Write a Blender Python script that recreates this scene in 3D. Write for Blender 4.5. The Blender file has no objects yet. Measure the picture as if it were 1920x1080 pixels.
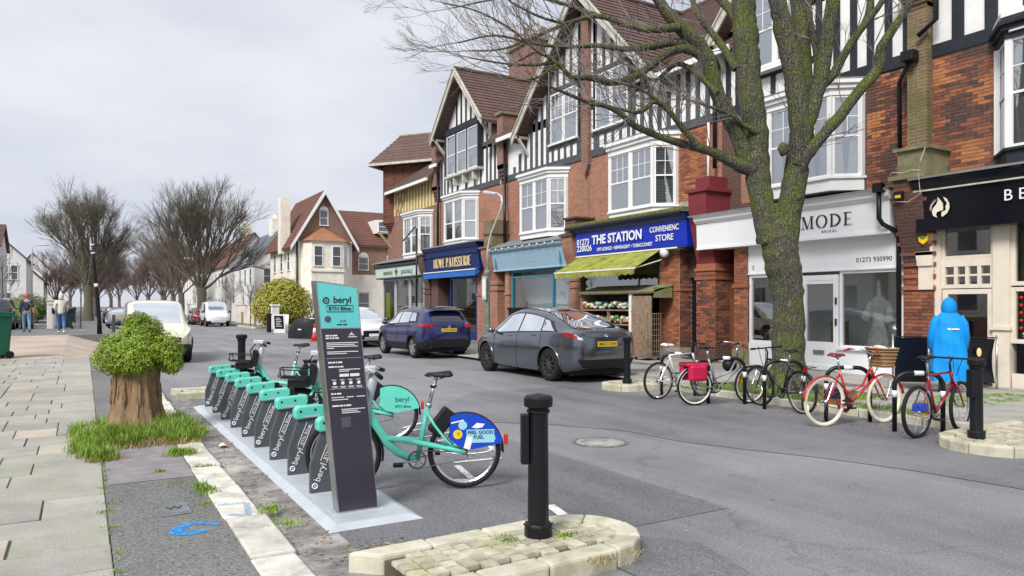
import bpy, bmesh, math, random
from mathutils import Vector, Matrix, Euler
R = math.radians
rnd = random.Random(7)
S = bpy.context.scene
COL = S.collection
# ------------------------------------------------------------------ camera, sky, sun, exposure
cd = bpy.data.cameras.new('camera'); cam = bpy.data.objects.new('camera', cd); COL.objects.link(cam)
cam.location = (0, 0, 1.68); cam.rotation_euler = (R(90), 0, R(-30.438))
cd.sensor_width = 36; cd.lens = 25.69; cd.shift_y = 0.0167; cd.clip_start = .05; cd.clip_end = 2000
S.camera = cam
W = bpy.data.worlds.new('World'); S.world = W; W.use_nodes = True
def _world():
    nt = W.node_tree; N = nt.nodes; L = nt.links; N.clear()
    out = N.new('ShaderNodeOutputWorld'); bg = N.new('ShaderNodeBackground'); bg.inputs[1].default_value = .05
    sky = N.new('ShaderNodeTexSky'); sky.sky_type = 'NISHITA'; sky.sun_disc = False
    sky.sun_elevation = R(42); sky.sun_rotation = R(237); sky.air_density = 1.0; sky.dust_density = 3
    tc = N.new('ShaderNodeTexCoord'); mp = N.new('ShaderNodeMapping'); mp.inputs['Scale'].default_value = (1.2, 1.2, 3.2)
    nz = N.new('ShaderNodeTexNoise'); nz.inputs['Scale'].default_value = 1.9; nz.inputs['Detail'].default_value = 5; nz.inputs['Roughness'].default_value = .5
    rp = N.new('ShaderNodeValToRGB'); e = rp.color_ramp.elements
    e[0].position = .34; e[0].color = (4.9, 5.25, 6.15, 1); e[1].position = .63; e[1].color = (6.75, 6.9, 7.35, 1)
    mx = N.new('ShaderNodeMix'); mx.data_type = 'RGBA'; mx.inputs[0].default_value = .93
    L.new(tc.outputs['Generated'], mp.inputs[0]); L.new(mp.outputs[0], nz.inputs[0]); L.new(nz.outputs[0], rp.inputs[0])
    L.new(sky.outputs[0], mx.inputs[6]); L.new(rp.outputs[0], mx.inputs[7]); L.new(mx.outputs[2], bg.inputs[0]); L.new(bg.outputs[0], out.inputs[0])
_world()
sd = bpy.data.lights.new('sun', 'SUN'); sd.energy = 1.5; sd.angle = R(20); sd.color = (1, .97, .93)
sun = bpy.data.objects.new('sun', sd); COL.objects.link(sun)
sun.rotation_euler = Vector((.66, .42, -.72)).to_track_quat('-Z', 'Y').to_euler()
S.view_settings.view_transform = 'Standard'; S.view_settings.look = 'None'; S.view_settings.exposure = 1.36; S.view_settings.gamma = 1
S.view_settings.use_curve_mapping = False
S.cycles.max_bounces = 8; S.cycles.transparent_max_bounces = 16; S.cycles.caustics_reflective = False; S.cycles.caustics_refractive = False

# ------------------------------------------------------------------ materials
MT = {}
def nodes_mat(name):
    m = bpy.data.materials.new(name); m.use_nodes = True
    nt = m.node_tree; return m, nt, nt.nodes, nt.links, nt.nodes['Principled BSDF']
def ramp(N, stops):
    r = N.new('ShaderNodeValToRGB'); e = r.color_ramp.elements
    while len(e) < len(stops): e.new(.5)
    for i, (p, c) in enumerate(stops): e[i].position = p; e[i].color = (c[0], c[1], c[2], 1)
    return r
def mixc(N, L, fac, a, b, blend='MIX'):
    m = N.new('ShaderNodeMix'); m.data_type = 'RGBA'; m.blend_type = blend
    for k, s in ((0, fac), (6, a), (7, b)):
        if isinstance(s, (int, float)): m.inputs[k].default_value = s
        elif isinstance(s, (tuple, list)): m.inputs[k].default_value = (s[0], s[1], s[2], 1)
        else: L.new(s, m.inputs[k])
    return m.outputs[2]
def noise(N, L, scale, detail=4, rough=.6, vec=None):
    n = N.new('ShaderNodeTexNoise'); n.inputs['Scale'].default_value = scale; n.inputs['Detail'].default_value = detail; n.inputs['Roughness'].default_value = rough
    if vec: L.new(vec, n.inputs[0])
    return n.outputs[0]
def mrange(N, L, v, a, b, c=0., d=1.):
    m = N.new('ShaderNodeMapRange')
    for i, x in enumerate((a, b, c, d)): m.inputs[i+1].default_value = x
    L.new(v, m.inputs[0]); return m.outputs[0]
def wpos(N): return N.new('ShaderNodeNewGeometry').outputs['Position']
def bumpn(N, L, h, b, strength=.3, dist=.01):
    n = N.new('ShaderNodeBump'); n.inputs['Strength'].default_value = strength; n.inputs['Distance'].default_value = dist
    L.new(h, n.inputs['Height']); L.new(n.outputs[0], b.inputs['Normal'])
def M(name, col, rough=.7, metal=0., var=.18, vs=6., bump=0., bs=80., spec=.4, coat=0., rv=0., tint=None, tamt=.4, ts=3., emit=0.):
    """paint / stone / cloth: colour with blotches, optional second tint, per-object variation and fine relief"""
    if name in MT: return MT[name]
    m, nt, N, L, b = nodes_mat(name); p = wpos(N)
    c = mixc(N, L, mrange(N, L, noise(N, L, vs, 5, .62, p), .3, .7), [x*(1-var) for x in col], [min(1, x*(1+var)) for x in col])
    if tint: c = mixc(N, L, mrange(N, L, noise(N, L, ts, 4, .65, p), .5, .68, 0, tamt), c, tint)
    if rv:
        oi = N.new('ShaderNodeObjectInfo')
        h = N.new('ShaderNodeHueSaturation'); L.new(c, h.inputs['Color'])
        L.new(mrange(N, L, oi.outputs['Random'], 0, 1, 1-rv, 1+rv), h.inputs['Value'])
        c = h.outputs[0]
    L.new(c, b.inputs['Base Color']); b.inputs['Roughness'].default_value = rough; b.inputs['Metallic'].default_value = metal
    b.inputs['Specular IOR Level'].default_value = spec
    if coat: b.inputs['Coat Weight'].default_value = coat; b.inputs['Coat Roughness'].default_value = .04
    if bump: bumpn(N, L, noise(N, L, bs, 4, .6, p), b, bump, .01)
    if emit: L.new(c, b.inputs['Emission Color']); b.inputs['Emission Strength'].default_value = emit
    MT[name] = m; return m
def brickmat(name, c1, c2, mortar=(.34, .31, .28), dark=.35, scale=1., moss=0.):
    if name in MT: return MT[name]
    m, nt, N, L, b = nodes_mat(name); p = wpos(N)
    sp = N.new('ShaderNodeSeparateXYZ'); L.new(p, sp.inputs[0]); ad = N.new('ShaderNodeMath'); L.new(sp.outputs[0], ad.inputs[0]); L.new(sp.outputs[1], ad.inputs[1])
    cb = N.new('ShaderNodeCombineXYZ'); L.new(ad.outputs[0], cb.inputs[0]); L.new(sp.outputs[2], cb.inputs[1])
    t = N.new('ShaderNodeTexBrick'); L.new(cb.outputs[0], t.inputs[0])
    t.inputs['Color1'].default_value = (*c1, 1); t.inputs['Color2'].default_value = (*c2, 1); t.inputs['Mortar'].default_value = (*mortar, 1)
    t.inputs['Scale'].default_value = 1; t.inputs['Brick Width'].default_value = .225*scale; t.inputs['Row Height'].default_value = .075*scale
    t.inputs['Mortar Size'].default_value = .007*scale; t.inputs['Bias'].default_value = -.1
    c = mixc(N, L, mrange(N, L, noise(N, L, 1.3, 5, .7, p), .42, .7, 0, dark), t.outputs[0], (.07, .045, .035))
    c = mixc(N, L, mrange(N, L, noise(N, L, 30, 3, .7, p), .3, .7, .82, 1.15), (0, 0, 0), c)
    if moss: c = mixc(N, L, mrange(N, L, noise(N, L, 2.2, 5, .7, p), .42, .6, 0, moss), c, (.10, .11, .03))
    L.new(c, b.inputs['Base Color']); b.inputs['Roughness'].default_value = .88
    bumpn(N, L, t.outputs['Fac'], b, -.5, .01); MT[name] = m; return m
def glassmat(name, tint=(.9, .95, .95), refl=.32, rough=.02):
    if name in MT: return MT[name]
    m, nt, N, L, b = nodes_mat(name); out = N['Material Output']; N.remove(b)
    tr = N.new('ShaderNodeBsdfTransparent'); tr.inputs[0].default_value = (*tint, 1)
    gl = N.new('ShaderNodeBsdfGlossy'); gl.inputs['Roughness'].default_value = rough; gl.inputs[0].default_value = (.95, .97, 1, 1)
    lw = N.new('ShaderNodeLayerWeight'); lw.inputs[0].default_value = .25
    fc = mrange(N, L, lw.outputs['Fresnel'], 0, 1, refl, 1)
    wv = noise(N, L, 1.1, 2, .5, wpos(N)); bp = N.new('ShaderNodeBump'); bp.inputs['Strength'].default_value = .02; bp.inputs['Distance'].default_value = .03
    L.new(wv, bp.inputs['Height']); L.new(bp.outputs[0], gl.inputs['Normal'])
    mx = N.new('ShaderNodeMixShader'); L.new(fc, mx.inputs[0]); L.new(tr.outputs[0], mx.inputs[1]); L.new(gl.outputs[0], mx.inputs[2]); L.new(mx.outputs[0], out.inputs[0])
    MT[name] = m; return m
def asphalt(name, base, lo=.62, hi=1.38, agg=.5, fine=1.):
    m, nt, N, L, b = nodes_mat(name); p = wpos(N)
    big = mrange(N, L, noise(N, L, .30, 7, .62, p), .32, .7, lo, hi); c = mixc(N, L, 1., base, big, 'MULTIPLY')
    st = N.new('ShaderNodeMapping'); st.inputs['Scale'].default_value = (1.6, .10, 1); L.new(p, st.inputs[0])
    c = mixc(N, L, mrange(N, L, noise(N, L, 1.1, 5, .6, st.outputs[0]), .42, .7, 0, .5), c, [x*1.6 for x in base])
    c = mixc(N, L, mrange(N, L, noise(N, L, 1.3, 6, .72, p), .60, .72, 0, .55), c, [x*.5 for x in base]); c = mixc(N, L, mrange(N, L, noise(N, L, 4.5, 5, .7, p), .63, .70, 0, .35), c, [x*.55 for x in base])
    c = mixc(N, L, mrange(N, L, noise(N, L, 75*fine, 2, .6, p), .52, .70, 0, agg), c, [min(1, x*2.6) for x in base]); c = mixc(N, L, mrange(N, L, noise(N, L, 50*fine, 2, .6, p), .48, .3, 0, agg), c, [x*.35 for x in base])
    vo = N.new('ShaderNodeTexVoronoi'); vo.feature = 'DISTANCE_TO_EDGE'; vo.inputs['Scale'].default_value = .21
    wn = N.new('ShaderNodeVectorMath'); wn.operation = 'ADD'; nn = N.new('ShaderNodeTexNoise'); nn.inputs['Scale'].default_value = 1.7; nn.inputs['Detail'].default_value = 6; L.new(p, nn.inputs[0]); L.new(nn.outputs['Color'], wn.inputs[0]); L.new(p, wn.inputs[1]); L.new(wn.outputs[0], vo.inputs[0])
    c = mixc(N, L, mrange(N, L, vo.outputs['Distance'], .0, .006, .25, 0), c, (.03, .03, .03))
    L.new(c, b.inputs['Base Color']); b.inputs['Specular IOR Level'].default_value = .45; L.new(mrange(N, L, noise(N, L, .5, 4, .6, p), .3, .7, .45, .8), b.inputs['Roughness'])
    bumpn(N, L, noise(N, L, 80*fine, 3, .75, p), b, .7, .01); MT[name] = m; return m
def barkmat(name, base, moss=.6, dark=(.05, .045, .035)):
    m, nt, N, L, b = nodes_mat(name); p = wpos(N)
    st = N.new('ShaderNodeMapping'); st.inputs['Scale'].default_value = (1, 1, .22); L.new(p, st.inputs[0])
    f = noise(N, L, 34, 6, .75, st.outputs[0]); vo = N.new('ShaderNodeTexVoronoi'); vo.inputs['Scale'].default_value = 22; vo.feature = 'DISTANCE_TO_EDGE'
    ad = N.new('ShaderNodeMix'); ad.data_type = 'RGBA'; ad.blend_type = 'ADD'; ad.inputs[0].default_value = .12; nn = N.new('ShaderNodeTexNoise'); nn.inputs['Scale'].default_value = 7; L.new(p, nn.inputs[0]); L.new(st.outputs[0], ad.inputs[6]); L.new(nn.outputs['Color'], ad.inputs[7]); L.new(ad.outputs[2], vo.inputs[0])
    fis = mrange(N, L, vo.outputs['Distance'], 0, .22)
    c = mixc(N, L, mrange(N, L, f, .3, .68), dark, base); c = mixc(N, L, mrange(N, L, vo.outputs['Distance'], 0, .14, .75, 0), c, dark)
    sp = N.new('ShaderNodeSeparateXYZ'); g = N.new('ShaderNodeNewGeometry'); L.new(g.outputs['Normal'], sp.inputs[0])
    side = mrange(N, L, sp.outputs[2], -.3, .8, -.04, .10); mm = N.new('ShaderNodeMath'); mm.operation = 'ADD'; L.new(noise(N, L, 2.1, 6, .78, p), mm.inputs[0]); L.new(side, mm.inputs[1])
    c = mixc(N, L, mrange(N, L, mm.outputs[0], .46, .58, 0, moss), c, (.125, .148, .025)); c = mixc(N, L, mrange(N, L, noise(N, L, 1.3, 4, .7, p), .5, .7, 0, moss*.5), c, (.10, .12, .035))
    c = mixc(N, L, mrange(N, L, noise(N, L, 13, 3, .7, p), .64, .70, 0, .6), c, (.36, .37, .32))
    L.new(c, b.inputs['Base Color']); b.inputs['Roughness'].default_value = .95
    hh = mixc(N, L, .5, f, fis); bumpn(N, L, hh, b, 1., .05); MT[name] = m; return m
def tilemat(name, c1, c2, moss=.25):
    m, nt, N, L, b = nodes_mat(name); p = wpos(N)
    sp = N.new('ShaderNodeSeparateXYZ'); L.new(p, sp.inputs[0])
    cb = N.new('ShaderNodeCombineXYZ'); ad = N.new('ShaderNodeMath'); L.new(sp.outputs[0], ad.inputs[0]); L.new(sp.outputs[1], ad.inputs[1]); L.new(ad.outputs[0], cb.inputs[0]); L.new(sp.outputs[2], cb.inputs[1])
    t = N.new('ShaderNodeTexBrick'); L.new(cb.outputs[0], t.inputs[0]); t.inputs['Color1'].default_value = (*c1, 1); t.inputs['Color2'].default_value = (*c2, 1)
    t.inputs['Mortar'].default_value = (c1[0]*.3, c1[1]*.3, c1[2]*.3, 1); t.inputs['Scale'].default_value = 1; t.inputs['Brick Width'].default_value = .24; t.inputs['Row Height'].default_value = .17; t.inputs['Mortar Size'].default_value = .011
    c = mixc(N, L, mrange(N, L, noise(N, L, .9, 5, .7, p), .4, .7, 0, .45), t.outputs[0], [x*.45 for x in c1])
    c = mixc(N, L, mrange(N, L, noise(N, L, 1.6, 6, .75, p), .56, .68, 0, moss), c, (.16, .15, .06))
    L.new(c, b.inputs['Base Color']); b.inputs['Roughness'].default_value = .85; bumpn(N, L, t.outputs['Fac'], b, -.6, .015); MT[name] = m; return m
def leafmat(name, c1, c2, c3=None):
    m, nt, N, L, b = nodes_mat(name); p = wpos(N)
    r = ramp(N, [(.25, c1), (.6, c2), (.8, c3 or c2)]); L.new(noise(N, L, 6, 4, .7, p), r.inputs[0])
    L.new(r.outputs[0], b.inputs['Base Color']); b.inputs['Roughness'].default_value = .55
    b.inputs['Subsurface Weight'].default_value = .0
    MT[name] = m; return m
asphalt('asphalt', (.205, .203, .212)); asphalt('asphalt_dark', (.155, .155, .165), agg=.6); asphalt('asphalt_path', (.15, .148, .145), agg=.75, fine=.75)
def slabmat(name, col, green, rv):
    m, nt, N, L, b = nodes_mat(name); p = wpos(N)
    c = mixc(N, L, mrange(N, L, noise(N, L, 2.2, 6, .65, p), .3, .7), [x*.8 for x in col], [x*1.18 for x in col])
    c = mixc(N, L, mrange(N, L, noise(N, L, .8, 5, .7, p), .45, .65, 0, green), c, (.30, .34, .17))
    c = mixc(N, L, mrange(N, L, noise(N, L, 90, 3, .7, p), .5, .75, 0, .5), c, [x*1.45 for x in col]); c = mixc(N, L, mrange(N, L, noise(N, L, 60, 3, .7, p), .5, .28, 0, .5), c, [x*.5 for x in col])
    c = mixc(N, L, mrange(N, L, noise(N, L, 11, 4, .7, p), .62, .7, 0, .45), c, [x*.55 for x in col]); c = mixc(N, L, mrange(N, L, noise(N, L, 17, 3, .6, p), .68, .73, 0, .5), c, (.6, .6, .55))
    oi = N.new('ShaderNodeObjectInfo'); h = N.new('ShaderNodeHueSaturation'); L.new(c, h.inputs['Color']); L.new(mrange(N, L, oi.outputs['Random'], 0, 1, 1-rv, 1+rv), h.inputs['Value'])
    L.new(h.outputs[0], b.inputs['Base Color']); b.inputs['Roughness'].default_value = .88; bumpn(N, L, noise(N, L, 45, 6, .7, p), b, .5, .012); MT[name] = m
slabmat('slab', (.38, .365, .33), .35, .12); slabmat('slab_buff', (.46, .41, .34), .2, .10)
M('joint', (.12, .115, .09), .95, bump=.3); M('brown_paving', (.46, .38, .31), .9, var=.2, vs=.7, bump=.3, tint=(.25, .23, .21), ts=.4)
M('kerbstone', (.66, .63, .56), .9, var=.2, vs=5, bump=.5, bs=90, rv=.12, tint=(.22, .21, .18), tamt=.55, ts=4)
M('kerb_mossy', (.56, .53, .42), .9, var=.16, vs=6, bump=.5, bs=110, rv=.08, tint=(.24, .24, .10), tamt=.6, ts=2.6)
M('sett', (.50, .46, .36), .92, var=.25, vs=14, bump=.6, bs=90, rv=.2, tint=(.33, .35, .14), tamt=.6, ts=4)
M('gutter', (.22, .21, .20), .92, var=.5, vs=7, bump=.7, bs=60, tint=(.56, .54, .50), tamt=.8, ts=1.8)
M('soil', (.10, .085, .06), .95, bump=.6, bs=50, var=.4); M('paint_white', (.74, .74, .72), .8, var=.15, vs=20, tint=(.15, .15, .15), tamt=.65, ts=9)

def spraymat(name, col, lo, hi):
    m, nt, N, L, b = nodes_mat(name); p = wpos(N); b.inputs['Base Color'].default_value = (*col, 1); b.inputs['Roughness'].default_value = .85
    L.new(mrange(N, L, noise(N, L, 48, 4, .7, p), lo, hi), b.inputs['Alpha']); MT[name] = m
spraymat('blue_spray', (.04, .33, .75), .38, .56); spraymat('blue_spray_faint', (.30, .46, .66), .42, .75)
M('white', (.80, .80, .79), .55, var=.05, vs=2); M('white_render', (.76, .75, .72), .85, var=.08, vs=1.2, tint=(.5, .49, .44), tamt=.35, ts=.9, bump=.15)
M('white_shop', (.82, .83, .85), .4, var=.03, vs=2); M('cream', (.74, .66, .55), .6, var=.06, vs=2, tint=(.55, .47, .37), tamt=.3); M('cream_render', (.80, .75, .65), .85, var=.1, vs=1.5, tint=(.45, .41, .32), tamt=.4, ts=1)
M('yellow_render', (.72, .58, .30), .85, var=.12, vs=2, tint=(.4, .3, .12), tamt=.4); M('timber', (.018, .022, .030), .6, var=.3, vs=5, bump=.2, bs=30); M('timber_brown', (.34, .25, .13), .8, var=.3, vs=8)
M('timber_grey', (.075, .08, .09), .8, var=.3, vs=5, bump=.2, bs=30); M('panel_white', (.80, .80, .78), .85, var=.05, vs=1.4, tint=(.55, .55, .52), tamt=.3, ts=2)
M('barge', (.52, .50, .44), .85, var=.2, vs=4, tint=(.3, .29, .25), tamt=.4, bump=.2); M('lead', (.20, .21, .22), .7, var=.25, vs=4, tint=(.13, .15, .07), tamt=.6, ts=2)
M('moss', (.13, .15, .03), .95, var=.5, vs=12, bump=.9, bs=40, tint=(.26, .22, .06), tamt=.5, ts=6); M('stone_moss', (.24, .22, .13), .95, var=.3, vs=6, bump=.5, tint=(.14, .16, .03), tamt=.85, ts=3)
brickmat('brick_far', (.27, .11, .065), (.19, .08, .05)); brickmat('brick_villa', (.30, .15, .08), (.22, .11, .065)); brickmat('brick_orange', (.42, .16, .08), (.28, .105, .06), dark=.3)
brickmat('brick_dark', (.13, .055, .04), (.09, .042, .032), (.14, .12, .1)); brickmat('brick_mossy', (.26, .16, .07), (.2, .12, .06), dark=.5, moss=.6)
M('mortar', (.36, .32, .28), .95, bump=.4, var=.2, vs=5)
for i, c in enumerate([(.32, .115, .062), (.19, .075, .05), (.11, .06, .05), (.42, .17, .07), (.25, .09, .055)]): M('brick%d' % i, c, .9, var=.25, vs=20, bump=.5, bs=60, rv=.16)
tilemat('tile_red', (.21, .09, .065), (.16, .075, .055)); tilemat('tile_plum', (.165, .095, .08), (.125, .075, .065), .35); tilemat('tile_hung', (.19, .065, .04), (.10, .045, .035), .05); tilemat('slate', (.20, .22, .26), (.17, .19, .23), .1)
tilemat('tile_orange', (.45, .2, .1), (.38, .17, .09), .1)
barkmat('bark', (.19, .18, .14), .9, (.04, .038, .028)); barkmat('bark_far', (.23, .20, .15), .15, (.12, .105, .08)); barkmat('bark_brown', (.25, .19, .155), 0, (.16, .115, .10))
M('twig', (.19, .165, .15), .9, var=.3, vs=3); M('stump_wood', (.27, .175, .10), .85, var=.3, vs=9, bump=.5, bs=40, tint=(.10, .07, .045), tamt=.5, ts=5)
leafmat('leaf_shrub', (.07, .12, .008), (.26, .38, .02), (.46, .56, .06)); leafmat('leaf_gold', (.14, .15, .015), (.40, .37, .04), (.60, .54, .09)); leafmat('grass', (.09, .17, .015), (.23, .36, .035), (.40, .45, .10)); leafmat('grass_dry', (.25, .19, .08), (.38, .28, .13), (.3, .3, .1))  # leaf_shrub: darkest tone puts the shade inside the bush into the leaf colour
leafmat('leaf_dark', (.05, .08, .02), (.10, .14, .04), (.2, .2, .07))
M('black_iron', (.007, .008, .010), .38, var=.3, vs=8, bump=.15, bs=40, spec=.35); M('black_plastic', (.010, .010, .011), .5, var=.2, spec=.3); M('rubber', (.009, .009, .010), .8, var=.2, vs=20, bump=.2)
M('chrome', (.62, .63, .65), .22, 1., var=.08); M('steel', (.45, .46, .47), .35, 1., var=.15, vs=12); M('galv', (.60, .64, .68), .5, .35, var=.08, vs=5, bump=.08)
M('teal', (.13, .63, .50), .35, var=.05, coat=.4); M('teal_print', (.13, .60, .58), .3, var=.03); M('dock_grey', (.08, .09, .105), .42, var=.1, vs=5); M('totem_dark', (.045, .040, .058), .2, var=.05); M('print_white', (.8, .8, .8), .5, var=.02); M('print_black', (.02, .02, .025), .5, var=.02)
M('royal_blue', (.008, .05, .42), .35, var=.05); M('navy', (.010, .022, .13), .3, var=.08); M('fascia_blue', (.006, .03, .45), .3, var=.05); M('pale_blue', (.31, .46, .57), .5, var=.06, vs=3, tint=(.2, .33, .42), tamt=.3); M('teal_blue', (.04, .22, .31), .45, var=.08)
M('gold', (.75, .60, .30), .4, var=.1); M('fascia_black', (.006, .007, .012), .2, var=.1); M('red_paint', (.19, .03, .035), .7, var=.12, vs=4); M('red', (.55, .02, .02), .4, var=.08); M('yellow', (.85, .55, .02), .4, var=.05); M('plate_yellow', (.75, .50, .02), .4, var=.05)
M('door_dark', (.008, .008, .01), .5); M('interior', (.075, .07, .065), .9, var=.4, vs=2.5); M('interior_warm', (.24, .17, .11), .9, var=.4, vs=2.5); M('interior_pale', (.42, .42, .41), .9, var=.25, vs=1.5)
M('curtain', (.70, .69, .66), .9, var=.1, vs=12, bump=.4, bs=20); M('blind', (.62, .64, .66), .8, var=.05)
glassmat('glass', refl=.28); glassmat('glass_up', (.8, .85, .88), refl=.42); glassmat('glass_car', (.10, .11, .12), refl=.10); glassmat('glass_ws', (.35, .4, .43), refl=.16); glassmat('glass_clear', (.85, .93, .92), refl=.15)
M('awning', (.30, .31, .05), .85, var=.3, vs=5, tint=(.11, .12, .03), tamt=.85, ts=2.4); M('awning_blue', (.02, .13, .42), .7, var=.1)
M('old_wood', (.26, .19, .13), .9, var=.35, vs=7, bump=.5, bs=30); M('crate_red', (.4, .04, .03), .6)

# ------------------------------------------------------------------ mesh helpers
def root_loc(p):
    l = Vector((0, 0, 0))
    while p is not None: l += p.location; p = p.parent
    return l
class MB:
    def __init__(s): s.v = []; s.f = []; s.m = []; s.k = 0
    def add(s, vs, fs):
        o = len(s.v); s.v += [tuple(x) for x in vs]; s.f += [tuple(i+o for i in f) for f in fs]; s.m += [s.k]*len(fs); return s
    def poly(s, *p): return s.add(p, [tuple(range(len(p)))])
    def box(s, x0, x1, y0, y1, z0, z1):
        if x0 > x1: x0, x1 = x1, x0
        if y0 > y1: y0, y1 = y1, y0
        if z0 > z1: z0, z1 = z1, z0
        return s.add([(x0,y0,z0),(x1,y0,z0),(x1,y1,z0),(x0,y1,z0),(x0,y0,z1),(x1,y0,z1),(x1,y1,z1),(x0,y1,z1)], [(0,3,2,1),(4,5,6,7),(0,1,5,4),(1,2,6,5),(2,3,7,6),(3,0,4,7)])
    def bar(s, p0, p1, w, h, up=(0, 0, 1)):
        a = Vector(p0); b = Vector(p1); d = (b-a).normalized(); u = Vector(up)
        if abs(d.dot(u)) > .98: u = Vector((1, 0, 0))
        x = d.cross(u).normalized()*w/2; y = x.cross(d).normalized()*h/2
        return s.add([a-x-y, a+x-y, a+x+y, a-x+y, b-x-y, b+x-y, b+x+y, b-x+y], [(0,3,2,1),(4,5,6,7),(0,1,5,4),(1,2,6,5),(2,3,7,6),(3,0,4,7)])
    def tube(s, pts, r, n=8, cap=True, closed=False):
        P = [Vector(p) for p in pts]; k = len(P); r = [r]*k if isinstance(r, (int, float)) else list(r)
        prev = None; vs = []; fs = []
        for i in range(k):
            if closed: t = P[(i+1) % k]-P[i-1]
            else: t = P[min(i+1, k-1)]-P[max(i-1, 0)]
            t = t.normalized() if t.length > 1e-9 else Vector((0, 0, 1))
            if prev is None:
                a = Vector((0, 0, 1)) if abs(t.z) < .9 else Vector((1, 0, 0)); x = t.cross(a).normalized()
            else:
                x = prev-t*prev.dot(t); x = x.normalized() if x.length > 1e-6 else t.orthogonal().normalized()
            prev = x; y = t.cross(x)
            for j in range(n):
                an = 2*math.pi*j/n; vs.append(P[i]+(x*math.cos(an)+y*math.sin(an))*r[i])
        for i in range(k if closed else k-1):
            for j in range(n):
                a = i*n+j; b = i*n+(j+1) % n; c2 = ((i+1) % k)*n
                fs.append((a, b, c2+(j+1) % n, c2+j))
        if cap and not closed: fs.append(tuple(range(n-1, -1, -1))); fs.append(tuple((k-1)*n+j for j in range(n)))
        return s.add(vs, fs)
    def prism(s, poly, ax, a, b):
        """extrude a 2-D outline along axis ax ('x': outline is (y,z), 'y': (x,z), 'z': (x,y)) from a to b"""
        mk = {'x': lambda p, t: (t, p[0], p[1]), 'y': lambda p, t: (p[0], t, p[1]), 'z': lambda p, t: (p[0], p[1], t)}[ax]
        n = len(poly); vs = [mk(p, a) for p in poly]+[mk(p, b) for p in poly]
        return s.add(vs, [tuple(range(n-1, -1, -1)), tuple(range(n, 2*n))]+[(i, (i+1) % n, n+(i+1) % n, n+i) for i in range(n)])
    def lathe(s, prof, n=20, c=(0, 0, 0), ax='z', wob=None, cap=True):
        vs = []; fs = []
        for i, (r, h) in enumerate(prof):
            for j in range(n):
                a = 2*math.pi*j/n; rr = r*(wob(a, h) if wob else 1); u, w = rr*math.cos(a), rr*math.sin(a)
                vs.append({'z': (c[0]+u, c[1]+w, c[2]+h), 'y': (c[0]+u, c[1]+h, c[2]+w), 'x': (c[0]+h, c[1]+u, c[2]+w)}[ax])
        for i in range(len(prof)-1):
            for j in range(n): fs.append((i*n+j, i*n+(j+1) % n, (i+1)*n+(j+1) % n, (i+1)*n+j))
        if cap and prof[0][0] > 1e-6: fs.append(tuple(range(n-1, -1, -1)))
        if cap and prof[-1][0] > 1e-6: fs.append(tuple((len(prof)-1)*n+j for j in range(n)))
        return s.add(vs, fs)
    def ball(s, c, r, n=10, m=7, jit=0.):
        r = (r, r, r) if isinstance(r, (int, float)) else r; vs = []; fs = []
        for i in range(m+1):
            t = math.pi*i/m
            for j in range(n):
                a = 2*math.pi*j/n; q = 1+rnd.uniform(-jit, jit)
                vs.append((c[0]+r[0]*math.sin(t)*math.cos(a)*q, c[1]+r[1]*math.sin(t)*math.sin(a)*q, c[2]+r[2]*math.cos(t)*q))
        for i in range(m):
            for j in range(n): fs.append((i*n+j, (i+1)*n+j, (i+1)*n+(j+1) % n, i*n+(j+1) % n))
        return s.add(vs, fs)
    def grid(s, fn, nu, nv):
        vs = [fn(i/nu, j/nv) for i in range(nu+1) for j in range(nv+1)]
        return s.add(vs, [(i*(nv+1)+j, (i+1)*(nv+1)+j, (i+1)*(nv+1)+j+1, i*(nv+1)+j+1) for i in range(nu) for j in range(nv)])
    def build(s, name, mat, parent=None, smooth=False, world=False, bevel=0, seg=2, fix=False):
        me = bpy.data.meshes.new(name); off = root_loc(parent) if (world and parent) else None
        vs = [tuple(Vector(v)-off) for v in s.v] if off else s.v
        me.from_pydata(vs, [], s.f)
        for mm in (mat if isinstance(mat, (list, tuple)) else [mat]): me.materials.append(MT[mm] if isinstance(mm, str) else mm)
        if any(s.m): me.polygons.foreach_set('material_index', s.m)
        if fix:
            bm = bmesh.new(); bm.from_mesh(me); bmesh.ops.remove_doubles(bm, verts=bm.verts, dist=1e-5); bmesh.ops.recalc_face_normals(bm, faces=bm.faces); bm.to_mesh(me); bm.free()
        if smooth: me.shade_smooth()
        me.update()
        o = bpy.data.objects.new(name, me); COL.objects.link(o); o.parent = parent
        if bevel:
            b = o.modifiers.new('b', 'BEVEL'); b.width = bevel; b.segments = seg; b.limit_method = 'ANGLE'; b.angle_limit = R(40)
        return o
def smooth_angle(o, a=40):
    o.data.shade_smooth(); o.data.set_sharp_from_angle(angle=R(a)); return o
def tag(o, label=None, cat=None, group=None, kind=None):
    if label: o['label'] = label
    if cat: o['category'] = cat
    if group: o['group'] = group
    if kind: o['kind'] = kind
    return o
def thing(name, label, cat, loc=(0, 0, 0), rz=0, group=None):
    o = bpy.data.objects.new(name, None); COL.objects.link(o); o.location = loc; o.rotation_euler = (0, 0, rz); o.empty_display_size = .2
    return tag(o, label, cat, group)
def inst(o, parent=None, loc=None, rot=None, sc=None):
    c = o.copy(); COL.objects.link(c); c.parent = parent
    if loc is not None: c.location = loc
    if rot is not None: c.rotation_euler = rot
    if sc is not None: c.scale = sc
    return c
def copy_tree(o, parent=None):
    c = o.copy(); COL.objects.link(c); c.parent = parent
    for ch in o.children: copy_tree(ch, c)
    return c
def bx(name, mat, parent, x0, x1, y0, y1, z0, z1, world=True, bevel=0):
    return MB().box(x0, x1, y0, y1, z0, z1).build(name, mat, parent, world=world, bevel=bevel)
def struct(o): o['kind'] = 'structure'; return o
FAC = Matrix(((0, 0, -1), (-1, 0, 0), (0, 1, 0))).to_euler()      # lettering on a front that faces -X
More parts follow.
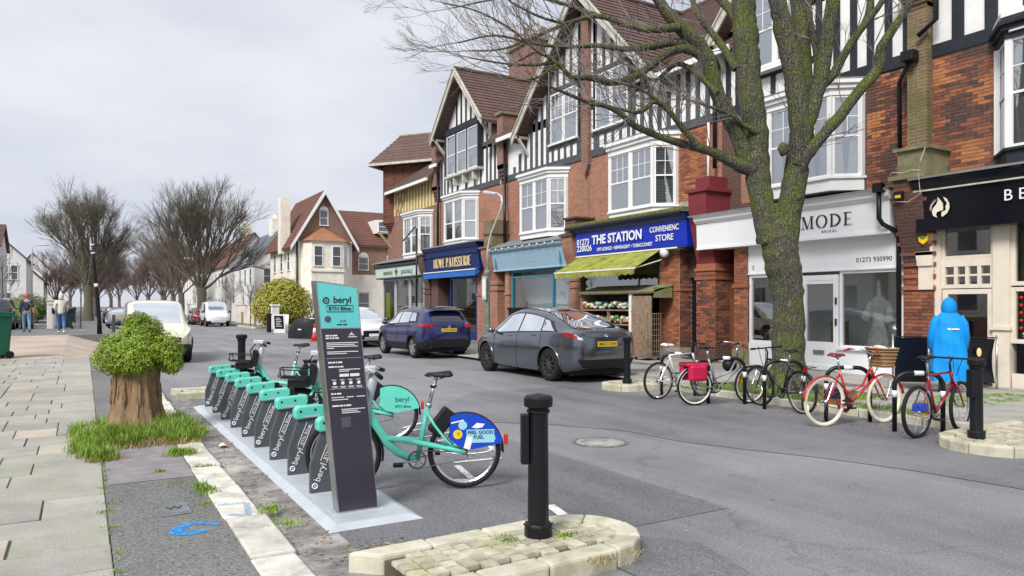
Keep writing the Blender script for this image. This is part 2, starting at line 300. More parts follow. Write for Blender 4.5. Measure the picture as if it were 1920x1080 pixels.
FRONT = Euler((R(90), 0, 0))                                       # lettering on a face that faces -Y
def text(parent, s, size, loc, rot, mat, depth=.004, align='CENTER', name='lettering', world=True, sx=1., shear=0., bold=0., space=1.):
    cu = bpy.data.curves.new(name, 'FONT'); cu.body = s; cu.size = size; cu.extrude = depth; cu.align_x = align; cu.align_y = 'CENTER'; cu.shear = shear; cu.offset = bold; cu.space_character = space; cu.resolution_u = 3
    t = bpy.data.objects.new(name, cu); COL.objects.link(t); bpy.context.view_layer.update()
    me = bpy.data.meshes.new_from_object(t.evaluated_get(bpy.context.evaluated_depsgraph_get())); bpy.data.objects.remove(t); bpy.data.curves.remove(cu)
    me.materials.clear(); me.materials.append(MT[mat]); o = bpy.data.objects.new(name, me); COL.objects.link(o); o.parent = parent
    o.location = Vector(loc)-(root_loc(parent) if world and parent else Vector((0, 0, 0))); o.rotation_euler = rot; o.scale = (sx, 1, 1)
    return o
SERIF = {  # stroke letters with serifs: (kind, ...) in a 1-high cell; v/h/d strokes and arcs
 'H': (.8, [('v', .15), ('v', .65), ('h', .15, .65, .5)]), 'E': (.62, [('v', .15), ('h', .15, .56, .97), ('h', .15, .48, .5), ('h', .15, .58, .03)]),
 'P': (.64, [('v', .15), ('a', .15, .74, .34, .26, -90, 90)]), 'R': (.72, [('v', .15), ('a', .15, .74, .34, .26, -90, 90), ('d', .3, .5, .62, 0)]),
 'T': (.64, [('v', .32), ('h', .04, .6, .97)]), 'I': (.34, [('v', .17)]), 'V': (.72, [('D', .12, 1, .36, 0), ('d', .62, 1, .38, 0)]), 'A': (.74, [('d', .14, 0, .36, 1), ('D', .36, 1, .62, 0), ('h', .22, .52, .34)]),
 'O': (.84, [('o', .42, .5, .36, .5)]), 'M': (.98, [('t', .14), ('D', .18, 1, .48, 0), ('d', .48, 0, .8, 1), ('v', .82)]), 'D': (.84, [('v', .16), ('a', .16, .5, .58, .49, -90, 90)]),
 'S': (.6, [('s',)]) }
def serif(parent, s, size, loc, mat, thick=.17, thin=.06, sp=.06, sx=1., name='lettering', depth=.02):
    w = sum(SERIF[c][0]+sp if c != ' ' else .35 for c in s); mb = MB(); x = -w/2
    def st(x0, y0, x1, y1, t): mb.bar((x0*size*sx, y0*size, 0), (x1*size*sx, y1*size, 0), t*size, depth, (0, 0, 1))
    def arc(cx, cy, rx, ry, a0, a1, n=14):
        for i in range(n):
            u0 = R(a0+(a1-a0)*i/n); u1 = R(a0+(a1-a0)*(i+1)/n+2); um = (u0+u1)/2
            st(cx+rx*math.cos(u0), cy+ry*math.sin(u0), cx+rx*math.cos(u1), cy+ry*math.sin(u1), thin+(thick-thin)*abs(math.cos(um))**1.3)
    for c in s:
        if c == ' ': x += .35; continue
        wd, ss = SERIF[c]
        for q in ss:
            k = q[0]
            if k in 'vt':
                st(x+q[1], 0, x+q[1], 1, thick if k == 'v' else thin)
                for yy in (.025, .975): st(x+q[1]-thick*.85, yy, x+q[1]+thick*.85, yy, .05)
            elif k == 'h': st(x+q[1], q[3], x+q[2], q[3], thin)
            elif k in 'dD':
                st(x+q[1], q[2], x+q[3], q[4], thick if (k == 'D' or c == 'R') else thin)
                if c in 'AV':
                    xx = q[1] if q[2] == (1 if c == 'V' else 0) else q[3]; yy = .975 if c == 'V' else .025
                    st(x+xx-.1, yy, x+xx+.1, yy, .05)
            elif k == 'a': arc(x+q[1], q[2], q[3], q[4], q[5], q[6])
            elif k == 'o': arc(x+q[1], q[2], q[3], q[4], 0, 360, 24)
            elif k == 's': arc(x+.3, .74, .2, .24, 20, 260); arc(x+.3, .26, .22, .25, 90, -150)
        x += wd+sp
    o = mb.build(name, mat, parent); o.location = Vector(loc)-root_loc(parent); o.rotation_euler = FAC; return o
# ------------------------------------------------------------------ ground, road, pavements
def zl(y): return .05 + .016*min(25., max(0., y-10))
struct(MB().box(-400, 600, -80, 900, -.3, -.012).build('ground', 'asphalt_path'))
road = MB(); road.poly((.9, -14, 0), (12, -14, 0), (12, 260, 0), (.9, 260, 0)); road.poly((12.0, 43.3, 0), (90, 43.3, 0), (90, 52, 0), (12.0, 52, 0))
struct(road.build('road', 'asphalt'))
def sheet(name, mat, x0, x1, y0, y1, z, n=1):
    m = MB(); 
    for i in range(n):
        a = y0+(y1-y0)*i/n; b = y0+(y1-y0)*(i+1)/n; za = z(a) if callable(z) else z; zb = z(b) if callable(z) else z
        m.poly((x0, a, za), (x1, a, za), (x1, b, zb), (x0, b, zb))
    return struct(m.build(name, mat))
struct(MB().prism([(-14, 0), (.8, 0), (.8, .2), (-14, .2)], 'y', 22.8, 23.0).build('pavement_end', 'kerb_mossy')); lp = sheet('left_pavement', 'joint', -6, .19, -3, 23, lambda y: zl(y)-.012, 30)
sheet('pavement_verge', 'asphalt_path', .17, .93, -3, 23, lambda y: zl(y)-.002, 30)
cr = MB()
for i in range(12):
    a = 23+i; b = 24+i
    cr.poly((-14, a, zl(a)), (-.5, a, zl(a)), (-.5, b, zl(b)), (-14, b, zl(b))); cr.poly((-.5, a, zl(a)), (.98, a, .004), (.98, b, .004), (-.5, b, zl(b)))
struct(cr.build('pavement_crossing', 'brown_paving'))
fp = MB(); fp.box(-14, 1.2, 35, 230, -.2, .452); struct(fp.build('far_left_pavement', 'asphalt_path'))
MB().box(-6, .9, 22.93, 23.02, .2, zl(23)+.012).build('crossing_edge', 'kerbstone'); struct(bpy.data.objects['crossing_edge'])
M('verge_patch', (.27, .25, .26), .9, var=.25, vs=10, bump=.5, bs=70, tint=(.14, .13, .13), tamt=.6, ts=5)
# flagstones of the left pavement: rows with broken joints
sl0 = MB().box(-.5, .5, -.5, .5, -.05, 0).build('flagstone', 'slab', lp, bevel=.006, seg=1)
sl1 = inst(sl0, lp); sl1.data = sl0.data.copy(); sl1.data.materials[0] = MT['slab_buff']; sl1.name = 'flagstone_buff'
y = -1.0; first = True; r0 = 0
while y < 22.6:
    h = rnd.choice([.46, .52, .6, .6, .66]); x = .165 if rnd.random() < .5 else .172; xe = -2.5
    x1 = .17
    while x1 > xe:
        w = rnd.choice([.45, .6, .75, .9]); x0 = x1-w
        src = sl1 if rnd.random() < (.5 if (5.2 < y < 5.9 or 8.4 < y < 9.2) else .07) else sl0
        o = inst(src, lp, ((x0+x1)/2, y+h/2, zl(y+h/2)+rnd.uniform(-.004, .004)), (R(.9)+rnd.uniform(-.006, .006) if y > 10 else rnd.uniform(-.006, .006), rnd.uniform(-.008, .008), rnd.uniform(-.006, .006)), (w-rnd.uniform(.008, .02), h-rnd.uniform(.008, .02), 1))
        o.name = 'flagstone'; x1 = x0
    y += h
bpy.data.objects.remove(sl0); bpy.data.objects.remove(sl1)
# kerb stones on the left
kb = MB().box(.95, 1.2, -3, 13.9, -.1, .03).build('left_kerb', 'joint'); struct(kb)
ks = MB().box(-.145, .145, -.5, .5, -.16, 0).build('kerbstone', 'kerbstone', kb, bevel=.018, seg=2)
y = 2.2
while y < 14:
    l = rnd.choice([.8, .9, 1.0, 1.15])
    if 9.95 < y < 11.0: y += l; continue
    inst(ks, kb, (1.075+rnd.uniform(-.012, .012), y+l/2, zl(y)+.006+rnd.uniform(-.006, .006)), (rnd.uniform(-.006, .006), rnd.uniform(-.02, .02), rnd.uniform(-.018, .018)), (rnd.uniform(.94, 1.04), l-.035, 1)); y += l
bpy.data.objects.remove(ks)
kf = MB().box(.98, 1.22, 14, 23, -.1, .02).build('far_left_kerb', 'joint'); struct(kf)
y = 14.0
while y < 22.6: o = MB().box(.92, 1.235, y+.01, y+.89, 0, zl(y)+.01).build('kerbstone', 'kerb_mossy', kf, bevel=.015); y += .9
sheet('verge_patch', 'verge_patch', .2, .92, 7.55, 9.5, .052); sheet('gutter', 'gutter', 1.19, 1.62, -3, 14.2, .005)
asphalt('asphalt_overlay', (.17, .168, .18), agg=.35)
sheet('bay_surface', 'asphalt_dark', 1.6, 4.6, 4.3, 14.2, .004)
m = MB(); m.poly((3.0, 2.6, .008), (3.55, 3.0, .008), (3.75, 3.75, .008), (3.3, 4.35, .008), (2.9, 4.4, .008)); struct(m.build('road_patch', 'asphalt_dark'))
edge = [(4.6, 9.6), (5.2, 9.0), (5.75, 8.5), (6.2, 7.6), (6.35, 6.7), (6.6, 5.9), (7.0, 5.2), (7.3, 4.3), (7.45, 3.2), (7.5, 1.5)]
m = MB(); m.add([(x+rnd.uniform(-.05, .05), y, .006) for x, y in edge]+[(9.4, 1.5, .006), (9.3, 5.0, .006), (10.0, 5.4, .006), (10.0, 10.2, .006), (8.8, 10.4, .006), (8.6, 12.5, .006), (6.5, 12.5, .006), (5.0, 11, .006)], [tuple(range(len(edge)+8))]); struct(m.build('road_overlay', 'asphalt_overlay'))
# painted marks in the cycle bay (worn cycle symbol and bay line)
mk = MB()
def strip(a, b, w, z=.011): mk.bar((a[0], a[1], z), (b[0], b[1], z), w, .003)
strip((3.36, 6.85), (3.22, 6.2), .07); strip((3.22, 6.2), (3.02, 6.32), .07); strip((3.4, 7.0), (3.95, 6.95), .06); strip((3.75, 9.3), (4.25, 9.66), .06); strip((3.6, 9.0), (4.3, 9.2), .05); strip((3.6, 8.5), (4.2, 8.7), .05); strip((3.5, 8.2), (4.1, 8.25), .05)
for a in range(12):
    t0, t1 = R(a*30), R(a*30+26); strip((3.85+.3*math.cos(t0), 7.6+.3*math.sin(t0)), (3.85+.3*math.cos(t1), 7.6+.3*math.sin(t1)), .05)
strip((3.28, 4.72), (3.36, 5.1), .09)
struct(mk.build('road_marking', 'paint_white'))
# drain / utility covers
mh = thing('manhole_cover', 'round worn manhole cover set in the road surface', 'manhole cover', (5.45, 7.15, 0))
MB().lathe([(.34, 0), (.34, .012), (.30, .012), (.30, .006)], 28, cap=False).build('frame', 'asphalt_path', mh); MB().lathe([(.295, 0), (.295, .011), (.27, .014), (.0, .014)], 28).build('lid', 'gutter', mh)
cv = thing('utility_cover', 'small square iron cover in the tarmac beside the kerb', 'utility cover', (.63, 6.38, .048))
MB().box(-.11, .11, -.17, .17, 0, .012).build('frame', 'steel', cv, bevel=.004); MB().box(-.09, .09, -.15, .15, .012, .017).build('lid', 'steel', cv)
text(cv, 'W', .12, (0, 0, .019), (0, 0, 0), 'print_black', .001, world=False)
sp = MB(); sp.tube([(.88, 5.78, .052), (.72, 5.93, .052), (.62, 5.86, .052), (.58, 5.72, .052), (.66, 5.66, .052), (.78, 5.68, .052)], [.02, .035, .05, .06, .05, .03], 6)
for i in range(len(sp.v)): x, y_, z = sp.v[i]; sp.v[i] = (x, y_, .052+(z-.052)*.06)
tag(sp.build('spray_mark', 'blue_spray'), 'bright blue sprayed hook mark on the tarmac by the kerb', 'paint mark')
sp = MB()
for a, b in (((.95, 6.33), (1.16, 6.28)), ((1.16, 6.28), (1.1, 5.9)), ((.97, 6.0), (1.12, 5.88))): sp.bar((a[0], a[1], .062), (b[0], b[1], .062), .05, .003)
tag(sp.build('spray_mark', 'blue_spray_faint'), 'faint blue sprayed mark across the pale kerbstone', 'paint mark')
# right pavement: sheet, kerbstones, flags
m = MB(); out = [(10.15, -12), (10.15, 10.8), (11.05, 12.3), (11.05, 41.5), (11.5, 42.7), (12.6, 43.3), (60, 43.3), (60, -12)]
m.prism(out, 'z', -.1, .1); rp = struct(m.build('right_pavement', 'asphalt_path'))
m = MB(); m.prism([(60, 52), (12.4, 52), (11.2, 52.6), (10.6, 54), (10.6, 230), (60, 230)], 'z', -.1, .1); struct(m.build('far_right_pavement', 'asphalt_path'))
rk = MB().box(10.06, 10.16, 5.6, 10.4, -.1, .06).build('right_kerb', 'joint'); struct(rk)
def kline(p, q, n, mat='kerb_mossy', par=None, top=.115, w=.14):
    for i in range(n):
        a = Vector((*p, 0)).lerp(Vector((*q, 0)), i/n); b = Vector((*p, 0)).lerp(Vector((*q, 0)), (i+1)/n); d = (b-a).normalized()*.008
        MB().bar(a+d+Vector((0, 0, top/2-.03)), b-d+Vector((0, 0, top/2-.03)), w, top+.06).build('kerbstone', mat, par, bevel=.012)
kline((10.12, 4.9), (10.12, 10.7), 6, par=rk); kline((10.14, 10.8), (11.08, 12.25), 2, par=rk); kline((11.05, 12.3), (11.05, 41.5), 30, par=rk); kline((10.6, 54), (10.6, 90), 20, par=rk)
fs = MB().box(-.5, .5, -.5, .5, -.03, 0).build('flagstone', 'slab', rp, bevel=.006, seg=1)
for i in range(8):
    for j in range(26):
        if rnd.random() < .08: continue
        xx = 10.55+i*.62; yy = 3.0+j*.76+(i % 2)*.3
        if abs(xx-11.2) < .8 and abs(yy-9.1) < 1: continue
        inst(fs, rp, (xx, yy, .108+rnd.uniform(-.003, .003)), (rnd.uniform(-.006, .006), rnd.uniform(-.006, .006), 0), (.605, .745, 1))
bpy.data.objects.remove(fs)
m = MB(); m.grid(lambda u, v: (10.45+u*1.7, 7.6+v*3.0, .113+.03*math.sin(u*3.1)*math.sin(v*3.1)), 8, 10); struct(m.build('tree_pit', 'soil'))

# ------------------------------------------------------------------ kerbed islands with setts
def island(name, label, cx, cy, lx, ly, rot, roundend, n_setts=True):
    """rounded island: local x along its length, ends rounded by radius ly/2 where asked"""
    t = thing(name, label, 'traffic island', (cx, cy, 0), rot)
    hw = ly/2; kw = .17
    def outline(o):
        pts = []; r = hw-o; xr = lx/2-hw
        pts += [(-lx/2+o, -r), (-lx/2*.45, -r), (0, -r), (lx*.22, -r), (xr, -r)]
        for a in range(1, 8): t_ = R(-90+a*22.5); pts.append((xr+r*math.cos(t_)*roundend, r*math.sin(t_)))
        pts += [(xr, r), (lx*.22, r), (0, r), (-lx/2*.45, r), (-lx/2+o, r)]
        return pts
    A = outline(0); B = outline(kw); n = len(A); ends = [0, 1, 2, 4, 6, 8, 10, 12, 14, 15, 16, n]
    for i in range(len(ends)):
        a = ends[i]; b = ends[(i+1) % len(ends)] if i < len(ends)-1 else 0
        if a == n: continue
        idx = list(range(a, min(b, n-1)+1)) if b > a else [n-1, 0]
        if idx[0] == idx[-1]: continue
        ring = [A[k] for k in idx]+[B[k] for k in reversed(idx)]
        c = Vector((sum(p[0] for p in ring)/len(ring), sum(p[1] for p in ring)/len(ring)))
        ring = [tuple(c+(Vector(p)-c)*.985) for p in ring]
        MB().prism(ring, 'z', -.08, .13+rnd.uniform(-.004, .004)).build('kerbstone', 'kerb_mossy', t, bevel=.02, fix=True)
    MB().prism([tuple(Vector(p)*.985) for p in B], 'z', -.05, .095).build('bedding', 'soil', t)
    s0 = MB().box(-.5, .5, -.5, .5, -.05, 0).build('sett', 'sett', t, bevel=.05, seg=2)
    x = -lx/2+kw+.01; col = 0
    while x < lx/2-kw-.06:
        w = .108+rnd.uniform(-.008, .01); y = -hw+kw+.01-(col % 2)*.05
        while y < hw-kw-.02:
            h = rnd.uniform(.09, .125); yc = y+h/2; xr = lx/2-hw
            ok = abs(yc)+h/2 < hw-kw+.02 and (x+w/2 < xr or math.hypot((x+w/2-xr)/roundend, yc) < hw-kw-.04)
            if ok: inst(s0, t, (x+w/2, yc, .125+rnd.uniform(-.005, .004)), (rnd.uniform(-.025, .025), rnd.uniform(-.025, .025), rnd.uniform(-.04, .04)), (w-.011, h-.011, 1))
            y += h
        x += w; col += 1
    bpy.data.objects.remove(s0)
    return t
i1 = island('traffic_island', 'kerbed island of square setts at the near end of the bike dock', 2.40, 4.08, 1.92, .86, R(2), 1.)
i2 = island('traffic_island', 'kerbed island at the far end of the bike dock', 2.35, 14.55, 1.9, .86, R(0), 1.)
i3 = island('traffic_island', 'kerbed island under the bollard at the right edge beside the maroon bicycle', 9.75, 4.5, 2.3, 1.15, R(180), 1.)
i4 = island('traffic_island', 'kerbed island by the rear of the dark grey car', 9.65, 11.45, 1.7, .9, R(180), .8)
# ------------------------------------------------------------------ bollards
def bollard(label, loc, rz=0, box=True, sc=1.):
    t = thing('bollard', label, 'bollard', loc, rz, 'black iron bollards'); t.scale = (sc, sc, sc)
    MB().lathe([(.098, 0), (.1, .02), (.1, .085), (.088, .1), (.078, .105)], 28).build('base', 'black_iron', t, smooth=False)
    o = MB().lathe([(.078, .1), (.076, .12), (.070, .86), (.074, .88)], 48, wob=lambda a, h: 1-.055*(abs(math.sin(a*7))**.7)).build('shaft', 'black_iron', t); smooth_angle(o, 25)
    o = MB().lathe([(.075, .875), (.083, .885), (.083, .9), (.072, .905), (.072, .915), (.1, .925), (.103, .94), (.103, .985), (.09, 1.0), (.0, 1.015)], 28).build('cap', 'black_iron', t); smooth_angle(o, 35)
    for i in range(10): a = 2*math.pi*i/10; MB().ball((.1*math.cos(a), .1*math.sin(a), .09), .008, 6, 4).build('rivet', 'black_iron', t)
    if box: MB().box(-.125, -.07, -.045, .045, .52, .87).build('sign_back', 'black_iron', t, bevel=.006)
    return t
bollard('fluted black bollard on the sett island in the right foreground', (2.65, 4.16, .12), R(-25), True, .95)
bollard('fluted black bollard behind the farthest teal bicycle', (2.6, 14.55, .12), R(-25), False, 1.0)
bollard('black bollard at the right edge in front of the blue robe', (9.02, 4.62, .12), R(-10), True, .93)
bollard('black bollard behind the tail of the dark grey car', (9.32, 11.35, .12), R(-10), False, .93)

# ------------------------------------------------------------------ bike-share dock
bp = thing('dock_base_plate', 'long pale galvanised base plate under the row of bike docks', 'base plate', (1.95, 9.1, 0))
def ramp_plate(m, x0, x1, y0, y1, z0, z1, k=.09):
    m.add([(x0, y0, z0), (x1, y0, z0), (x1, y1, z0), (x0, y1, z0), (x0+k, y0+k, z1), (x1-k, y0+k, z1), (x1-k, y1-k, z1), (x0+k, y1-k, z1)], [(0, 3, 2, 1), (4, 5, 6, 7), (0, 1, 5, 4), (1, 2, 6, 5), (2, 3, 7, 6), (3, 0, 4, 7)])
for (a, b) in ((-3.8, -2.35), (-2.345, -.8), (-.795, .75), (.755, 2.3), (2.305, 3.85)):
    m = MB(); k = .08; x0, x1 = -.39, .36
    m.add([(x0, a, .006), (x1, a, .006), (x1, b, .006), (x0, b, .006), (x0+k, a+(k if a < -3.7 else 0), .042), (x1-k, a+(k if a < -3.7 else 0), .042), (x1-k, b-(k if b > 3.8 else 0), .042), (x0+k, b-(k if b > 3.8 else 0), .042)], [(0, 3, 2, 1), (4, 5, 6, 7), (0, 1, 5, 4), (1, 2, 6, 5), (2, 3, 7, 6), (3, 0, 4, 7)])
    m.build('plate', 'galv', bp)
ORD = ['nearest', 'second', 'third', 'fourth', 'fifth', 'sixth', 'seventh', 'eighth', 'farthest']
ROT_T = (Matrix.Rotation(R(90), 3, 'X') @ Matrix.Rotation(R(68), 3, 'Z')).to_euler()
def make_dock():
    t = thing('docking_post', 'x', 'bike dock', (0, 0, 0), 0, 'bike docking posts in a row')
    MB().prism([(0, 0), (.30, 0), (.36, .56), (.12, .57), (.09, .53), (0, .26)], 'y', -.028, .028).build('panel', 'dock_grey', t, bevel=.006)
    MB().box(-.02, .32, -.05, .05, 0, .008).build('foot_plate', 'galv', t)
    a = MB().prism([(.055, .555), (.075, .535), (.37, .555), (.39, .60), (.39, .655), (.36, .675), (.09, .662), (.055, .63)], 'y', -.055, .055).build('locking_arm', 'teal', t, bevel=.014, seg=2)
    for (x, z) in ((.11, .615), (.25, .625)): MB().lathe([(.012, -.058), (.012, -.054)], 8, (x, 0, z), 'y').build('bolt', 'print_black', a)
    MB().box(.14, .30, -.057, .057, .556, .572).build('reflector_strip', 'galv', a)
    lk = MB(); lk.box(.385, .45, -.045, .045, .56, .66); lk.box(.43, .49, -.03, .03, .58, .62); lk.build('lock', 'black_plastic', t, bevel=.008)
    text(t, 'beryl', .082, (.085, -.031, .185), ROT_T, 'print_white', .001, world=False)
    text(t, 'BTN Bikes', .047, (.163, -.031, .385), ROT_T, 'print_white', .001, world=False)
    fr = MB(); c, s_ = math.cos(R(68)), math.sin(R(68))
    def L_(u, v): return (.156+u*c-v*s_, -.030, .385+u*s_+v*c)
    q = [L_(-.118, -.03), L_(.118, -.03), L_(.118, .026), L_(-.118, .026)]; fr.tube(q, .0028, 4, closed=True)
    q = [(.037+.022*math.cos(R(i*30)), -.031, .07+.022*math.sin(R(i*30))) for i in range(12)]; fr.tube(q, .006, 4, closed=True); fr.ball((.037, -.031, .07), (.008, .004, .008), 8, 4)
    fr.build('emblem', 'print_white', t)
    for z in (.06, .46): MB().lathe([(.009, -.032), (.009, -.027)], 8, (.2, 0, z), 'y').build('bolt', 'galv', t)
    return t
dk = make_dock()
for i in range(9):
    o = dk if i == 0 else copy_tree(dk); o.location = (1.70, 6.36+i*.785, .04)
    o['label'] = ('grey docking post with teal arm, %s from the information totem' % ORD[i]) if i < 8 else 'grey docking post with teal arm at the far end of the row'
    o['label'] = o['label'].replace('nearest from', 'next to')
# totem: a leaning slab of a sign
tm = thing('information_totem', 'tall leaning information totem with teal head and dark panel', 'totem', (1.89, 5.62, .04))
def lean(z): return -.178*z/1.81
def slab_(m, x0, x1, y0, y1, z0, z1l, z1r=None):
    z1r = z1l if z1r is None else z1r
    v = [(x0+lean(z0), y0, z0), (x1+lean(z0), y0, z0), (x1+lean(z0), y1, z0), (x0+lean(z0), y1, z0), (x0+lean(z1l), y0, z1l), (x1+lean(z1r), y0, z1r), (x1+lean(z1r), y1, z1r), (x0+lean(z1l), y1, z1l)]
    m.add(v, [(0, 3, 2, 1), (4, 5, 6, 7), (0, 1, 5, 4), (1, 2, 6, 5), (2, 3, 7, 6), (3, 0, 4, 7)])
m = MB(); slab_(m, -.165, .165, 0, .13, 0, 1.83, 1.79); m.build('casing', 'steel', tm, bevel=.004)
m = MB(); slab_(m, -.155, .155, -.006, -.001, .02, 1.455); m.build('face_panel', 'totem_dark', tm)
m = MB(); slab_(m, -.155, .155, -.0065, -.001, 1.462, 1.815, 1.775); m.build('head_panel', 'teal_print', tm)
m = MB(); m.box(-.2, .2, -.02, .16, 0, .008); m.build('foot_plate', 'galv', tm)
def tl(s, size, x, z, mat='print_white', al='LEFT', b=0.): text(tm, s, size, (x+lean(z), -.0085, z), (Matrix.Rotation(R(90), 3, 'X') @ Matrix.Rotation(R(0), 3, 'Z')).to_euler(), mat, .0006, al, world=False, bold=b)
tl('beryl', .072, .03, 1.68, 'print_black', 'CENTER', .001); tl('BTN Bikes', .042, .005, 1.612, 'print_black', 'CENTER', .0006)
m = MB(); x = lean(1.605); m.tube([(x-.10, -.008, 1.588), (x+.11, -.008, 1.588), (x+.107, -.008, 1.638), (x-.103, -.008, 1.638)], .0025, 4, closed=True)
m.tube([(-.1+lean(1.675)+.022*math.cos(R(i*30)), -.008, 1.677+.022*math.sin(R(i*30))) for i in range(12)], .005, 4, closed=True); m.ball((-.1+lean(1.675), -.008, 1.677), (.007, .002, .007), 8, 4)
for q in (-1, 1): m.tube([(.02+q*.014+lean(1.515)+.009*math.cos(R(i*45)), -.008, 1.515+.009*math.sin(R(i*45))) for i in range(8)], .0015, 4, closed=True)
m.box(-.03+lean(1.487), .012+lean(1.487), -.008, -.007, 1.482, 1.492); m.box(.018+lean(1.487), .05+lean(1.487), -.008, -.007, 1.482, 1.492)
m.build('emblem', 'print_black', tm)
m = MB(); m.lathe([(.026, -.0085), (.026, -.007)], 16, (-.1+lean(1.52), 0, 1.53), 'y'); m.build('sticker', 'dock_grey', tm)
pm = MB()
def ln(x, z, w, h=.006): pm.box(x+lean(z), x+w+lean(z), -.0085, -.007, z-h/2, z+h/2)
def words(x, z, ws, h=.011):
    for w in ws: ln(x, z, w, h); x += w+.006
words(-.13, 1.402, (.03, .018, .034)); words(-.13, 1.382, (.024, .012, .02, .03)); words(-.13, 1.192, (.028, .02, .012, .034), .012); words(-.13, 1.158, (.045, .014, .016, .024)); words(-.13, .947, (.02, .012, .036), .012); words(-.13, .852, (.05, .03, .012, .04), .012)
for k, w in enumerate((.27, .25, .26, .06, 0, .26, .17)):
    if w: ln(-.13, 1.345-k*.014, w*rnd.uniform(.9, 1))
ln(-.14, 1.225, .28, .0015); ln(-.05, 1.135, .17); ln(-.05, 1.122, .08); ln(-.05, 1.09, .075, .022); ln(.035, 1.09, .075, .022); ln(-.14, .985, .28, .0015)
ln(-.13, .918, .1); ln(-.01, .918, .06); ln(.07, .918, .07); ln(-.13, .9, .13); ln(-.06, .822, .19); ln(-.06, .808, .13); ln(-.06, .794, .15)
for k in range(4):
    x = -.095+k*.065; pm.lathe([(.014, -.0085), (.014, -.007)], 14, (x+lean(1.03), 0, 1.03), 'y'); ln(x-.02, 1.055, .035, .005); ln(x-.025, 1.003, .05, .004); ln(x-.02, .995, .04, .004)
for k in range(5): ln(.06+k*.008, 1.405+(.006 if k in (1, 3) else .012 if k == 2 else 0), .006, .012+(.012 if k == 2 else .0))
ln(.05, 1.39, .07, .006)
pm.build('print', 'print_white', tm)
m = MB(); m.box(-.075+lean(.66), .0+lean(.66), -.0075, -.006, .68, .76); m.build('reader_window', 'dock_grey', tm)

# ------------------------------------------------------------------ bicycles
def wheel(par, x, y, z, r, tyre=.022, mats=('rubber', 'chrome', 'chrome'), ns=20, steer=0., name='wheel'):
    w = bpy.data.objects.new(name, None); COL.objects.link(w); w.parent = par; w.location = (x, y, z); w.rotation_euler = (0, 0, steer)
    n = 36; MB().tube([(r*math.cos(2*math.pi*i/n)*(1-tyre/r), 0, (r-tyre)*math.sin(2*math.pi*i/n)) for i in range(n)], tyre, 8, closed=True).build('tyre', mats[0], w, smooth=True)
    rr = r-tyre*2.1; m = MB(); m.lathe([(rr, -.013), (rr+.012, -.013), (rr+.012, .013), (rr, .013), (rr-.012, .006), (rr-.012, -.006), (rr, -.013)], n, (0, 0, 0), 'y', cap=False); m.build('rim', mats[1], w, smooth=False)
    m = MB()
    for i in range(ns):
        a = 2*math.pi*i/ns; b = a+(.5 if i % 2 else -.5); yy = .028 if (i//2) % 2 else -.028
        m.tube([(.022*math.cos(b), yy, .022*math.sin(b)), (rr*math.cos(a), 0, rr*math.sin(a))], .0016, 3, cap=False)
    m.build('spokes', mats[2], w)
    m = MB(); m.lathe([(.012, -.055), (.03, -.032), (.018, -.025), (.018, .025), (.03, .032), (.012, .055)], 12, (0, 0, 0), 'y'); m.build('hub', 'steel', w, smooth=False)
    return w
def arc(cx, cz, r, a0, a1, n=12, y=0.): return [(cx+r*math.cos(R(a0+(a1-a0)*i/n)), y, cz+r*math.sin(R(a0+(a1-a0)*i/n))) for i in range(n+1)]
def saddle(par, x, z, mat='black_plastic', L=.265, wd=.078):
    def f(u, v):
        w = wd*(.24+.76*max(0, min(1, (u-.3)/.5))**1.3)*(1 if u < .9 else 1-(u-.9)*3.5); a = R(220*v-20); e = min(1, u*9, (1-u)*7)**.5
        return (x+L*(.5-u), -w*math.cos(a), z-.012+.010*(1-u)+.026*max(0, u-.45)+.046*math.sin(a)*e*(.55+.45*u))
    o = MB().grid(f, 16, 14).build('saddle', mat, par, smooth=True)
    m = MB(); [m.tube([(x+L*.3, s_*.015, z-.005), (x, s_*.02, z-.035), (x-L*.3, s_*.03, z-.01)], .005, 5) for s_ in (1, -1)]; m.build('saddle_rails', 'steel', o); return o
def crank(par, x, z, r=.09, ang=-20, mat='steel', ring='dock_grey'):
    c = MB().lathe([(r, .045), (r, .049), (r*.8, .049), (r*.8, .045), (r, .045)], 26, (x, 0, z), 'y', cap=False); c2 = c
    for i in range(5): a = 2*math.pi*i/5; c.bar((x, .047, z), (x+r*.85*math.cos(a), .047, z+r*.85*math.sin(a)), .014, .004)
    o = c.build('chainring', ring, par)
    for s_ in (1, -1):
        a = R(ang+(0 if s_ > 0 else 180)); p = (x+.17*math.cos(a), s_*.075, z+.17*math.sin(a))
        m = MB(); m.bar((x, s_*.06, z), p, .016, .028, (0, 1, 0)); k = m.build('crank_arm', mat, o, bevel=.004)
        m = MB(); m.box(p[0]-.045, p[0]+.045, min(p[1], p[1]+s_*.1), max(p[1], p[1]+s_*.1), p[2]-.012, p[2]+.012); m.build('pedal', 'black_plastic', o, bevel=.004)
    m = MB(); m.tube([(x, .047, z+r), (.0, .047, z+.06), (-.03, .047, z+.02), (0, .047, z-.0), (x, .047, z-r)], .005, 5, closed=True); m.build('chain', 'dock_grey', o)
    return o
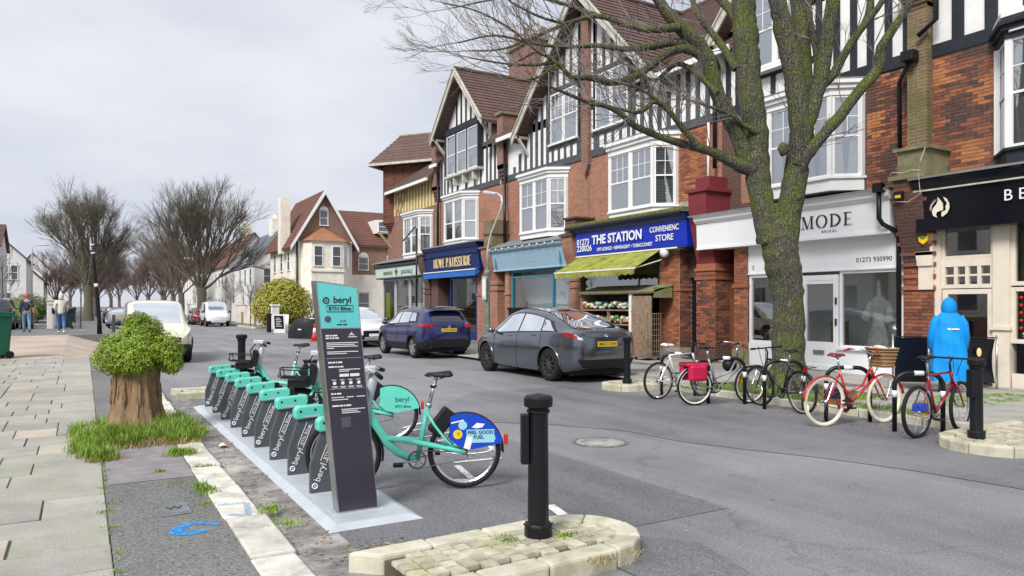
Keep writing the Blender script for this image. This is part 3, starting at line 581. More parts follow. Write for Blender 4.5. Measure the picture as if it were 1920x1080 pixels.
def share_bike(label, loc, ang, skirt='teal', rack=False, steer=0.):
    t = thing('hire_bicycle', label, 'bicycle', loc, ang, 'teal hire bicycles in the dock'); r = .335
    wheel(t, 0, 0, r, r, .026); wheel(t, 1.08, 0, r, r, .026, steer=steer)
    m = MB(); m.tube([(.875, 0, .74), (.80, 0, .60), (.70, 0, .44), (.60, 0, .345), (.50, 0, .295), (.43, 0, .28)], [.04, .042, .042, .04, .036, .034], 12)
    m.tube([(.905, 0, .66), (.86, 0, .84)], .032, 12); m.tube([(.43, 0, .27), (.335, 0, .75)], .025, 12)
    for s_ in (1, -1):
        m.tube([(.70, s_*.02, .475), (.5, s_*.045, .45), (.3, s_*.06, .41), (.12, s_*.065, .37), (0, s_*.065, r)], [.02, .026, .026, .022, .018], 8)
        m.tube([(.345, s_*.02, .70), (.27, s_*.05, .58), (.17, s_*.06, .45), (.1, s_*.065, .385)], [.014, .013, .013, .012], 8)
    o = m.build('frame', 'teal', t, smooth=True)
    text(o, 'beryl', .06, (.76, -.043, .51), (Matrix.Rotation(R(90), 3, 'X') @ Matrix.Rotation(R(58), 3, 'Z')).to_euler(), 'print_black', .001, world=False, space=1.1); 
    text(o, '54248', .028, (.2, .073, .405), (Matrix.Rotation(R(180), 3, 'Z') @ Matrix.Rotation(R(90), 3, 'X') @ Matrix.Rotation(R(-8), 3, 'Z')).to_euler(), 'print_black', .001, world=False)
    m = MB(); m.tube([(.33, 0, .74), (.262, 0, 1.0)], .017, 12); m.lathe([(.028, -.02), (.028, .02)], 12, (.325, 0, .765)); o = m.build('seat_post', 'chrome', t, smooth=True)
    MB().box(.255, .31, -.03, .03, .925, .945).build('clamp', 'black_plastic', t)
    saddle(t, .235, 1.035)
    m = MB(); m.box(-.075, .075, -.045, .045, -.13, .13); o = m.build('ring_lock', 'black_plastic', t, bevel=.02); o.location = (.205, 0, .61); o.rotation_euler = (0, R(-38), 0)
    # rear mudguard with printed skirts
    m = MB(); rm = r+.03
    m.grid(lambda u, v: (lambda a, k: (-k*math.cos(a), (v-.5)*.085, r+k*math.sin(a)))(R(-2+u*128), rm-.018*(abs(v-.5)*2)**2), 22, 6)
    o = m.build('mudguard', 'black_plastic', t, smooth=True); o.modifiers.new('s', 'SOLIDIFY').thickness = .006
    sk = [(-.335, .075)]+[(-(rm-.012)*math.cos(R(a)), (rm-.012)*math.sin(R(a))) for a in range(16, 118, 6)]+[(.135, .17), (.147, .127), (.05, .05), (-.07, .025)]
    for s_ in (1, -1): MB().prism([(p[0], p[1]+r) for p in sk], 'y', s_*.04, s_*.046).build('mudguard_skirt', skirt, t, fix=True)
    RY = (Matrix.Rotation(R(180), 3, 'Z') @ Matrix.Rotation(R(90), 3, 'X')).to_euler()
    if skirt == 'teal':
        text(t, 'beryl', .085, (-.135, .048, r+.185), RY, 'print_black', .001, world=False); text(t, 'BTN Bikes', .045, (-.145, .048, r+.10), RY, 'print_black', .001, world=False)
    else:
        m = MB(); m.box(-.268, -.015, .047, .0485, r+.085, r+.205); m.build('sticker', 'pale_sticker', t)
        text(t, 'FEEL GOOD', .044, (-.142, .050, r+.178), RY, 'navy', .001, world=False, bold=.0008); text(t, 'FUEL', .044, (-.125, .050, r+.135), RY, 'navy', .001, world=False, bold=.0008)
        m = MB(); m.lathe([(.04, .047), (.04, .0485)], 18, (.02, 0, r+.245), 'y'); m.lathe([(.034, .047), (.034, .0495)], 16, (-.245, 0, r+.125), 'y'); m.build('sticker', 'pale_sticker', t)
        MB().lathe([(.042, .047), (.042, .0487)], 18, (.065, 0, r+.165), 'y').build('sticker', 'yellow', t)
        MB().prism([(-.11, r+.265), (-.06, r+.225), (-.11, r+.215), (-.16, r+.225), (-.18, r+.255)], 'y', .047, .0487).build('sticker', 'print_white', t)
        o = MB().box(-.03, .03, .0486, .0505, -.055, .055).build('sticker', 'print_white', t); o.location = (-.03, 0, r+.085); o.rotation_euler = (0, R(-15), 0)
        MB().bar((.125, .049, r+.268), (.01, .049, r+.292), .002, .012).build('sticker', 'print_white', t)
        MB().lathe([(.016, .0495), (.016, .051)], 10, (.06, 0, r+.17), 'y').build('sticker', 'leaf_shrub', t)
    m = MB(); m.box(-.40, -.365, -.03, .03, r+.055, r+.15); m.build('tail_light', 'red', t, bevel=.008)
    if rack:
        m = MB()
        for yy in (-.07, 0, .07): m.tube([(.22, yy, .80), (-.36, yy, .80)], .008, 6)
        for xx in (-.34, -.1, .2): m.tube([(xx, -.07, .80), (xx, .07, .80)], .008, 6)
        for s_ in (1, -1): m.tube([(-.1, s_*.07, .8), (0, s_*.075, r)], .007, 6)
        m.box(-.34, .2, -.06, .06, .755, .79); m.build('rear_rack', 'black_plastic', t)
    # front end
    f = bpy.data.objects.new('front_end', None); COL.objects.link(f); f.parent = t; f.location = (.885, 0, 0)
    m = MB()
    for s_ in (1, -1): m.tube([(.03, s_*.03, .66), (.06, s_*.055, .60), (.14, s_*.06, .42), (.195, s_*.06, r)], [.018, .018, .015, .013], 8)
    m.tube([(.04, -.05, .64), (.04, .05, .64)], .018, 8); m.build('fork', 'teal', f, smooth=True)
    m = MB(); m.tube([(0, 0, .70), (-.03, 0, .86), (-.055, 0, .98), (-.06, 0, 1.06)], [.034, .04, .045, .03], 12); m.build('stem_cowl', 'galv', f, smooth=True)
    m = MB(); m.tube([(-.13, .33, 1.06), (-.10, .24, 1.08), (-.03, .1, 1.10), (-.02, 0, 1.10), (-.03, -.1, 1.10), (-.10, -.24, 1.08), (-.13, -.33, 1.06)], [.016]*7, 8); m.box(-.09, .06, -.09, .09, 1.075, 1.125); m.build('handlebar', 'galv', f, bevel=.01)
    for s_ in (1, -1):
        m = MB(); m.tube([(-.10, s_*.24, 1.08), (-.145, s_*.37, 1.055)], .02, 8); m.build('grip', 'black_plastic', f, smooth=True)
        m = MB(); m.tube([(-.05, s_*.2, 1.08), (.02, s_*.27, 1.05), (.03, s_*.34, 1.03)], .006, 5); m.build('brake_lever', 'chrome', f)
    m = MB(); m.tube([(.02, .05, 1.09), (.1, .12, .98), (.08, .06, .7)], .006, 5); m.tube([(.02, -.05, 1.09), (.12, -.1, .95), (.08, -.06, .7)], .006, 5); m.build('cable', 'black_plastic', f)
    m = MB()
    for yy in (-.16, -.08, 0, .08, .16): m.tube([(.06, yy, .80), (.40, yy, .82)], .006, 5)
    for xx in (.1, .22, .34): m.tube([(xx, -.17, .81), (xx, .17, .81)], .006, 5)
    m.tube([(.06, -.17, .9), (.40, -.17, .92), (.42, 0, .92), (.40, .17, .92), (.06, .17, .9)], .008, 6)
    for yy in (-.17, .17): m.tube([(.38, yy, .82), (.40, yy, .92)], .006, 5)
    m.prism([(.02, .72), (.08, .74), (.06, .98), (.0, .96)], 'y', -.15, .15); m.box(.08, .32, -.12, .12, .70, .79); m.build('front_rack', 'black_plastic', f)
    MB().lathe([(.035, 0), (.04, .03), (.0, .03)], 12, (.41, 0, .85), 'x').build('front_light', 'chrome', f)
    m = MB(); m.grid(lambda u, v: (lambda a, k: (.195-k*math.cos(a), (v-.5)*.08, r+k*math.sin(a)))(R(-10+u*130), r+.022-.015*(abs(v-.5)*2)**2), 18, 4); o = m.build('mudguard', 'black_plastic', f, smooth=True); o.modifiers.new('s', 'SOLIDIFY').thickness = .005
    crank(t, .43, .28, .085, -8)
    return t
M('pale_sticker', (.30, .62, .72), .5, var=.05); M('skirt_blue', (.008, .06, .50), .35, var=.05)
share_bike('teal hire bicycle with bright blue stickered rear mudguard next to the totem', (3.01, 5.98, .008), math.atan2(.40, -1.0), 'skirt_blue')
share_bike('teal hire bicycle with front rack in the middle of the dock row', (3.25, 8.45, .008), math.atan2(.34, -1.0), 'teal')
share_bike('teal hire bicycle with black rear rack near the far end of the dock', (3.2, 11.55, .008), math.atan2(.30, -1.0), 'teal', True)
# ------------------------------------------------------------------ terrace on the right: helpers
WX, SX, PZ = 15.8, 15.2, .1
def courses(e, r, ax, a0, a1, n, th=.035, drop=.12):
    """stepped tile courses from eave e to ridge r (2-D points in the plane across axis ax), extruded a0..a1"""
    e = Vector(e); r = Vector(r); d = (r-e)/n; nrm = Vector((-d.y, d.x)).normalized(); nrm = nrm if nrm.y > 0 else -nrm
    pts = []
    for i in range(n): p = e+d*i; pts += [tuple(p+nrm*th), tuple(p+d*.98+nrm*.006)]
    pts.append(tuple(r)); pts += [tuple(r-Vector((0, drop))), tuple(e-Vector((0, drop)))]
    return MB().prism(pts, ax, a0, a1)
def sash(par, w, h, loc, rz, frame='white', split=.5, top=(2, 2), bot=(1, 1), back='curtain', fw=.055, glass='glass_up', dep=.07, tilt=0., cur=.0):
    """sash window facing local -y, origin at lower centre; frame, two panes, blind or curtain"""
    T = Matrix.Translation(Vector(loc)-root_loc(par)) @ Matrix.Rotation(rz, 4, 'Z')
    def mk(m, nm, mat):
        m.v = [tuple(T @ Vector(v)) for v in m.v]; return m.build(nm, mat, par)
    m = MB(); m.box(-w/2, -w/2+fw, 0, dep, 0, h); m.box(w/2-fw, w/2, 0, dep, 0, h); m.box(-w/2+fw, w/2-fw, 0, dep, 0, fw*1.2); m.box(-w/2+fw, w/2-fw, 0, dep, h-fw, h)
    zm = h*split; m.box(-w/2+fw, w/2-fw, .004, dep, zm-fw*.45, zm+fw*.45)
    iw = w-2*fw
    for (nx, nz), z0, z1 in ((bot, fw*1.2, zm-fw*.45), (top, zm+fw*.45, h-fw)):
        for i in range(1, nx): x = -iw/2+iw*i/nx; m.box(x-.01, x+.01, .014, .045, z0, z1)
        for j in range(1, nz): z = z0+(z1-z0)*j/nz; m.box(-iw/2, iw/2, .016, .043, z-.01, z+.01)
    mk(m, 'sash_frame', frame)
    for z0, z1 in ((fw*1.2, zm-fw*.45), (zm+fw*.45, h-fw)): mk(MB().poly((-iw/2, .03, z0), (iw/2, .03, z0), (iw/2, .03, z1), (-iw/2, .03, z1)), 'pane', glass)
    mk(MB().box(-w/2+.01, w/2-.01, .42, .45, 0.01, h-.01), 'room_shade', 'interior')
    if back == 'curtain':
        for s_ in (-1, 1): mk(MB().grid(lambda u, v: (s_*(iw/2-u*iw*(.46 if cur == 0 else cur)*(1-.25*math.sin(v*3.1))), .10+.015*math.sin(u*26), fw+v*(h-2*fw)), 16, 4), 'curtain', 'curtain')
    elif back == 'net': mk(MB().grid(lambda u, v: (-iw/2+u*iw, .1+.012*math.sin(u*34), fw+v*(h-2*fw)), 22, 2), 'net_curtain', 'curtain')
    elif back == 'blind':
        b = MB(); k = int(h/.05)
        for i in range(k): z = fw+(h-2*fw)*i/k; b.poly((-iw/2, .09, z), (iw/2, .09, z), (iw/2, .12, z+.035), (-iw/2, .12, z+.035))
        mk(b, 'slatted_blind', 'blind')
    elif back == 'shade': mk(MB().box(-iw/2, iw/2, .1, .11, h*.35, h-fw), 'roller_blind', 'blind')
def bay(par, yc, wd, z0, z1, proj=.6, frame='white', trim='white', styles=('net', 'net', 'net', 'net'), top=(3, 2), bot=(1, 1), split=.5, apron=.28, corn=.32):
    """canted bay: cornice, apron, posts and four sashes"""
    a = wd/2; f = a-proj*.75; X = WX-proj
    plan = lambda g: [(WX-.01, yc+a+g), (X-g, yc+f+g*.4), (X-g, yc-f-g*.4), (WX-.01, yc-a-g)]
    b = MB().prism(plan(0), 'z', z0-apron, z0).build('bay_window', trim, par, world=True, bevel=.006)
    MB().prism(plan(.10), 'z', z1+corn*.45, z1+corn*.75).build('cornice', trim, b, world=True); MB().prism(plan(.17), 'z', z1+corn*.75, z1+corn).build('cornice_top', trim, b, world=True); MB().prism(plan(.03), 'z', z1, z1+corn*.45).build('frieze', trim, b, world=True)
    MB().prism(plan(.14), 'z', z1+corn, z1+corn+.05).build('lead_top', 'lead', b, world=True); MB().prism(plan(.06), 'z', z0, z0+.05).build('sill', trim, b, world=True)
    m = MB()
    for (x, y) in ((X+.05, yc+f-.03), (X+.05, yc-f+.03), (X+.05, yc), (WX-.05, yc+a-.05), (WX-.05, yc-a+.05)): m.box(x-.055, x+.055, y-.06, y+.06, z0+.05, z1)
    m.build('posts', frame, b, world=True)
    h = z1-z0-.05; wf = f-.09
    for i, s_ in enumerate((1, -1)): sash(b, wf, h, (X+.015, yc+s_*f/2, z0+.05), R(-90), frame, split, top, bot, styles[i])
    L_ = math.hypot(proj, proj*.75)-.1; ang = math.atan2(proj, proj*.75)
    for i, s_ in enumerate((1, -1)):
        rz = R(-90)-ang if s_ > 0 else R(-90)+ang
        sash(b, L_, h, ((X+WX)/2, yc+s_*(f+a)/2, z0+.05), rz, frame, split, (2, 2) if top[0] > 1 else (1, 1), bot, styles[2+i])
    return b
BR = {}
def bricks(par, x, y0, y1, z0, z1, face='x', lim=300, pick=None, skip=None, depth=.012):
    """bricks as separate pieces on a mortar face looking along -X (face 'x', y0..y1) or -Y (face 'y': plane y=x, spanning y0..y1 in X)"""
    spots = []; row = 0; z = z0
    while z+.065 <= z1+.02:
        a = y0-(.1125 if row % 2 else 0)
        while a < y1:
            s, e = max(a, y0), min(a+.215, y1)
            if e-s > .05:
                c = (s+e)/2
                if not (skip and skip(c, z+.0325)): spots.append((c, z+.0325, e-s))
            a += .225
        z += .075; row += 1
    rest = spots[lim:]
    for (c, zz, l) in spots[:lim]:
        k = pick(c, zz) if pick else rnd.choice((0, 0, 1, 1, 2, 4)); key = ('b', k)
        if key not in BR: BR[key] = MB().box(-.5, .5, -.5, .5, -.5, .5); me = BR[key].build('brick', 'brick%d' % k); BR[key] = me.data; bpy.data.objects.remove(me)
        o = bpy.data.objects.new('brick', BR[key]); COL.objects.link(o); o.parent = par
        off = root_loc(par); j = rnd.uniform(-.003, .003)
        o.location = (Vector((x+j, c, zz)) if face == 'x' else Vector((c, x+j, zz)))-off
        o.scale = (depth*2, l-.002, .064) if face == 'x' else (l-.002, depth*2, .064)
    if rest:
        m = MB()
        for (c, zz, l) in rest:
            m.k = rnd.choice((0, 0, 1, 1, 2, 4))
            if face == 'x': m.box(x-depth+rnd.uniform(-.003, .003), x+.01, c-l/2, c+l/2, zz-.032, zz+.032)
            else: m.box(c-l/2, c+l/2, x-depth+rnd.uniform(-.003, .003), x+.01, zz-.032, zz+.032)
        o = m.build('brickwork', ['brick0', 'brick1', 'brick2', 'brick3', 'brick4'], par, world=True); o['kind'] = 'stuff'
def shell(t, y0, y1, wall='brick_far', zt=7.0, eave=8.85, panel='panel_white', room='interior', depth=3.2, roof='tile_plum', ridge=13.2, roofgap=None):
    bx('wall', wall, t, WX, WX+.3, y0+.02, y1-.02, 4.0, zt); bx('upper_wall', panel, t, WX+.003, WX+.3, y0+.02, y1-.02, zt, eave+.2)
    bx('rear_wall', 'brick_dark', t, WX+.3, 24.5, y0+.02, y1-.02, 3.5, eave-.05); bx('room_back', room, t, SX+depth, SX+depth+.1, y0+.1, y1-.1, 0, 3.5); bx('room_ceiling', room, t, SX+.3, SX+depth, y0+.1, y1-.1, 3.4, 3.5)
    bx('party_wall', 'brick_dark', t, SX+.35, 24.5, y0+.02, y0+.12, 0, 3.5); bx('party_wall', 'brick_dark', t, SX+.35, 24.5, y1-.12, y1-.02, 0, 3.5); bx('room_floor', room, t, SX+.1, SX+depth, y0+.12, y1-.12, PZ, PZ+.03)
    if roof:
        sl_ = (ridge-eave)/5.15; ga, gb = roofgap or (y1, y1)
        o = courses((16.35, eave+sl_*1.0), (20.5, ridge), 'y', y0, y1, 21).build('roof', roof, t, world=True)
        for a_, b_ in ((y0, ga), (gb, y1)):
            if b_-a_ > .05: courses((15.35, eave), (16.4, eave+sl_*1.05), 'y', a_, b_, 5).build('eaves_course', roof, o, world=True)
        MB().prism([(20.5, ridge), (25.5, eave), (25.5, eave-.1), (20.5, ridge-.12)], 'y', y0, y1).build('rear_roof', roof, t, world=True)
        MB().tube([(20.5, y0, ridge+.02), (20.5, y1, ridge+.02)], .11, 8).build('ridge_tiles', roof, o, world=True)
def studs(t, ys, z0, z1, w=.13, mat='timber', x=None):
    for y in ys:
        zz = z1(y) if callable(z1) else z1
        if zz-z0 > .12: bx('stud', mat, t, (x or WX)-.035, (x or WX)+.01, y-w/2, y+w/2, z0, zz)
def rail(t, y0, y1, z, h=.24, mat='timber', x=None): return bx('rail', mat, t, (x or WX)-.05, (x or WX)+.01, y0, y1, z, z+h)
def frange(a, b, s):
    o = []
    while a < b: o.append(a); a += s
    return o
def gable(t, yc, hw, zf, za, x=15.25, mat='barge', roof='tile_plum', back=20.5, n=18, ov=.28):
    """bargeboards + two tiled slopes of a cross gable with its ridge along X"""
    k = (za-zf)/hw; ye = hw+ov; ze = zf-ov*k
    for s_ in (1, -1):
        o = courses((yc+s_*ye, ze), (yc, za), 'x', x+.02, back, n).build('gable_roof', roof, t, world=True)
        m = MB(); d = Vector((s_*ye, ze-za)).normalized(); nn = Vector((0, .30))
        m.prism([(yc, za+.06), (yc+s_*ye, ze+.06), (yc+s_*(ye+.02), ze-.22), (yc, za-.30)], 'x', x-.04, x+.02); b = m.build('bargeboard', mat, t, world=True)
        MB().prism([(yc, za+.10), (yc+s_*(ye+.03), ze+.10), (yc+s_*(ye+.03), ze+.03), (yc, za+.03)], 'x', x-.09, x+.02).build('barge_moulding', mat, b, world=True)
        MB().prism([(yc, za-.06), (yc+s_*ye, ze-.06), (yc+s_*ye, ze-.10), (yc, za-.10)], 'x', x+.02, WX).build('soffit', mat, t, world=True)
        m = MB(); y = yc+s_*(hw-.02); m.prism([(x+.0, ze+.1), (x+.1, ze+.12), (WX-.02, ze-.5), (WX-.02, ze-.68)], 'y', y-.06, y+.06); m.box(x, WX, y-.06, y+.06, ze+.02, ze+.12); m.build('bracket', mat, t, world=True)
    MB().tube([(x-.02, yc, za+.05), (back, yc, za+.05)], .11, 8).build('ridge_tiles', roof, t, world=True)
    return lambda y: za-abs(y-yc)*k-.12
def console(t, yc, w=.72, top=4.42, mats='brick_dark', cap='stone_moss', parapet=True, paint=None, z_c=2.55, front=14.82):
    p = bx('pier', mats, t, SX, WX+.3, yc-w/2, yc+w/2, PZ, z_c)
    bx('plinth', 'kerb_mossy' if False else 'brick_dark', t, SX-.04, WX, yc-w/2-.04, yc+w/2+.04, PZ, PZ+.42)
    for z in (z_c-.45, z_c-.2): bx('string_course', mats, t, SX-.045, WX, yc-w/2-.045, yc+w/2+.045, z, z+.075)
    m = MB(); n = 9
    prof = [(WX, z_c), (SX, z_c)]+[(SX-(SX-front)*math.sin(R(90)*i/n)**1.2, z_c+(top-z_c)*i/n*.92) for i in range(1, n+1)]+[(front, top), (WX, top)]
    m.prism(prof, 'y', yc-w/2+.02, yc+w/2-.02); m.build('console', paint or mats, t, world=True)
    bx('coping', cap, t, front-.07, WX, yc-w/2-.06, yc+w/2+.06, top, top+.09)
    if parapet: bx('parapet', cap, t, front+.15, WX, yc-w/2+.02, yc+w/2-.02, top+.09, top+.62); bx('parapet_cap', cap, t, front+.08, WX, yc-w/2-.05, yc+w/2+.05, top+.62, top+.69)
def lead_roof(t, y0, y1, z0, z1, x0=14.78, mat='lead'): MB().prism([(x0, z0), (x0, z0+.04), (WX+.02, z1), (WX+.02, z1-.3), (WX, z0)], 'y', y0, y1).build('shopfront_roof', mat, t, world=True)
def fascia(t, mat, y0, y1, z0, z1, x0=14.95, lean=.08, trim=None):
    o = MB().prism([(x0+lean, z0), (x0, z1), (SX+.3, z1), (SX+.3, z0)], 'y', y0, y1).build('fascia', mat, t, world=True)
    MB().prism([(x0-.02, z1), (x0-.10, z1+.08), (x0-.12, z1+.17), (x0-.17, z1+.20), (SX+.3, z1+.20), (SX+.3, z1)], 'y', y0-.02, y1+.02).build('fascia_cornice', trim or mat, t, world=True)
    bx('fascia_sill', trim or mat, t, x0+lean-.02, SX+.3, y0, y1, z0-.07, z0)
    return o
def pane(t, y0, y1, z0, z1, x=SX+.12, mat='glass', name='shop_window_pane'): return MB().poly((x, y0, z0), (x, y0, z1), (x, y1, z1), (x, y1, z0)).build(name, mat, t, world=True)
def frame(t, y0, y1, z0, z1, x=SX+.12, w=.07, mat='white_shop', name='window_frame', d=.05):
    m = MB(); m.box(x-d, x+d, y0, y0+w, z0, z1); m.box(x-d, x+d, y1-w, y1, z0, z1); m.box(x-d, x+d, y0+w, y1-w, z0, z0+w); m.box(x-d, x+d, y0+w, y1-w, z1-w, z1)
    return m.build(name, mat, t, world=True, bevel=.006)
def pipe(t, pts, r=.045, mat='black_iron', name='drainpipe'): return MB().tube(pts, r, 10).build(name, mat, t, world=True, smooth=True)
def clutter(t, pts, mat, r=.008, name='cable'):
    return MB().tube(pts, r, 5).build(name, mat, t, world=True)

# ================================================================== beauty shop (right edge)
bt = thing('terrace_building', 'black-fronted beauty shop building with cream frames at the right edge', 'building', (WX, 6, PZ), 0, 'timber-framed shop terrace')
shell(bt, 1.0, 9.3, 'mortar', roof=None, room='interior_warm', eave=11.5)
def pk(y, z):
    q = math.sin(y*5.3+z*1.7)+math.sin(z*4.1-y*2.2)+rnd.uniform(-.9, .9)
    return 3 if q > 1.15 else 2 if q < -.9 else rnd.choice((0, 1, 4, 2))
bricks(bt, WX, 7.72, 9.12, 4.5, 7.0, 'x', 300, pk)
rail(bt, 1.0, 9.25, 7.0, .27)
studs(bt, [9.12, 8.45, 7.8, 7.1, 6.4, 5.7, 5.0, 4.3], 7.27, 11.6, .24)
bx('pier', 'brick_mossy', bt, WX-.22, WX+.3, 8.98, 9.42, 4.6, 11.5)
for i in range(6): bx('corbel', 'brick_mossy', bt, WX-.24-.05*i, WX, 8.98-.035*i, 9.42+.035*i, 8.1+.085*i, 8.19+.085*i)
bay(bt, 6.2, 3.0, 4.62, 6.75, .62, 'white', 'timber', ('net',)*4, (2, 2)); m = MB(); m.prism([(WX, 7.8), (15.0, 7.25), (15.0, 4.55), (WX, 4.75)], 'z', 7.12, 7.22); m.prism([(WX, 7.7), (15.1, 7.15), (15.1, 4.6), (WX, 4.75)], 'z', 6.85, 7.12); m.build('bay_hood', 'white', bt, world=True, fix=True)
console(bt, 8.95, .64, 4.30, 'brick0', 'stone_moss', True, 'brick_dark', 2.45, 14.80)
bricks(bt, SX, 8.64, 9.26, .55, 2.42, 'x', 140); bricks(bt, 8.63, SX+.0, SX+.5, .55, 2.42, 'y', 120)
for i in range(8): m = MB().box(14.80+.05*(7-i), WX, 8.58, 9.32, 2.5+i*.22, 2.5+i*.22+.07); m.build('corbel', 'brick1', bt, world=True)
lead_roof(bt, 1, 8.9, 4.25, 4.5, 14.72, 'lead')
fa = fascia(bt, 'fascia_black', 1.0, 8.82, 3.27, 4.02, 14.85, .06)
bx('fascia_edge', 'barge', bt, 14.79, 14.85, 1.0, 8.82, 4.0, 4.03); text(bt, 'B E', .30, (14.842, 7.13, 3.72), FAC, 'print_white', .004, 'LEFT')
m = MB()
def flame(m, oy, oz, k):
    """head-and-hair emblem: profile with flowing hair, a crescent opposite and two thin locks"""
    A = [(275, 205), (320, 260), (350, 310), (340, 330), (355, 345), (345, 360), (350, 385), (300, 395), (265, 410), (255, 440), (270, 480), (215, 450), (200, 390), (215, 350), (260, 300), (280, 250)]
    B = [(350, 210), (400, 245), (430, 310), (432, 370), (405, 430), (345, 475), (325, 465), (330, 410), (380, 395), (385, 370), (378, 345), (398, 310), (390, 280), (370, 260)]
    f = lambda p: (oy-(p[0]-305)/700*k, oz-(p[1]-342)/700*k)
    for l in (A, B): m.prism([f(p) for p in l], 'x', -.004, .002)
    for d in (0, 22): m.tube([(-.002, *f(p)) for p in ((262-d, 232), (235-d, 270), (200-d*.6, 305), (188-d*.6, 345), (190-d*.6, 378))], [.003, .008*k/1.4, .009*k/1.4, .006, .003], 5)
m = MB(); flame(m, 8.30, 3.65, 1.05); m.v = [(14.842+x, y, z) for x, y, z in m.v]; m.build('emblem', 'cream', bt, world=True)
# cream joinery
bx('pilaster', 'cream', bt, SX+.02, SX+.3, 7.2, 7.5, PZ, 3.36); bx('pilaster_moulding', 'cream', bt, SX-.02, SX+.3, 7.17, 7.53, 1.2, 1.27); bx('side_panel', 'cream', bt, SX-.06, SX+.35, 8.62, 8.92, 2.0, 3.2, bevel=.01); MB().prism([(9.16, 3.2), (8.60, 3.2), (8.60, 2.5), (8.92, 2.5), (8.96, 2.8), (9.04, 3.0)], 'x', SX-.10, SX-.02).build('scroll_bracket', 'cream', bt, world=True); bx('side_post', 'cream', bt, SX+.02, SX+.3, 8.50, 8.66, PZ, 3.36)
bx('stall_riser', 'cream', bt, SX+.05, SX+.3, 1.1, 7.17, PZ, .38); frame(bt, 7.5, 8.5, 2.62, 3.34, mat='cream', w=.06); pane(bt, 7.56, 8.44, 2.68, 3.28)
m = MB(); x = SX+.12
m.box(x-.05, x+.05, 7.5, 8.5, 2.02, 2.10); m.box(x-.05, x+.05, 7.5, 8.5, 2.46, 2.62)
for y in (7.5, 7.74, 7.97, 8.19, 8.43): m.box(x-.045, x+.045, y-.0, y+.07, 2.1, 2.46)
m.box(x-.035, x+.035, 7.5, 8.5, 2.26, 2.30); m.build('transom_light', 'cream', bt, world=True); pane(bt, 7.55, 8.45, 2.1, 2.46)
dr = frame(bt, 7.52, 8.48, PZ+.05, 2.0, mat='cream', w=.1, name='door'); pane(dr, 7.62, 8.38, .65, 1.92); bx('door_panel', 'cream', dr, SX+.1, SX+.15, 7.6, 8.4, .2, .66)
frame(bt, 4.6, 7.2, 2.05, 3.34, mat='cream', w=.08); frame(bt, 4.6, 7.2, .95, 2.02, mat='cream', w=.08); pane(bt, 4.66, 7.12, 1.0, 3.28)
bx('window_backing', 'interior', bt, SX+.35, SX+.4, 3.0, 7.15, .9, 3.35)
bx('lower_panel', 'fascia_black', bt, SX+.04, SX+.1, 5.0, 7.08, .42, .92); m = MB(); flame(m, 6.72, .67, 1.1); m.v = [(SX+.035+x, y, z) for x, y, z in m.v]; m.build('emblem', 'cream', bt, world=True)
for i, s in enumerate(('Facials', 'Massage', 'Eyes', 'Waxing', 'Mani', 'Gift')): text(bt, s[:3], .12, (SX+.11, 6.98, 1.90-i*.145), FAC, 'print_white', .002, 'LEFT'); MB().ball((SX+.11, 7.04, 1.97-i*.145), (.01, .03, .03), 8, 5).build('heart_sticker', 'red', bt, world=True)
al = MB().prism([(8.62, 3.22), (8.86, 3.22), (8.83, 3.0), (8.74, 2.93), (8.65, 3.0)], 'x', SX-.2, SX-.1).build('alarm_box', 'yellow', bt, world=True, bevel=.015); MB().lathe([(.06, SX-.206), (.06, SX-.199)], 16, (0, 8.74, 3.10), 'x').build('alarm_disc', 'awning', al, world=True)
o = bx('security_light', 'black_plastic', bt, 14.70, 14.78, 9.0, 9.18, 3.88, 4.06, bevel=.01); bx('lamp_lens', 'yellow', o, 14.694, 14.70, 9.03, 9.15, 3.92, 3.98)
pipe(bt, [(15.5, 8.75, 11.4), (15.5, 8.75, 7.7), (15.44, 9.1, 7.45)], .055); bx('hopper', 'black_iron', bt, 15.3, 15.56, 9.14, 9.42, 6.95, 7.18, bevel=.02); pipe(bt, [(15.48, 9.3, 7.0), (15.6, 9.62, 6.6), (15.68, 9.66, 6.4), (15.70, 9.66, 5.0)], .045)
clutter(bt, [(14.75, 9.3, 4.42), (14.70, 9.2, 4.47), (14.72, 9.0, 4.43), (14.70, 8.8, 4.46), (14.8, 8.66, 4.44)], 'barge', .01); clutter(bt, [(14.8, 8.7, 4.45), (14.7, 8.62, 4.6), (14.85, 8.60, 4.9), (15.5, 8.62, 5.0)], 'barge'); clutter(bt, [(14.71, 8.66, 4.38), (14.71, 8.62, 3.95), (14.74, 8.9, 3.82), (14.74, 9.2, 3.86)], 'barge')
# ================================================================== bridal shop
mo = thing('terrace_building', 'white-fronted bridal shop building behind the street tree', 'building', (WX, 12.1, PZ), 0, 'timber-framed shop terrace')
shell(mo, 9.3, 15.0, 'brick_dark', roof=None, room='white', depth=1.5, eave=9.2)  # shallow white room bounces daylight, its colour standing in for shop lighting
bricks(mo, WX, 9.5, 10.52, 4.35, 7.0, 'x', 300, pk)
bx('wall_skin', 'brick_orange', mo, WX-.005, WX+.01, 13.6, 14.3, 4.5, 7.0)
rail(mo, 9.3, 15.0, 7.0, .27); zt = gable(mo, 12.0, 2.9, 9.3, 12.6, 15.3, 'barge')
MB().prism([(9.1, 9.2), (14.9, 9.2), (12.0, 12.4)], 'x', WX+.003, WX+.2).build('gable_wall', 'panel_white', mo, world=True)
studs(mo, [9.55, 9.98, 10.42, 10.85, 11.3, 11.8, 14.05, 14.4, 14.75], 7.27, lambda y: min(zt(y), 9.1) if y > 14 or y < 10 else zt(y), .17)
studs(mo, [12.2, 12.7, 13.2, 13.7], 7.27, 7.8, .14); rail(mo, 11.9, 14.0, 7.78, .14)
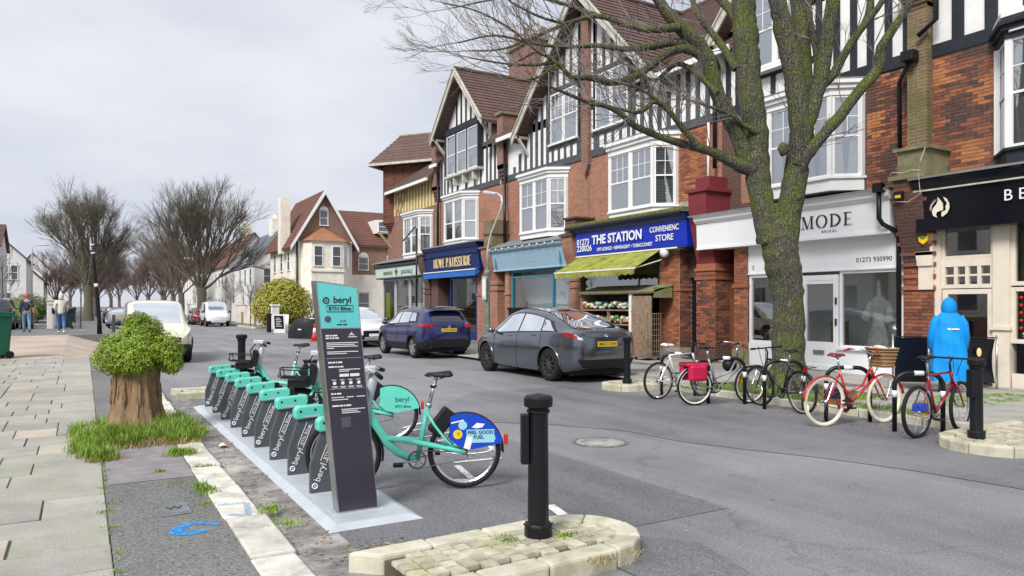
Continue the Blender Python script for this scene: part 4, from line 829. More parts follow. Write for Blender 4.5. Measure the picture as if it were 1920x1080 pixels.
bx('window_surround', 'white', mo, WX-.16, WX+.01, 12.15, 13.85, 7.88, 10.1)
for y in (12.6, 13.4): sash(mo, .74, 1.95, (WX-.2, y, 8.0), R(-90), 'white', .5, (2, 2), (1, 1), 'net')
bx('window_sill', 'white', mo, WX-.3, WX, 12.1, 13.9, 7.86, 7.94)
bay(mo, 11.95, 2.75, 4.66, 6.62, .62, 'white', 'white', ('curtain',)*4, (2, 2), corn=.34)
courses((15.35, 8.85), (20.5, 13.2), 'y', 14.2, 15.0, 26).build('roof', 'tile_plum', mo, world=True)
lead_roof(mo, 9.42, 15.3, 4.15, 4.38, 14.75)
fascia(mo, 'white_shop', 9.42, 15.15, 3.30, 3.95, 14.94, .02, 'white_shop')
serif(mo, 'MODE', .29, (14.934, 10.95, 3.50), 'print_black', .16, .035, .16, 1.25, depth=.008); text(mo, 'B R I D A L', .085, (14.948, 10.9, 3.395), FAC, 'print_black', .002)
bx('sign_panel', 'white_shop', mo, SX+.04, SX+.3, 9.29, 13.55, 2.48, 3.24); m = MB(); m.box(SX+.02, SX+.05, 9.29, 13.55, 3.10, 3.13); m.box(SX+.02, SX+.05, 9.29, 13.55, 2.48, 2.52); m.build('panel_moulding', 'white_shop', mo, world=True)
text(mo, '01273 930990', .15, (SX+.035, 9.98, 2.70), FAC, 'print_black', .002); text(mo, '5', .16, (SX+.035, 13.38, 2.66), FAC, 'print_black', .002)
frame(mo, 9.29, 10.86, .68, 2.48, w=.07); pane(mo, 9.35, 10.80, .75, 2.42, mat='glass_clear'); bx('stall_riser', 'white_shop', mo, SX+.05, SX+.3, 9.29, 10.90, PZ, .68); bx('window_sill', 'white_shop', mo, SX-.02, SX+.2, 9.29, 10.9, .64, .70)
dr = frame(mo, 10.9, 11.9, PZ+.02, 2.40, w=.13, name='door'); pane(dr, 11.02, 11.78, .78, 2.20); bx('door_panel', 'white_shop', dr, SX+.09, SX+.15, 11.02, 11.78, .15, .80); bx('letter_plate', 'steel', dr, SX+.06, SX+.09, 11.28, 11.58, .50, .60, bevel=.005); bx('door_rail', 'white_shop', dr, SX+.08, SX+.16, 11.0, 11.8, 2.19, 2.30)
for z in (1.2, 1.7): bx('door_handle', 'print_black', dr, SX+.03, SX+.07, 10.93, 10.96, z, z+.16)
frame(mo, 11.94, 13.55, .68, 2.48, w=.08); pane(mo, 12.0, 13.49, .75, 2.42); bx('stall_riser', 'white_shop', mo, SX+.05, SX+.3, 11.92, 13.55, PZ, .68)
bx('display_floor', 'interior_pale', mo, SX+.2, SX+1.2, 9.45, 10.85, .55, .66); bx('display_floor', 'interior_pale', mo, SX+.2, SX+1.2, 12.1, 13.5, .55, .66)
# brick piers and the dark side passage
bx('pier', 'mortar', mo, SX+.02, WX, 13.57, 14.02, PZ, 3.3); bricks(mo, SX+.02, 13.58, 14.01, .5, 3.2, 'x', 110, lambda y, z: rnd.choice((0, 3, 0, 4))); bricks(mo, 13.57, SX+.02, SX+.5, .5, 3.2, 'y', 90)
bx('pier_plinth', 'stone_moss', mo, SX-.03, WX, 13.53, 14.06, PZ, .5); bx('string_course', 'brick0', mo, SX-.03, WX, 13.53, 14.06, 2.15, 2.24)
bx('passage_wall', 'brick_dark', mo, SX+.3, 19, 14.02, 14.1, PZ, 3.3); bx('passage_floor', 'joint', mo, SX, 19, 14.02, 14.7, PZ, PZ+.012); bx('passage_door', 'door_dark', mo, 16.6, 16.7, 14.1, 14.7, PZ, 2.4)
# dress on a stand, chair
dm = thing('dress_form', 'pale lace dress on a display stand in the bridal shop window', 'dress form', (SX+.40, 10.08, .66))
def dress(u, v):
    z = v*1.42; a = 2*math.pi*u; prof = [(0, .30), (.2, .26), (.45, .20), (.62, .15), (.78, .13), (.9, .17), (1.05, .19), (1.15, .17), (1.22, .07), (1.32, .05), (1.42, .06)]
    for (z0, r0), (z1, r1) in zip(prof, prof[1:]):
        if z0 <= z <= z1: r = r0+(r1-r0)*(z-z0)/(z1-z0); break
    r *= 1+.10*max(0, .7-z)*math.sin(a*9); return (r*.8*math.cos(a), r*math.sin(a), z)
M('lace', (.72, .68, .64), .9, var=.12, vs=30, tint=(.45, .34, .32), tamt=.7, ts=14)
MB().grid(dress, 40, 30).build('dress', 'lace', dm, smooth=True); m = MB()
for s_ in (1, -1): m.tube([(0, s_*.17, 1.1), (-.02, s_*.25, .92), (-.06, s_*.30, .72), (-.1, s_*.26, .62)], [.06, .08, .12, .07], 10)
m.build('sleeves', 'lace', dm, smooth=True); m = MB(); m.lathe([(.02, -.0), (.02, .05)], 8); m.ball((0, 0, 1.5), (.07, .06, .1)); m.build('stand', 'cream', dm, smooth=True)
ch = thing('chair', 'brown wooden chair inside the bridal shop door', 'chair', (SX+.7, 11.45, PZ+.03)); m = MB()
for x in (-.2, .2):
    for y in (-.2, .2): m.box(x-.02, x+.02, y-.02, y+.02, 0, .45)
m.build('legs', 'old_wood', ch); MB().box(-.23, .23, -.23, .23, .45, .5).build('seat', 'old_wood', ch); MB().box(.18, .23, -.23, .23, .5, 1.15).build('backrest', 'timber_brown', ch)
og = thing('ornament', 'small gold dressed figures standing in the left bridal window', 'ornament', (SX+.4, 13.1, .66)); m = MB(); m.lathe([(.08, 0), (.05, .2), (.07, .32), (.02, .4), (.04, .45), (0, .52)], 10); m.lathe([(.07, 0), (.04, .12), (.05, .2), (0, .3)], 10, (.05, -.28, 0)); m.build('figures', 'gold', og, smooth=True)
pipe(mo, [(14.76, 9.55, 4.15), (14.76, 9.55, 3.55), (14.82, 9.5, 3.42), (15.04, 9.36, 3.28), (15.12, 9.33, 3.1), (15.12, 9.33, .15)], .05); bx('hopper', 'black_iron', mo, 14.66, 14.84, 9.45, 9.65, 4.1, 4.3, bevel=.015)

# ================================================================== convenience store
st = thing('terrace_building', 'convenience store building with blue sign and half of the big gable', 'building', (WX, 18.2, PZ), 0, 'timber-framed shop terrace')
shell(st, 15.0, 21.4, 'brick_orange', room='interior', eave=8.85, roofgap=(17.25, 21.4))
console(st, 15.05, .72, 4.85, 'brick0', 'red_paint', False, 'red_paint', 2.85, 14.86)
bricks(st, SX, 14.70, 15.40, .55, 2.6, 'x', 150); bricks(st, 14.69, SX, SX+.55, .55, 2.6, 'y', 120); bx('red_parapet', 'red_paint', st, 15.1, WX, 14.80, 15.34, 4.94, 5.3)
bx('pier', 'mortar', st, SX+.02, WX, 16.12, 17.0, PZ, 3.4); bricks(st, SX+.02, 16.13, 16.99, .45, 3.3, 'x', 190, lambda y, z: rnd.choice((0, 3, 0, 4))); bricks(st, 16.12, SX+.02, SX+.5, .45, 3.3, 'y', 90)
bx('string_course', 'brick0', st, SX-.02, WX, 16.08, 17.04, 2.1, 2.18); bx('side_door', 'door_dark', st, SX+.5, SX+.55, 15.46, 16.1, PZ, 2.5); bx('door_head', 'brick_dark', st, SX+.4, WX, 15.44, 16.12, 2.5, 3.4)
pk2 = lambda y, z: 3 if math.sin(y*6+z*2)+rnd.uniform(-1, 1) > .9 else rnd.choice((0, 0, 4, 1))
bx('wall_skin', 'mortar', st, WX-.004, WX+.01, 15.5, 16.75, 4.5, 7.0); bricks(st, WX-.004, 15.5, 16.75, 4.85, 7.0, 'x', 300, pk2)
rail(st, 15.0, 21.2, 7.0, .25, 'timber_grey')
bay(st, 18.35, 3.1, 4.72, 6.62, .62, 'white', 'white', ('blind', 'blind', 'blind', 'blind'), (3, 2), corn=.4, apron=.2)
lead_roof(st, 15.45, 21.4, 4.36, 4.60, 14.70, 'lead'); bx('moss_strip', 'moss', st, 14.72, 15.1, 15.5, 21.3, 4.42, 4.50)
fascia(st, 'fascia_blue', 15.5, 20.95, 3.42, 4.14, 14.88, .06, 'navy'); bx('sign_edge', 'white', st, 14.9, 15.2, 15.9, 20.95, 3.34, 3.38)
text(st, 'THE STATION', .42, (14.872, 18.68, 3.86), FAC, 'print_white', .006, bold=.012, sx=.97, space=1.0); text(st, 'OFF LICENCE • NEWSAGENT • TOBACCONIST', .155, (14.91, 18.35, 3.54), FAC, 'print_white', .003, bold=.002, sx=.86)
text(st, '01273', .29, (14.885, 20.5, 3.84), FAC, 'print_white', .003, bold=.004); text(st, '220026', .29, (14.90, 20.45, 3.62), FAC, 'print_white', .003, bold=.004)
text(st, 'CONVENIENC', .24, (14.875, 16.42, 3.95), FAC, 'print_white', .003, bold=.004, sx=.82); text(st, 'STORE', .26, (14.893, 16.42, 3.68), FAC, 'print_white', .003, bold=.004)
bx('gutter', 'black_iron', st, 14.66, 14.74, 15.5, 21.3, 4.30, 4.38)
frame(st, 17.05, 21.2, .7, 3.35, w=.08, mat='timber'); pane(st, 17.1, 21.1, .75, 3.3, mat='glass'); bx('stall_riser', 'brick_dark', st, SX+.05, SX+.3, 17.0, 21.2, PZ, .7)
# awning
aw = MB(); aw.grid(lambda u, v: (15.0-1.05*u, 16.65+4.2*v, 3.37-.60*u+.012*math.sin(v*60)*math.sin(u*3.1)), 6, 40); awo = aw.build('awning', 'awning', st, world=True, smooth=True); awo.modifiers.new('s', 'SOLIDIFY').thickness = .006
vl = MB(); n = 60
for i in range(n):
    y0, y1 = 16.65+4.2*i/n, 16.65+4.2*(i+1)/n; f = lambda y: 2.62-.05*abs(math.sin((y-16.65)*math.pi/.28))
    vl.poly((13.94, y0, 2.77), (13.94, y1, 2.77), (13.935, y1, f(y1)), (13.935, y0, f(y0)))
vl.build('valance', 'awning', awo, world=True); bx('awning_bar', 'white', awo, 13.93, 13.97, 16.63, 20.87, 2.75, 2.79)
for y in (16.7, 20.8): clutter(awo, [(15.05, y, 3.05), (13.96, y, 2.76)], 'white', .018, 'awning_arm')
MB().lathe([(.02, 0), (.13, .03), (.15, .12), (.12, .2), (0, .22)], 16, (14.86, 16.5, 3.25), 'x').build('globe_lamp', 'print_white', st, world=True, smooth=True)

# ================================================================== pale blue shop (shares the big gable)
bl = thing('terrace_building', 'pale blue shopfront building left of the convenience store', 'building', (WX, 24.5, PZ), 0, 'timber-framed shop terrace')
shell(bl, 21.4, 27.5, 'brick_orange', room='white', depth=1.0, roofgap=(21.4, 25.65))  # room surfaces white to brighten the inside, where no lamp is set
zt = gable(st, 21.45, 4.15, 8.75, 13.1, 15.2, 'barge', n=24)
MB().prism([(17.3, 8.7), (25.6, 8.7), (21.45, 13.0)], 'x', WX+.003, WX+.2).build('gable_wall', 'panel_white', st, world=True)
bx('pilaster', 'brick_far', st, WX-.16, WX, 21.25, 21.65, 6.75, 13.0); MB().prism([(21.25, 6.75), (21.65, 6.75), (21.45, 6.35)], 'x', WX-.16, WX-.005).build('pilaster_foot', 'brick_far', st, world=True)
for (t, c, ys) in ((st, 20.05, (17.2, 17.62, 18.04, 18.46, 18.88, 21.0)), (bl, 22.95, (21.9, 24.1, 24.5, 24.9, 25.3, 25.75, 26.2, 26.65, 27.1))):
    studs(t, ys, 7.25, lambda y: min(zt(y), 8.75) if abs(y-21.45) > 4.1 else zt(y), .16, 'timber_grey')
    rail(t, c-1.15, c+1.15, 7.72, .14, 'timber_grey'); studs(t, frange(c-.9, c+1.0, .42), 7.25, 7.72, .12, 'timber_grey'); studs(t, (c-.98, c+.98), 7.86, zt, .14, 'timber_grey'); rail(t, c-.98, c+.98, 9.9, .15, 'timber_grey'); studs(t, (c-.45, c, c+.45), 10.05, zt, .13, 'timber_grey')
    for s_ in (.46, -.46): sash(t, .86, 1.95, (WX-.06, c+s_, 7.9), R(-90), 'white', .5, (3, 2), (1, 1), 'net')
    bx('window_sill', 'white', t, WX-.16, WX, c-.95, c+.95, 7.85, 7.92)
studs(st, (15.15, 15.55, 15.95, 16.35, 16.78), 7.25, 8.75, .16, 'timber_grey'); bx('eaves_board', 'white', st, 15.28, 15.36, 14.3, 17.3, 8.70, 8.86); bx('eaves_board', 'white', bl, 15.28, 15.36, 25.7, 27.4, 8.66, 8.82)
rail(bl, 21.6, 27.4, 7.0, .25, 'timber_grey')
bay(bl, 24.2, 2.95, 4.50, 6.52, .6, 'white', 'white', ('net', 'net', 'shade', 'shade'), (2, 2), corn=.36, apron=.2)
lead_roof(bl, 21.7, 27.2, 4.02, 4.45, 14.75); fascia(bl, 'pale_blue', 21.75, 27.2, 3.16, 3.84, 14.9, .16, 'pale_blue')
for i in range(10): y = 22.2+i*.53; o = MB().lathe([(.03, 0), (.05, .03), (.04, .08)], 8, (14.72, y, 3.98), 'x').build('spot_lamp', 'galv', bl, world=True)
for y in (22.0, 26.8): bx('fascia_batten', 'teal_blue', bl, 14.94, 15.0, y, y+.05, 3.2, 3.82)
M('blue_print', (.17, .33, .44), .5)
for j in range(3): text(bl, ('CUT COLOUR STYLE', 'hair and beauty', 'by appointment')[j] if False else ' - - - - - - - - - - - - - ', .18, (14.93+.04*j, 24.4, 3.72-.17*j), FAC, 'blue_print', .002, bold=.002)
console(bl, 21.4, .66, 4.12, 'brick_orange', 'brick_dark', True, None, 2.75, 14.82); console(bl, 27.5, .8, 4.10, 'brick_orange', 'brick_mossy', True, None, 2.75, 14.82)
bx('parapet_top', 'brick_mossy', bl, 14.95, WX, 27.1, 27.9, 4.8, 5.3)
bx('pier', 'brick_orange', bl, SX, WX, 26.1, 26.45, PZ, 3.2); bx('string_course', 'brick_orange', bl, SX-.04, WX, 26.06, 26.49, 2.1, 2.2); bx('side_door', 'door_dark', bl, SX+.5, SX+.55, 26.45, 27.1, PZ, 2.6)
frame(bl, 21.8, 26.05, .35, 3.1, w=.1, mat='teal_blue'); frame(bl, 22.9, 26.0, .4, 2.85, w=.07, mat='teal_blue', x=SX+.1); pane(bl, 23.0, 25.95, .45, 2.8, mat='glass_clear'); pane(bl, 21.9, 22.85, .45, 3.0); bx('stall_riser', 'teal_blue', bl, SX+.05, SX+.3, 21.8, 26.05, PZ, .36)
# ================================================================== patisserie
pa = thing('terrace_building', 'patisserie building with navy sign and small steep gable', 'building', (WX, 31, PZ), 0, 'timber-framed shop terrace')
shell(pa, 27.5, 34.4, 'brick_orange', room='interior', depth=2.2, roofgap=(28.7, 33.7))
zt = gable(pa, 31.2, 2.45, 10.2, 12.85, 15.15, 'barge', 'tile_plum', 20.5, 16)
MB().prism([(28.7, 8.8), (33.7, 8.8), (33.7, 10.15), (31.2, 12.75), (28.7, 10.15)], 'x', WX+.003, WX+.2).build('gable_wall', 'panel_white', pa, world=True)
bx('gable_side', 'tile_plum', pa, WX, 19, 28.66, 28.72, 8.8, 10.2); bx('gable_side', 'tile_plum', pa, WX, 19, 33.68, 33.74, 8.8, 10.2)
rail(pa, 27.9, 34.2, 7.0, .25, 'timber_grey'); studs(pa, (28.0, 28.35, 28.75, 29.1, 33.2, 33.55, 33.9), 7.25, lambda y: 8.8 if abs(y-31.2) > 2.4 else zt(y), .13, 'timber_grey'); studs(pa, (29.7, 30.3, 31.2, 32.1, 32.7), 7.25, 7.95, .13, 'timber_grey'); studs(pa, (30.2, 30.7, 31.2, 31.7, 32.2), 10.35, zt, .12, 'timber')
b = bx('oriel_window', 'timber', pa, WX-.3, WX, 29.45, 32.95, 10.0, 10.3); bx('oriel_sill', 'barge', b, WX-.36, WX, 29.4, 33.0, 7.9, 8.0); 
for y in (29.5, 30.62, 31.78, 32.9): bx('oriel_post', 'timber', b, WX-.28, WX, y-.06, y+.06, 8.0, 10.0)
for i, y in enumerate((30.06, 31.2, 32.34)): sash(b, 1.02, 1.95, (WX-.26, y, 8.02), R(-90), 'white', .5, (1, 1), (1, 1), 'shade')
for y in (30.0, 31.0, 32.0): bx('bracket', 'barge', pa, WX-.3, WX, y-.06, y+.06, 7.5, 7.9)
for (y, w) in ((27.5, .5), (34.4, .5)): 
    bx('party_pier', 'brick_far', pa, WX-.25, WX+.6, y-w/2, y+w/2, 7.6, 9.9); bx('party_pier_cap', 'stone_moss', pa, WX-.35, WX+.7, y-w/2-.08, y+w/2+.08, 9.9, 10.02)
    for i in range(5): bx('corbel', 'brick_dark', pa, WX-.05-.05*i, WX, y-w/2, y+w/2, 7.0+.15*i, 7.15+.15*i)
bay(pa, 31.4, 2.9, 4.72, 6.62, .6, 'white', 'white', ('shade', 'shade', 'net', 'net'), (1, 1), (1, 1), .45, corn=.34, apron=.22)
bx('eaves_board', 'white', pa, 15.28, 15.36, 33.6, 34.4, 8.66, 8.82)
lead_roof(pa, 28, 34.2, 4.46, 4.75, 14.72); fascia(pa, 'navy', 28.25, 34.05, 3.35, 4.25, 14.85, .12, 'navy'); bx('fascia_moulding', 'navy', pa, 14.80, 14.9, 28.25, 34.05, 4.02, 4.08)
serif(pa, 'HOVE PATISSERIE', .44, (14.89, 30.95, 3.47), 'gold', .17, .06, .05, .92, depth=.03)
m = MB(); m.prism([(14.97, 3.33), (14.82, 3.25), (14.80, 2.98), (14.84, 2.98), (15.1, 3.2)], 'y', 28.4, 34.0); awb = m.build('awning_roll', 'awning_blue', pa, world=True); bx('awning_bar', 'white', awb, 14.78, 14.83, 28.4, 34.0, 3.25, 3.29)
frame(pa, 29.1, 31.9, .4, 3.0, w=.1, mat='navy'); pane(pa, 29.2, 31.8, .5, 2.95, mat='glass_clear'); bx('stall_riser', 'navy', pa, SX+.05, SX+.3, 29.0, 31.9, PZ, .42); bx('door', 'timber', pa, SX+.5, SX+.56, 32.0, 33.0, PZ, 2.6); bx('pier', 'brick_orange', pa, SX, WX, 28.15, 28.95, PZ, 3.3); bx('string_course', 'brick_orange', pa, SX-.04, WX, 28.1, 29.0, 2.1, 2.2); bx('pier', 'brick_dark', pa, SX, WX, 33.1, 33.9, PZ, 3.3)
console(pa, 34.4, .7, 4.2, 'brick_dark', 'brick_mossy', False, 'brick_dark', 2.7, 14.8)
ck = bx('chimney_stack', 'brick_far', pa, 19.9, 21.3, 31.6, 34.2, 12.5, 15.3)
bx('chimney_cap', 'stone_moss', ck, 19.78, 21.42, 31.48, 34.32, 15.3, 15.55); bx('chimney_band', 'brick_far', ck, 19.82, 21.38, 31.52, 34.28, 14.6, 14.75)
for i in range(5): MB().lathe([(.17, 0), (.14, .1), (.13, .6), (.16, .66), (.16, .74), (.11, .74)], 12, (20.2+(i % 2)*.7, 31.9+i*.5, 15.55)).build('chimney_pot', 'tile_orange' if i % 3 else 'cream_render', ck, world=True)
pipe(bl, [(15.6, 27.15, 8.6), (15.6, 27.15, 6.1), (15.5, 27.0, 5.9), (15.5, 27.0, 4.3)], .06); pipe(pa, [(15.6, 34.0, 8.4), (15.6, 34.0, 4.4)], .06); pipe(st, [(15.62, 15.12, 8.6), (15.62, 15.12, 5.6)], .06); pipe(st, [(15.72, 15.46, 7.0), (15.72, 15.46, 5.0)], .04, 'white')
# ================================================================== pharmacy with tile-hung tower
ph = thing('terrace_building', 'pharmacy building at the far end with red tile-hung tower', 'building', (WX, 38, PZ), 0, 'timber-framed shop terrace')
shell(ph, 34.4, 41.6, 'brick_far', room='interior_pale', zt=6.9, eave=8.4, panel='yellow_render', depth=2.4, roof=None)
courses((15.3, 8.3), (20, 12), 'y', 34.4, 41.0, 20).build('roof', 'tile_plum', ph, world=True); bx('eaves_board', 'white', ph, 15.2, 15.3, 34.6, 40.6, 8.1, 8.25)
studs(ph, frange(34.8, 40.6, .42), 6.95, 8.2, .12, 'timber_brown')
for a, b in ((38.6, 39.7), (39.2, 40.2)): MB().bar((WX-.02, a, 8.2), (WX-.02, b, 6.95), .12, .05, (1, 0, 0)).build('brace', 'timber_brown', ph, world=True)
bay(ph, 36.6, 3.0, 4.4, 6.35, .6, 'white', 'white', ('net',)*4, (3, 2), corn=.32, apron=.2)
c0 = Vector((15.35, 41.2)); du = Vector((.6, -.8)); dv = Vector((.8, .6))
def Q(u, v): p = c0+du*u+dv*v; return (p.x, p.y)
tw = MB().prism([Q(0, 0), Q(3.6, 0), Q(3.6, 3.4), Q(0, 3.4)], 'z', 6.6, 10.1).build('tower', 'tile_hung', ph, world=True, fix=True)
for i in range(6): MB().prism([Q(.08*i-.06, .08*i-.06), Q(3.6, .08*i-.06), Q(3.6, 3.3), Q(.08*i-.06, 3.3)], 'z', 6.5-.13*i, 6.63-.13*i).build('tower_skirt', 'tile_hung', tw, world=True, fix=True)
MB().prism([Q(.5, .5), Q(3.6, .5), Q(3.6, 3.3), Q(.5, 3.3)], 'z', .1, 5.9).build('corner_wall', 'brick_far', ph, world=True, fix=True)
m = MB(); E0 = [Q(-.7, -.5), Q(4.4, -.5), Q(4.4, 3.9), Q(-.7, 3.9)]; r0, r1 = Q(.1, 1.7), Q(4.4, 1.7); z0, z1 = 10.0, 12.0
nc = 9
def LP(a, b, t): return (a[0]+(b[0]-a[0])*t, a[1]+(b[1]-a[1])*t)
for (a, b, ra, rb) in ((E0[0], E0[1], r0, r1), (E0[3], E0[0], r0, r0), (E0[2], E0[3], r1, r0)):
    for i in range(nc):
        t0, t1 = i/nc, (i+1)/nc; p, q = LP(a, ra, t0), LP(b, rb, t0); p1, q1 = LP(a, ra, t1), LP(b, rb, t1); za, zb = z0+(z1-z0)*t0, z0+(z1-z0)*t1
        m.poly((*p, za+.05), (*q, za+.05), (*q1, zb), (*p1, zb)); m.poly((*p, za-.02), (*q, za-.02), (*q, za+.05), (*p, za+.05))
tr = m.build('tower_roof', 'tile_plum', ph, world=True); m = MB(); m.tube([(*r0, z1), (*r1, z1)], .1, 6); m.build('ridge_tiles', 'stone_moss', tr, world=True)
m = MB(); m.bar((*E0[0], 9.93), (*E0[1], 9.93), .14, .14); m.bar((*E0[3], 9.93), (*E0[0], 9.93), .14, .14); m.build('tower_gutter', 'barge', tr, world=True)
MB().bar((*Q(.5, .45), 4.9), (*Q(-.2, -.2), 6.0), .14, .14).build('bracket', 'timber_brown', ph, world=True)
lead_roof(ph, 34.8, 41.4, 4.05, 4.4, 14.7); fascia(ph, 'sign_green', 34.8, 41.3, 3.25, 3.78, 14.9, .06, 'timber_grey') if False else None
M('sign_green', (.55, .66, .58), .4, var=.05); M('sign_letters', (.12, .2, .35), .4); M('poster_green', (.45, .6, .05), .5)
fascia(ph, 'sign_green', 34.8, 41.3, 3.25, 3.78, 14.9, .06, 'timber_grey'); text(ph, 'kamsons', .4, (14.92, 39.3, 3.52), FAC, 'leaf_dark', .004); text(ph, 'pharmacy', .42, (14.92, 36.5, 3.52), FAC, 'sign_letters', .004)
m = MB(); m.box(14.9, 14.93, 37.95, 38.05, 3.32, 3.74); m.box(14.9, 14.93, 37.8, 38.2, 3.48, 3.6); m.build('cross', 'leaf_dark', ph, world=True)
for (a, b) in ((35.0, 36.9), (37.0, 39.0), (39.1, 41.0)): frame(ph, a, b, .5, 3.15, w=.07, mat='galv'); pane(ph, a+.07, b-.07, .55, 3.1, mat='glass_clear')
bx('stall_riser', 'timber_grey', ph, SX+.05, SX+.3, 34.9, 41.1, PZ, .5); bx('poster', 'poster_green', ph, SX+.2, SX+.22, 40.2, 40.8, .6, 2.4)
sh = bx('shelving', 'white', ph, SX+1.0, SX+1.3, 35.2, 38.8, PZ, 1.8)
pipe(ph, [(14.75, 34.75, 5.6), (14.75, 34.75, .2)], .05); clutter(ph, [(14.7, 34.8, 5.7), (14.75, 35.6, 5.45), (14.75, 36.6, 5.1)], 'black_iron', .04, 'bracket_pole')
# shared hidden rear volumes close the row
# ------------------------------------------------------------------ vehicles
def interp(tab, x):
    """smooth (Catmull-Rom) lookup in [(x, value), ...]"""
    n = len(tab)
    if x <= tab[0][0]: return tab[0][1]
    if x >= tab[-1][0]: return tab[-1][1]
    for i in range(n-1):
        if tab[i][0] <= x <= tab[i+1][0]:
            x0, x1 = tab[i][0], tab[i+1][0]; t = (x-x0)/(x1-x0); p1, p2 = tab[i][1], tab[i+1][1]
            m1 = (p2-tab[i-1][1])/(x1-tab[i-1][0]) if i > 0 else (p2-p1)/(x1-x0); m2 = (tab[i+2][1]-p1)/(tab[i+2][0]-x0) if i < n-2 else (p2-p1)/(x1-x0)
            h = x1-x0; return (2*t**3-3*t*t+1)*p1+(t**3-2*t*t+t)*h*m1+(-2*t**3+3*t*t)*p2+(t**3-t*t)*h*m2
class CarShape:
    def __init__(s, d): s.d = d
    def ring(s, x):
        d = s.d; w = interp(d['w'], x); zb = interp(d['zb'], x); zs = interp(d['belt'], x); zt = max(zs+.02, interp(d['top'], x))
        t = max(0, min(1, (zt-zs)/.42)); wt = w*(.80+(d.get('tumble', .66)-.80)*t); h = zs-zb
        return [(0, zb), (.80*w, zb), (.955*w, zb+.07), (w, zb+h*.52), (.985*w, zb+h*.82), (.955*w, zs), (wt+.05*w*t, zt-.10*t-.012), (wt*.93, zt-.035*t-.006), (wt*.55, zt-.004), (0, zt)]
    def S(s, x, v, side):
        r = s.ring(x); v = max(0, min(8.9999, v)); i = int(v); t = v-i; P = lambda k: r[max(0, min(9, k))]
        if i in (0, 5): y = P(i)[0]+(P(i+1)[0]-P(i)[0])*t; z = P(i)[1]+(P(i+1)[1]-P(i)[1])*t
        else:
            a, b, c, e = P(i-1), P(i), P(i+1), P(i+2)
            if i == 1: a = P(1)
            if i == 4: e = P(5)
            if i == 6: a = P(6)
            f = lambda q: .5*(2*b[q]+(c[q]-a[q])*t+(2*a[q]-5*b[q]+4*c[q]-e[q])*t*t+(3*b[q]-a[q]-3*c[q]+e[q])*t**3); y, z = f(0), f(1)
        return Vector((x, side*y, z))
    def N(s, x, v, side):
        e = .01; a = s.S(x+e, v, side)-s.S(x-e, v, side); b = s.S(x, v+e*3, side)-s.S(x, v-e*3, side); n = a.cross(b)
        if n.length < 1e-9: return Vector((0, 0, 1))
        n.normalize(); c = Vector((x, 0, .7)); return n if n.dot(s.S(x, v, side)-c) > 0 else -n
    def patch(s, name, mat, par, edge0, edge1, v0, v1, side=1, off=.006, nu=14, nv=6, both=False):
        """surface piece between two end lines x=edge(f), f from 0 at v0 to 1 at v1"""
        out = []
        for sd_ in ((1, -1) if both else (side,)):
            def f(u, w):
                v = v0+(v1-v0)*w; x = (edge0[0]+(edge0[1]-edge0[0])*w)*(1-u)+(edge1[0]+(edge1[1]-edge1[0])*w)*u
                return s.S(x, v, sd_)+s.N(x, v, sd_)*off
            out.append(MB().grid(f, nu, nv).build(name, mat, par, smooth=True))
        return out
    def top(s, name, mat, par, x0, x1, v0=7.15, off=.006, nu=14, v0b=None):
        def f(u, w):
            x = x0+(x1-x0)*u; va = v0+((v0b or v0)-v0)*u; k = abs(w-.5)*2; sd_ = 1 if w >= .5 else -1; v = 9-(9-va)*k
            return s.S(x, v, sd_)+s.N(x, v, sd_)*off
        return MB().grid(f, nu, 16).build(name, mat, par, smooth=True)
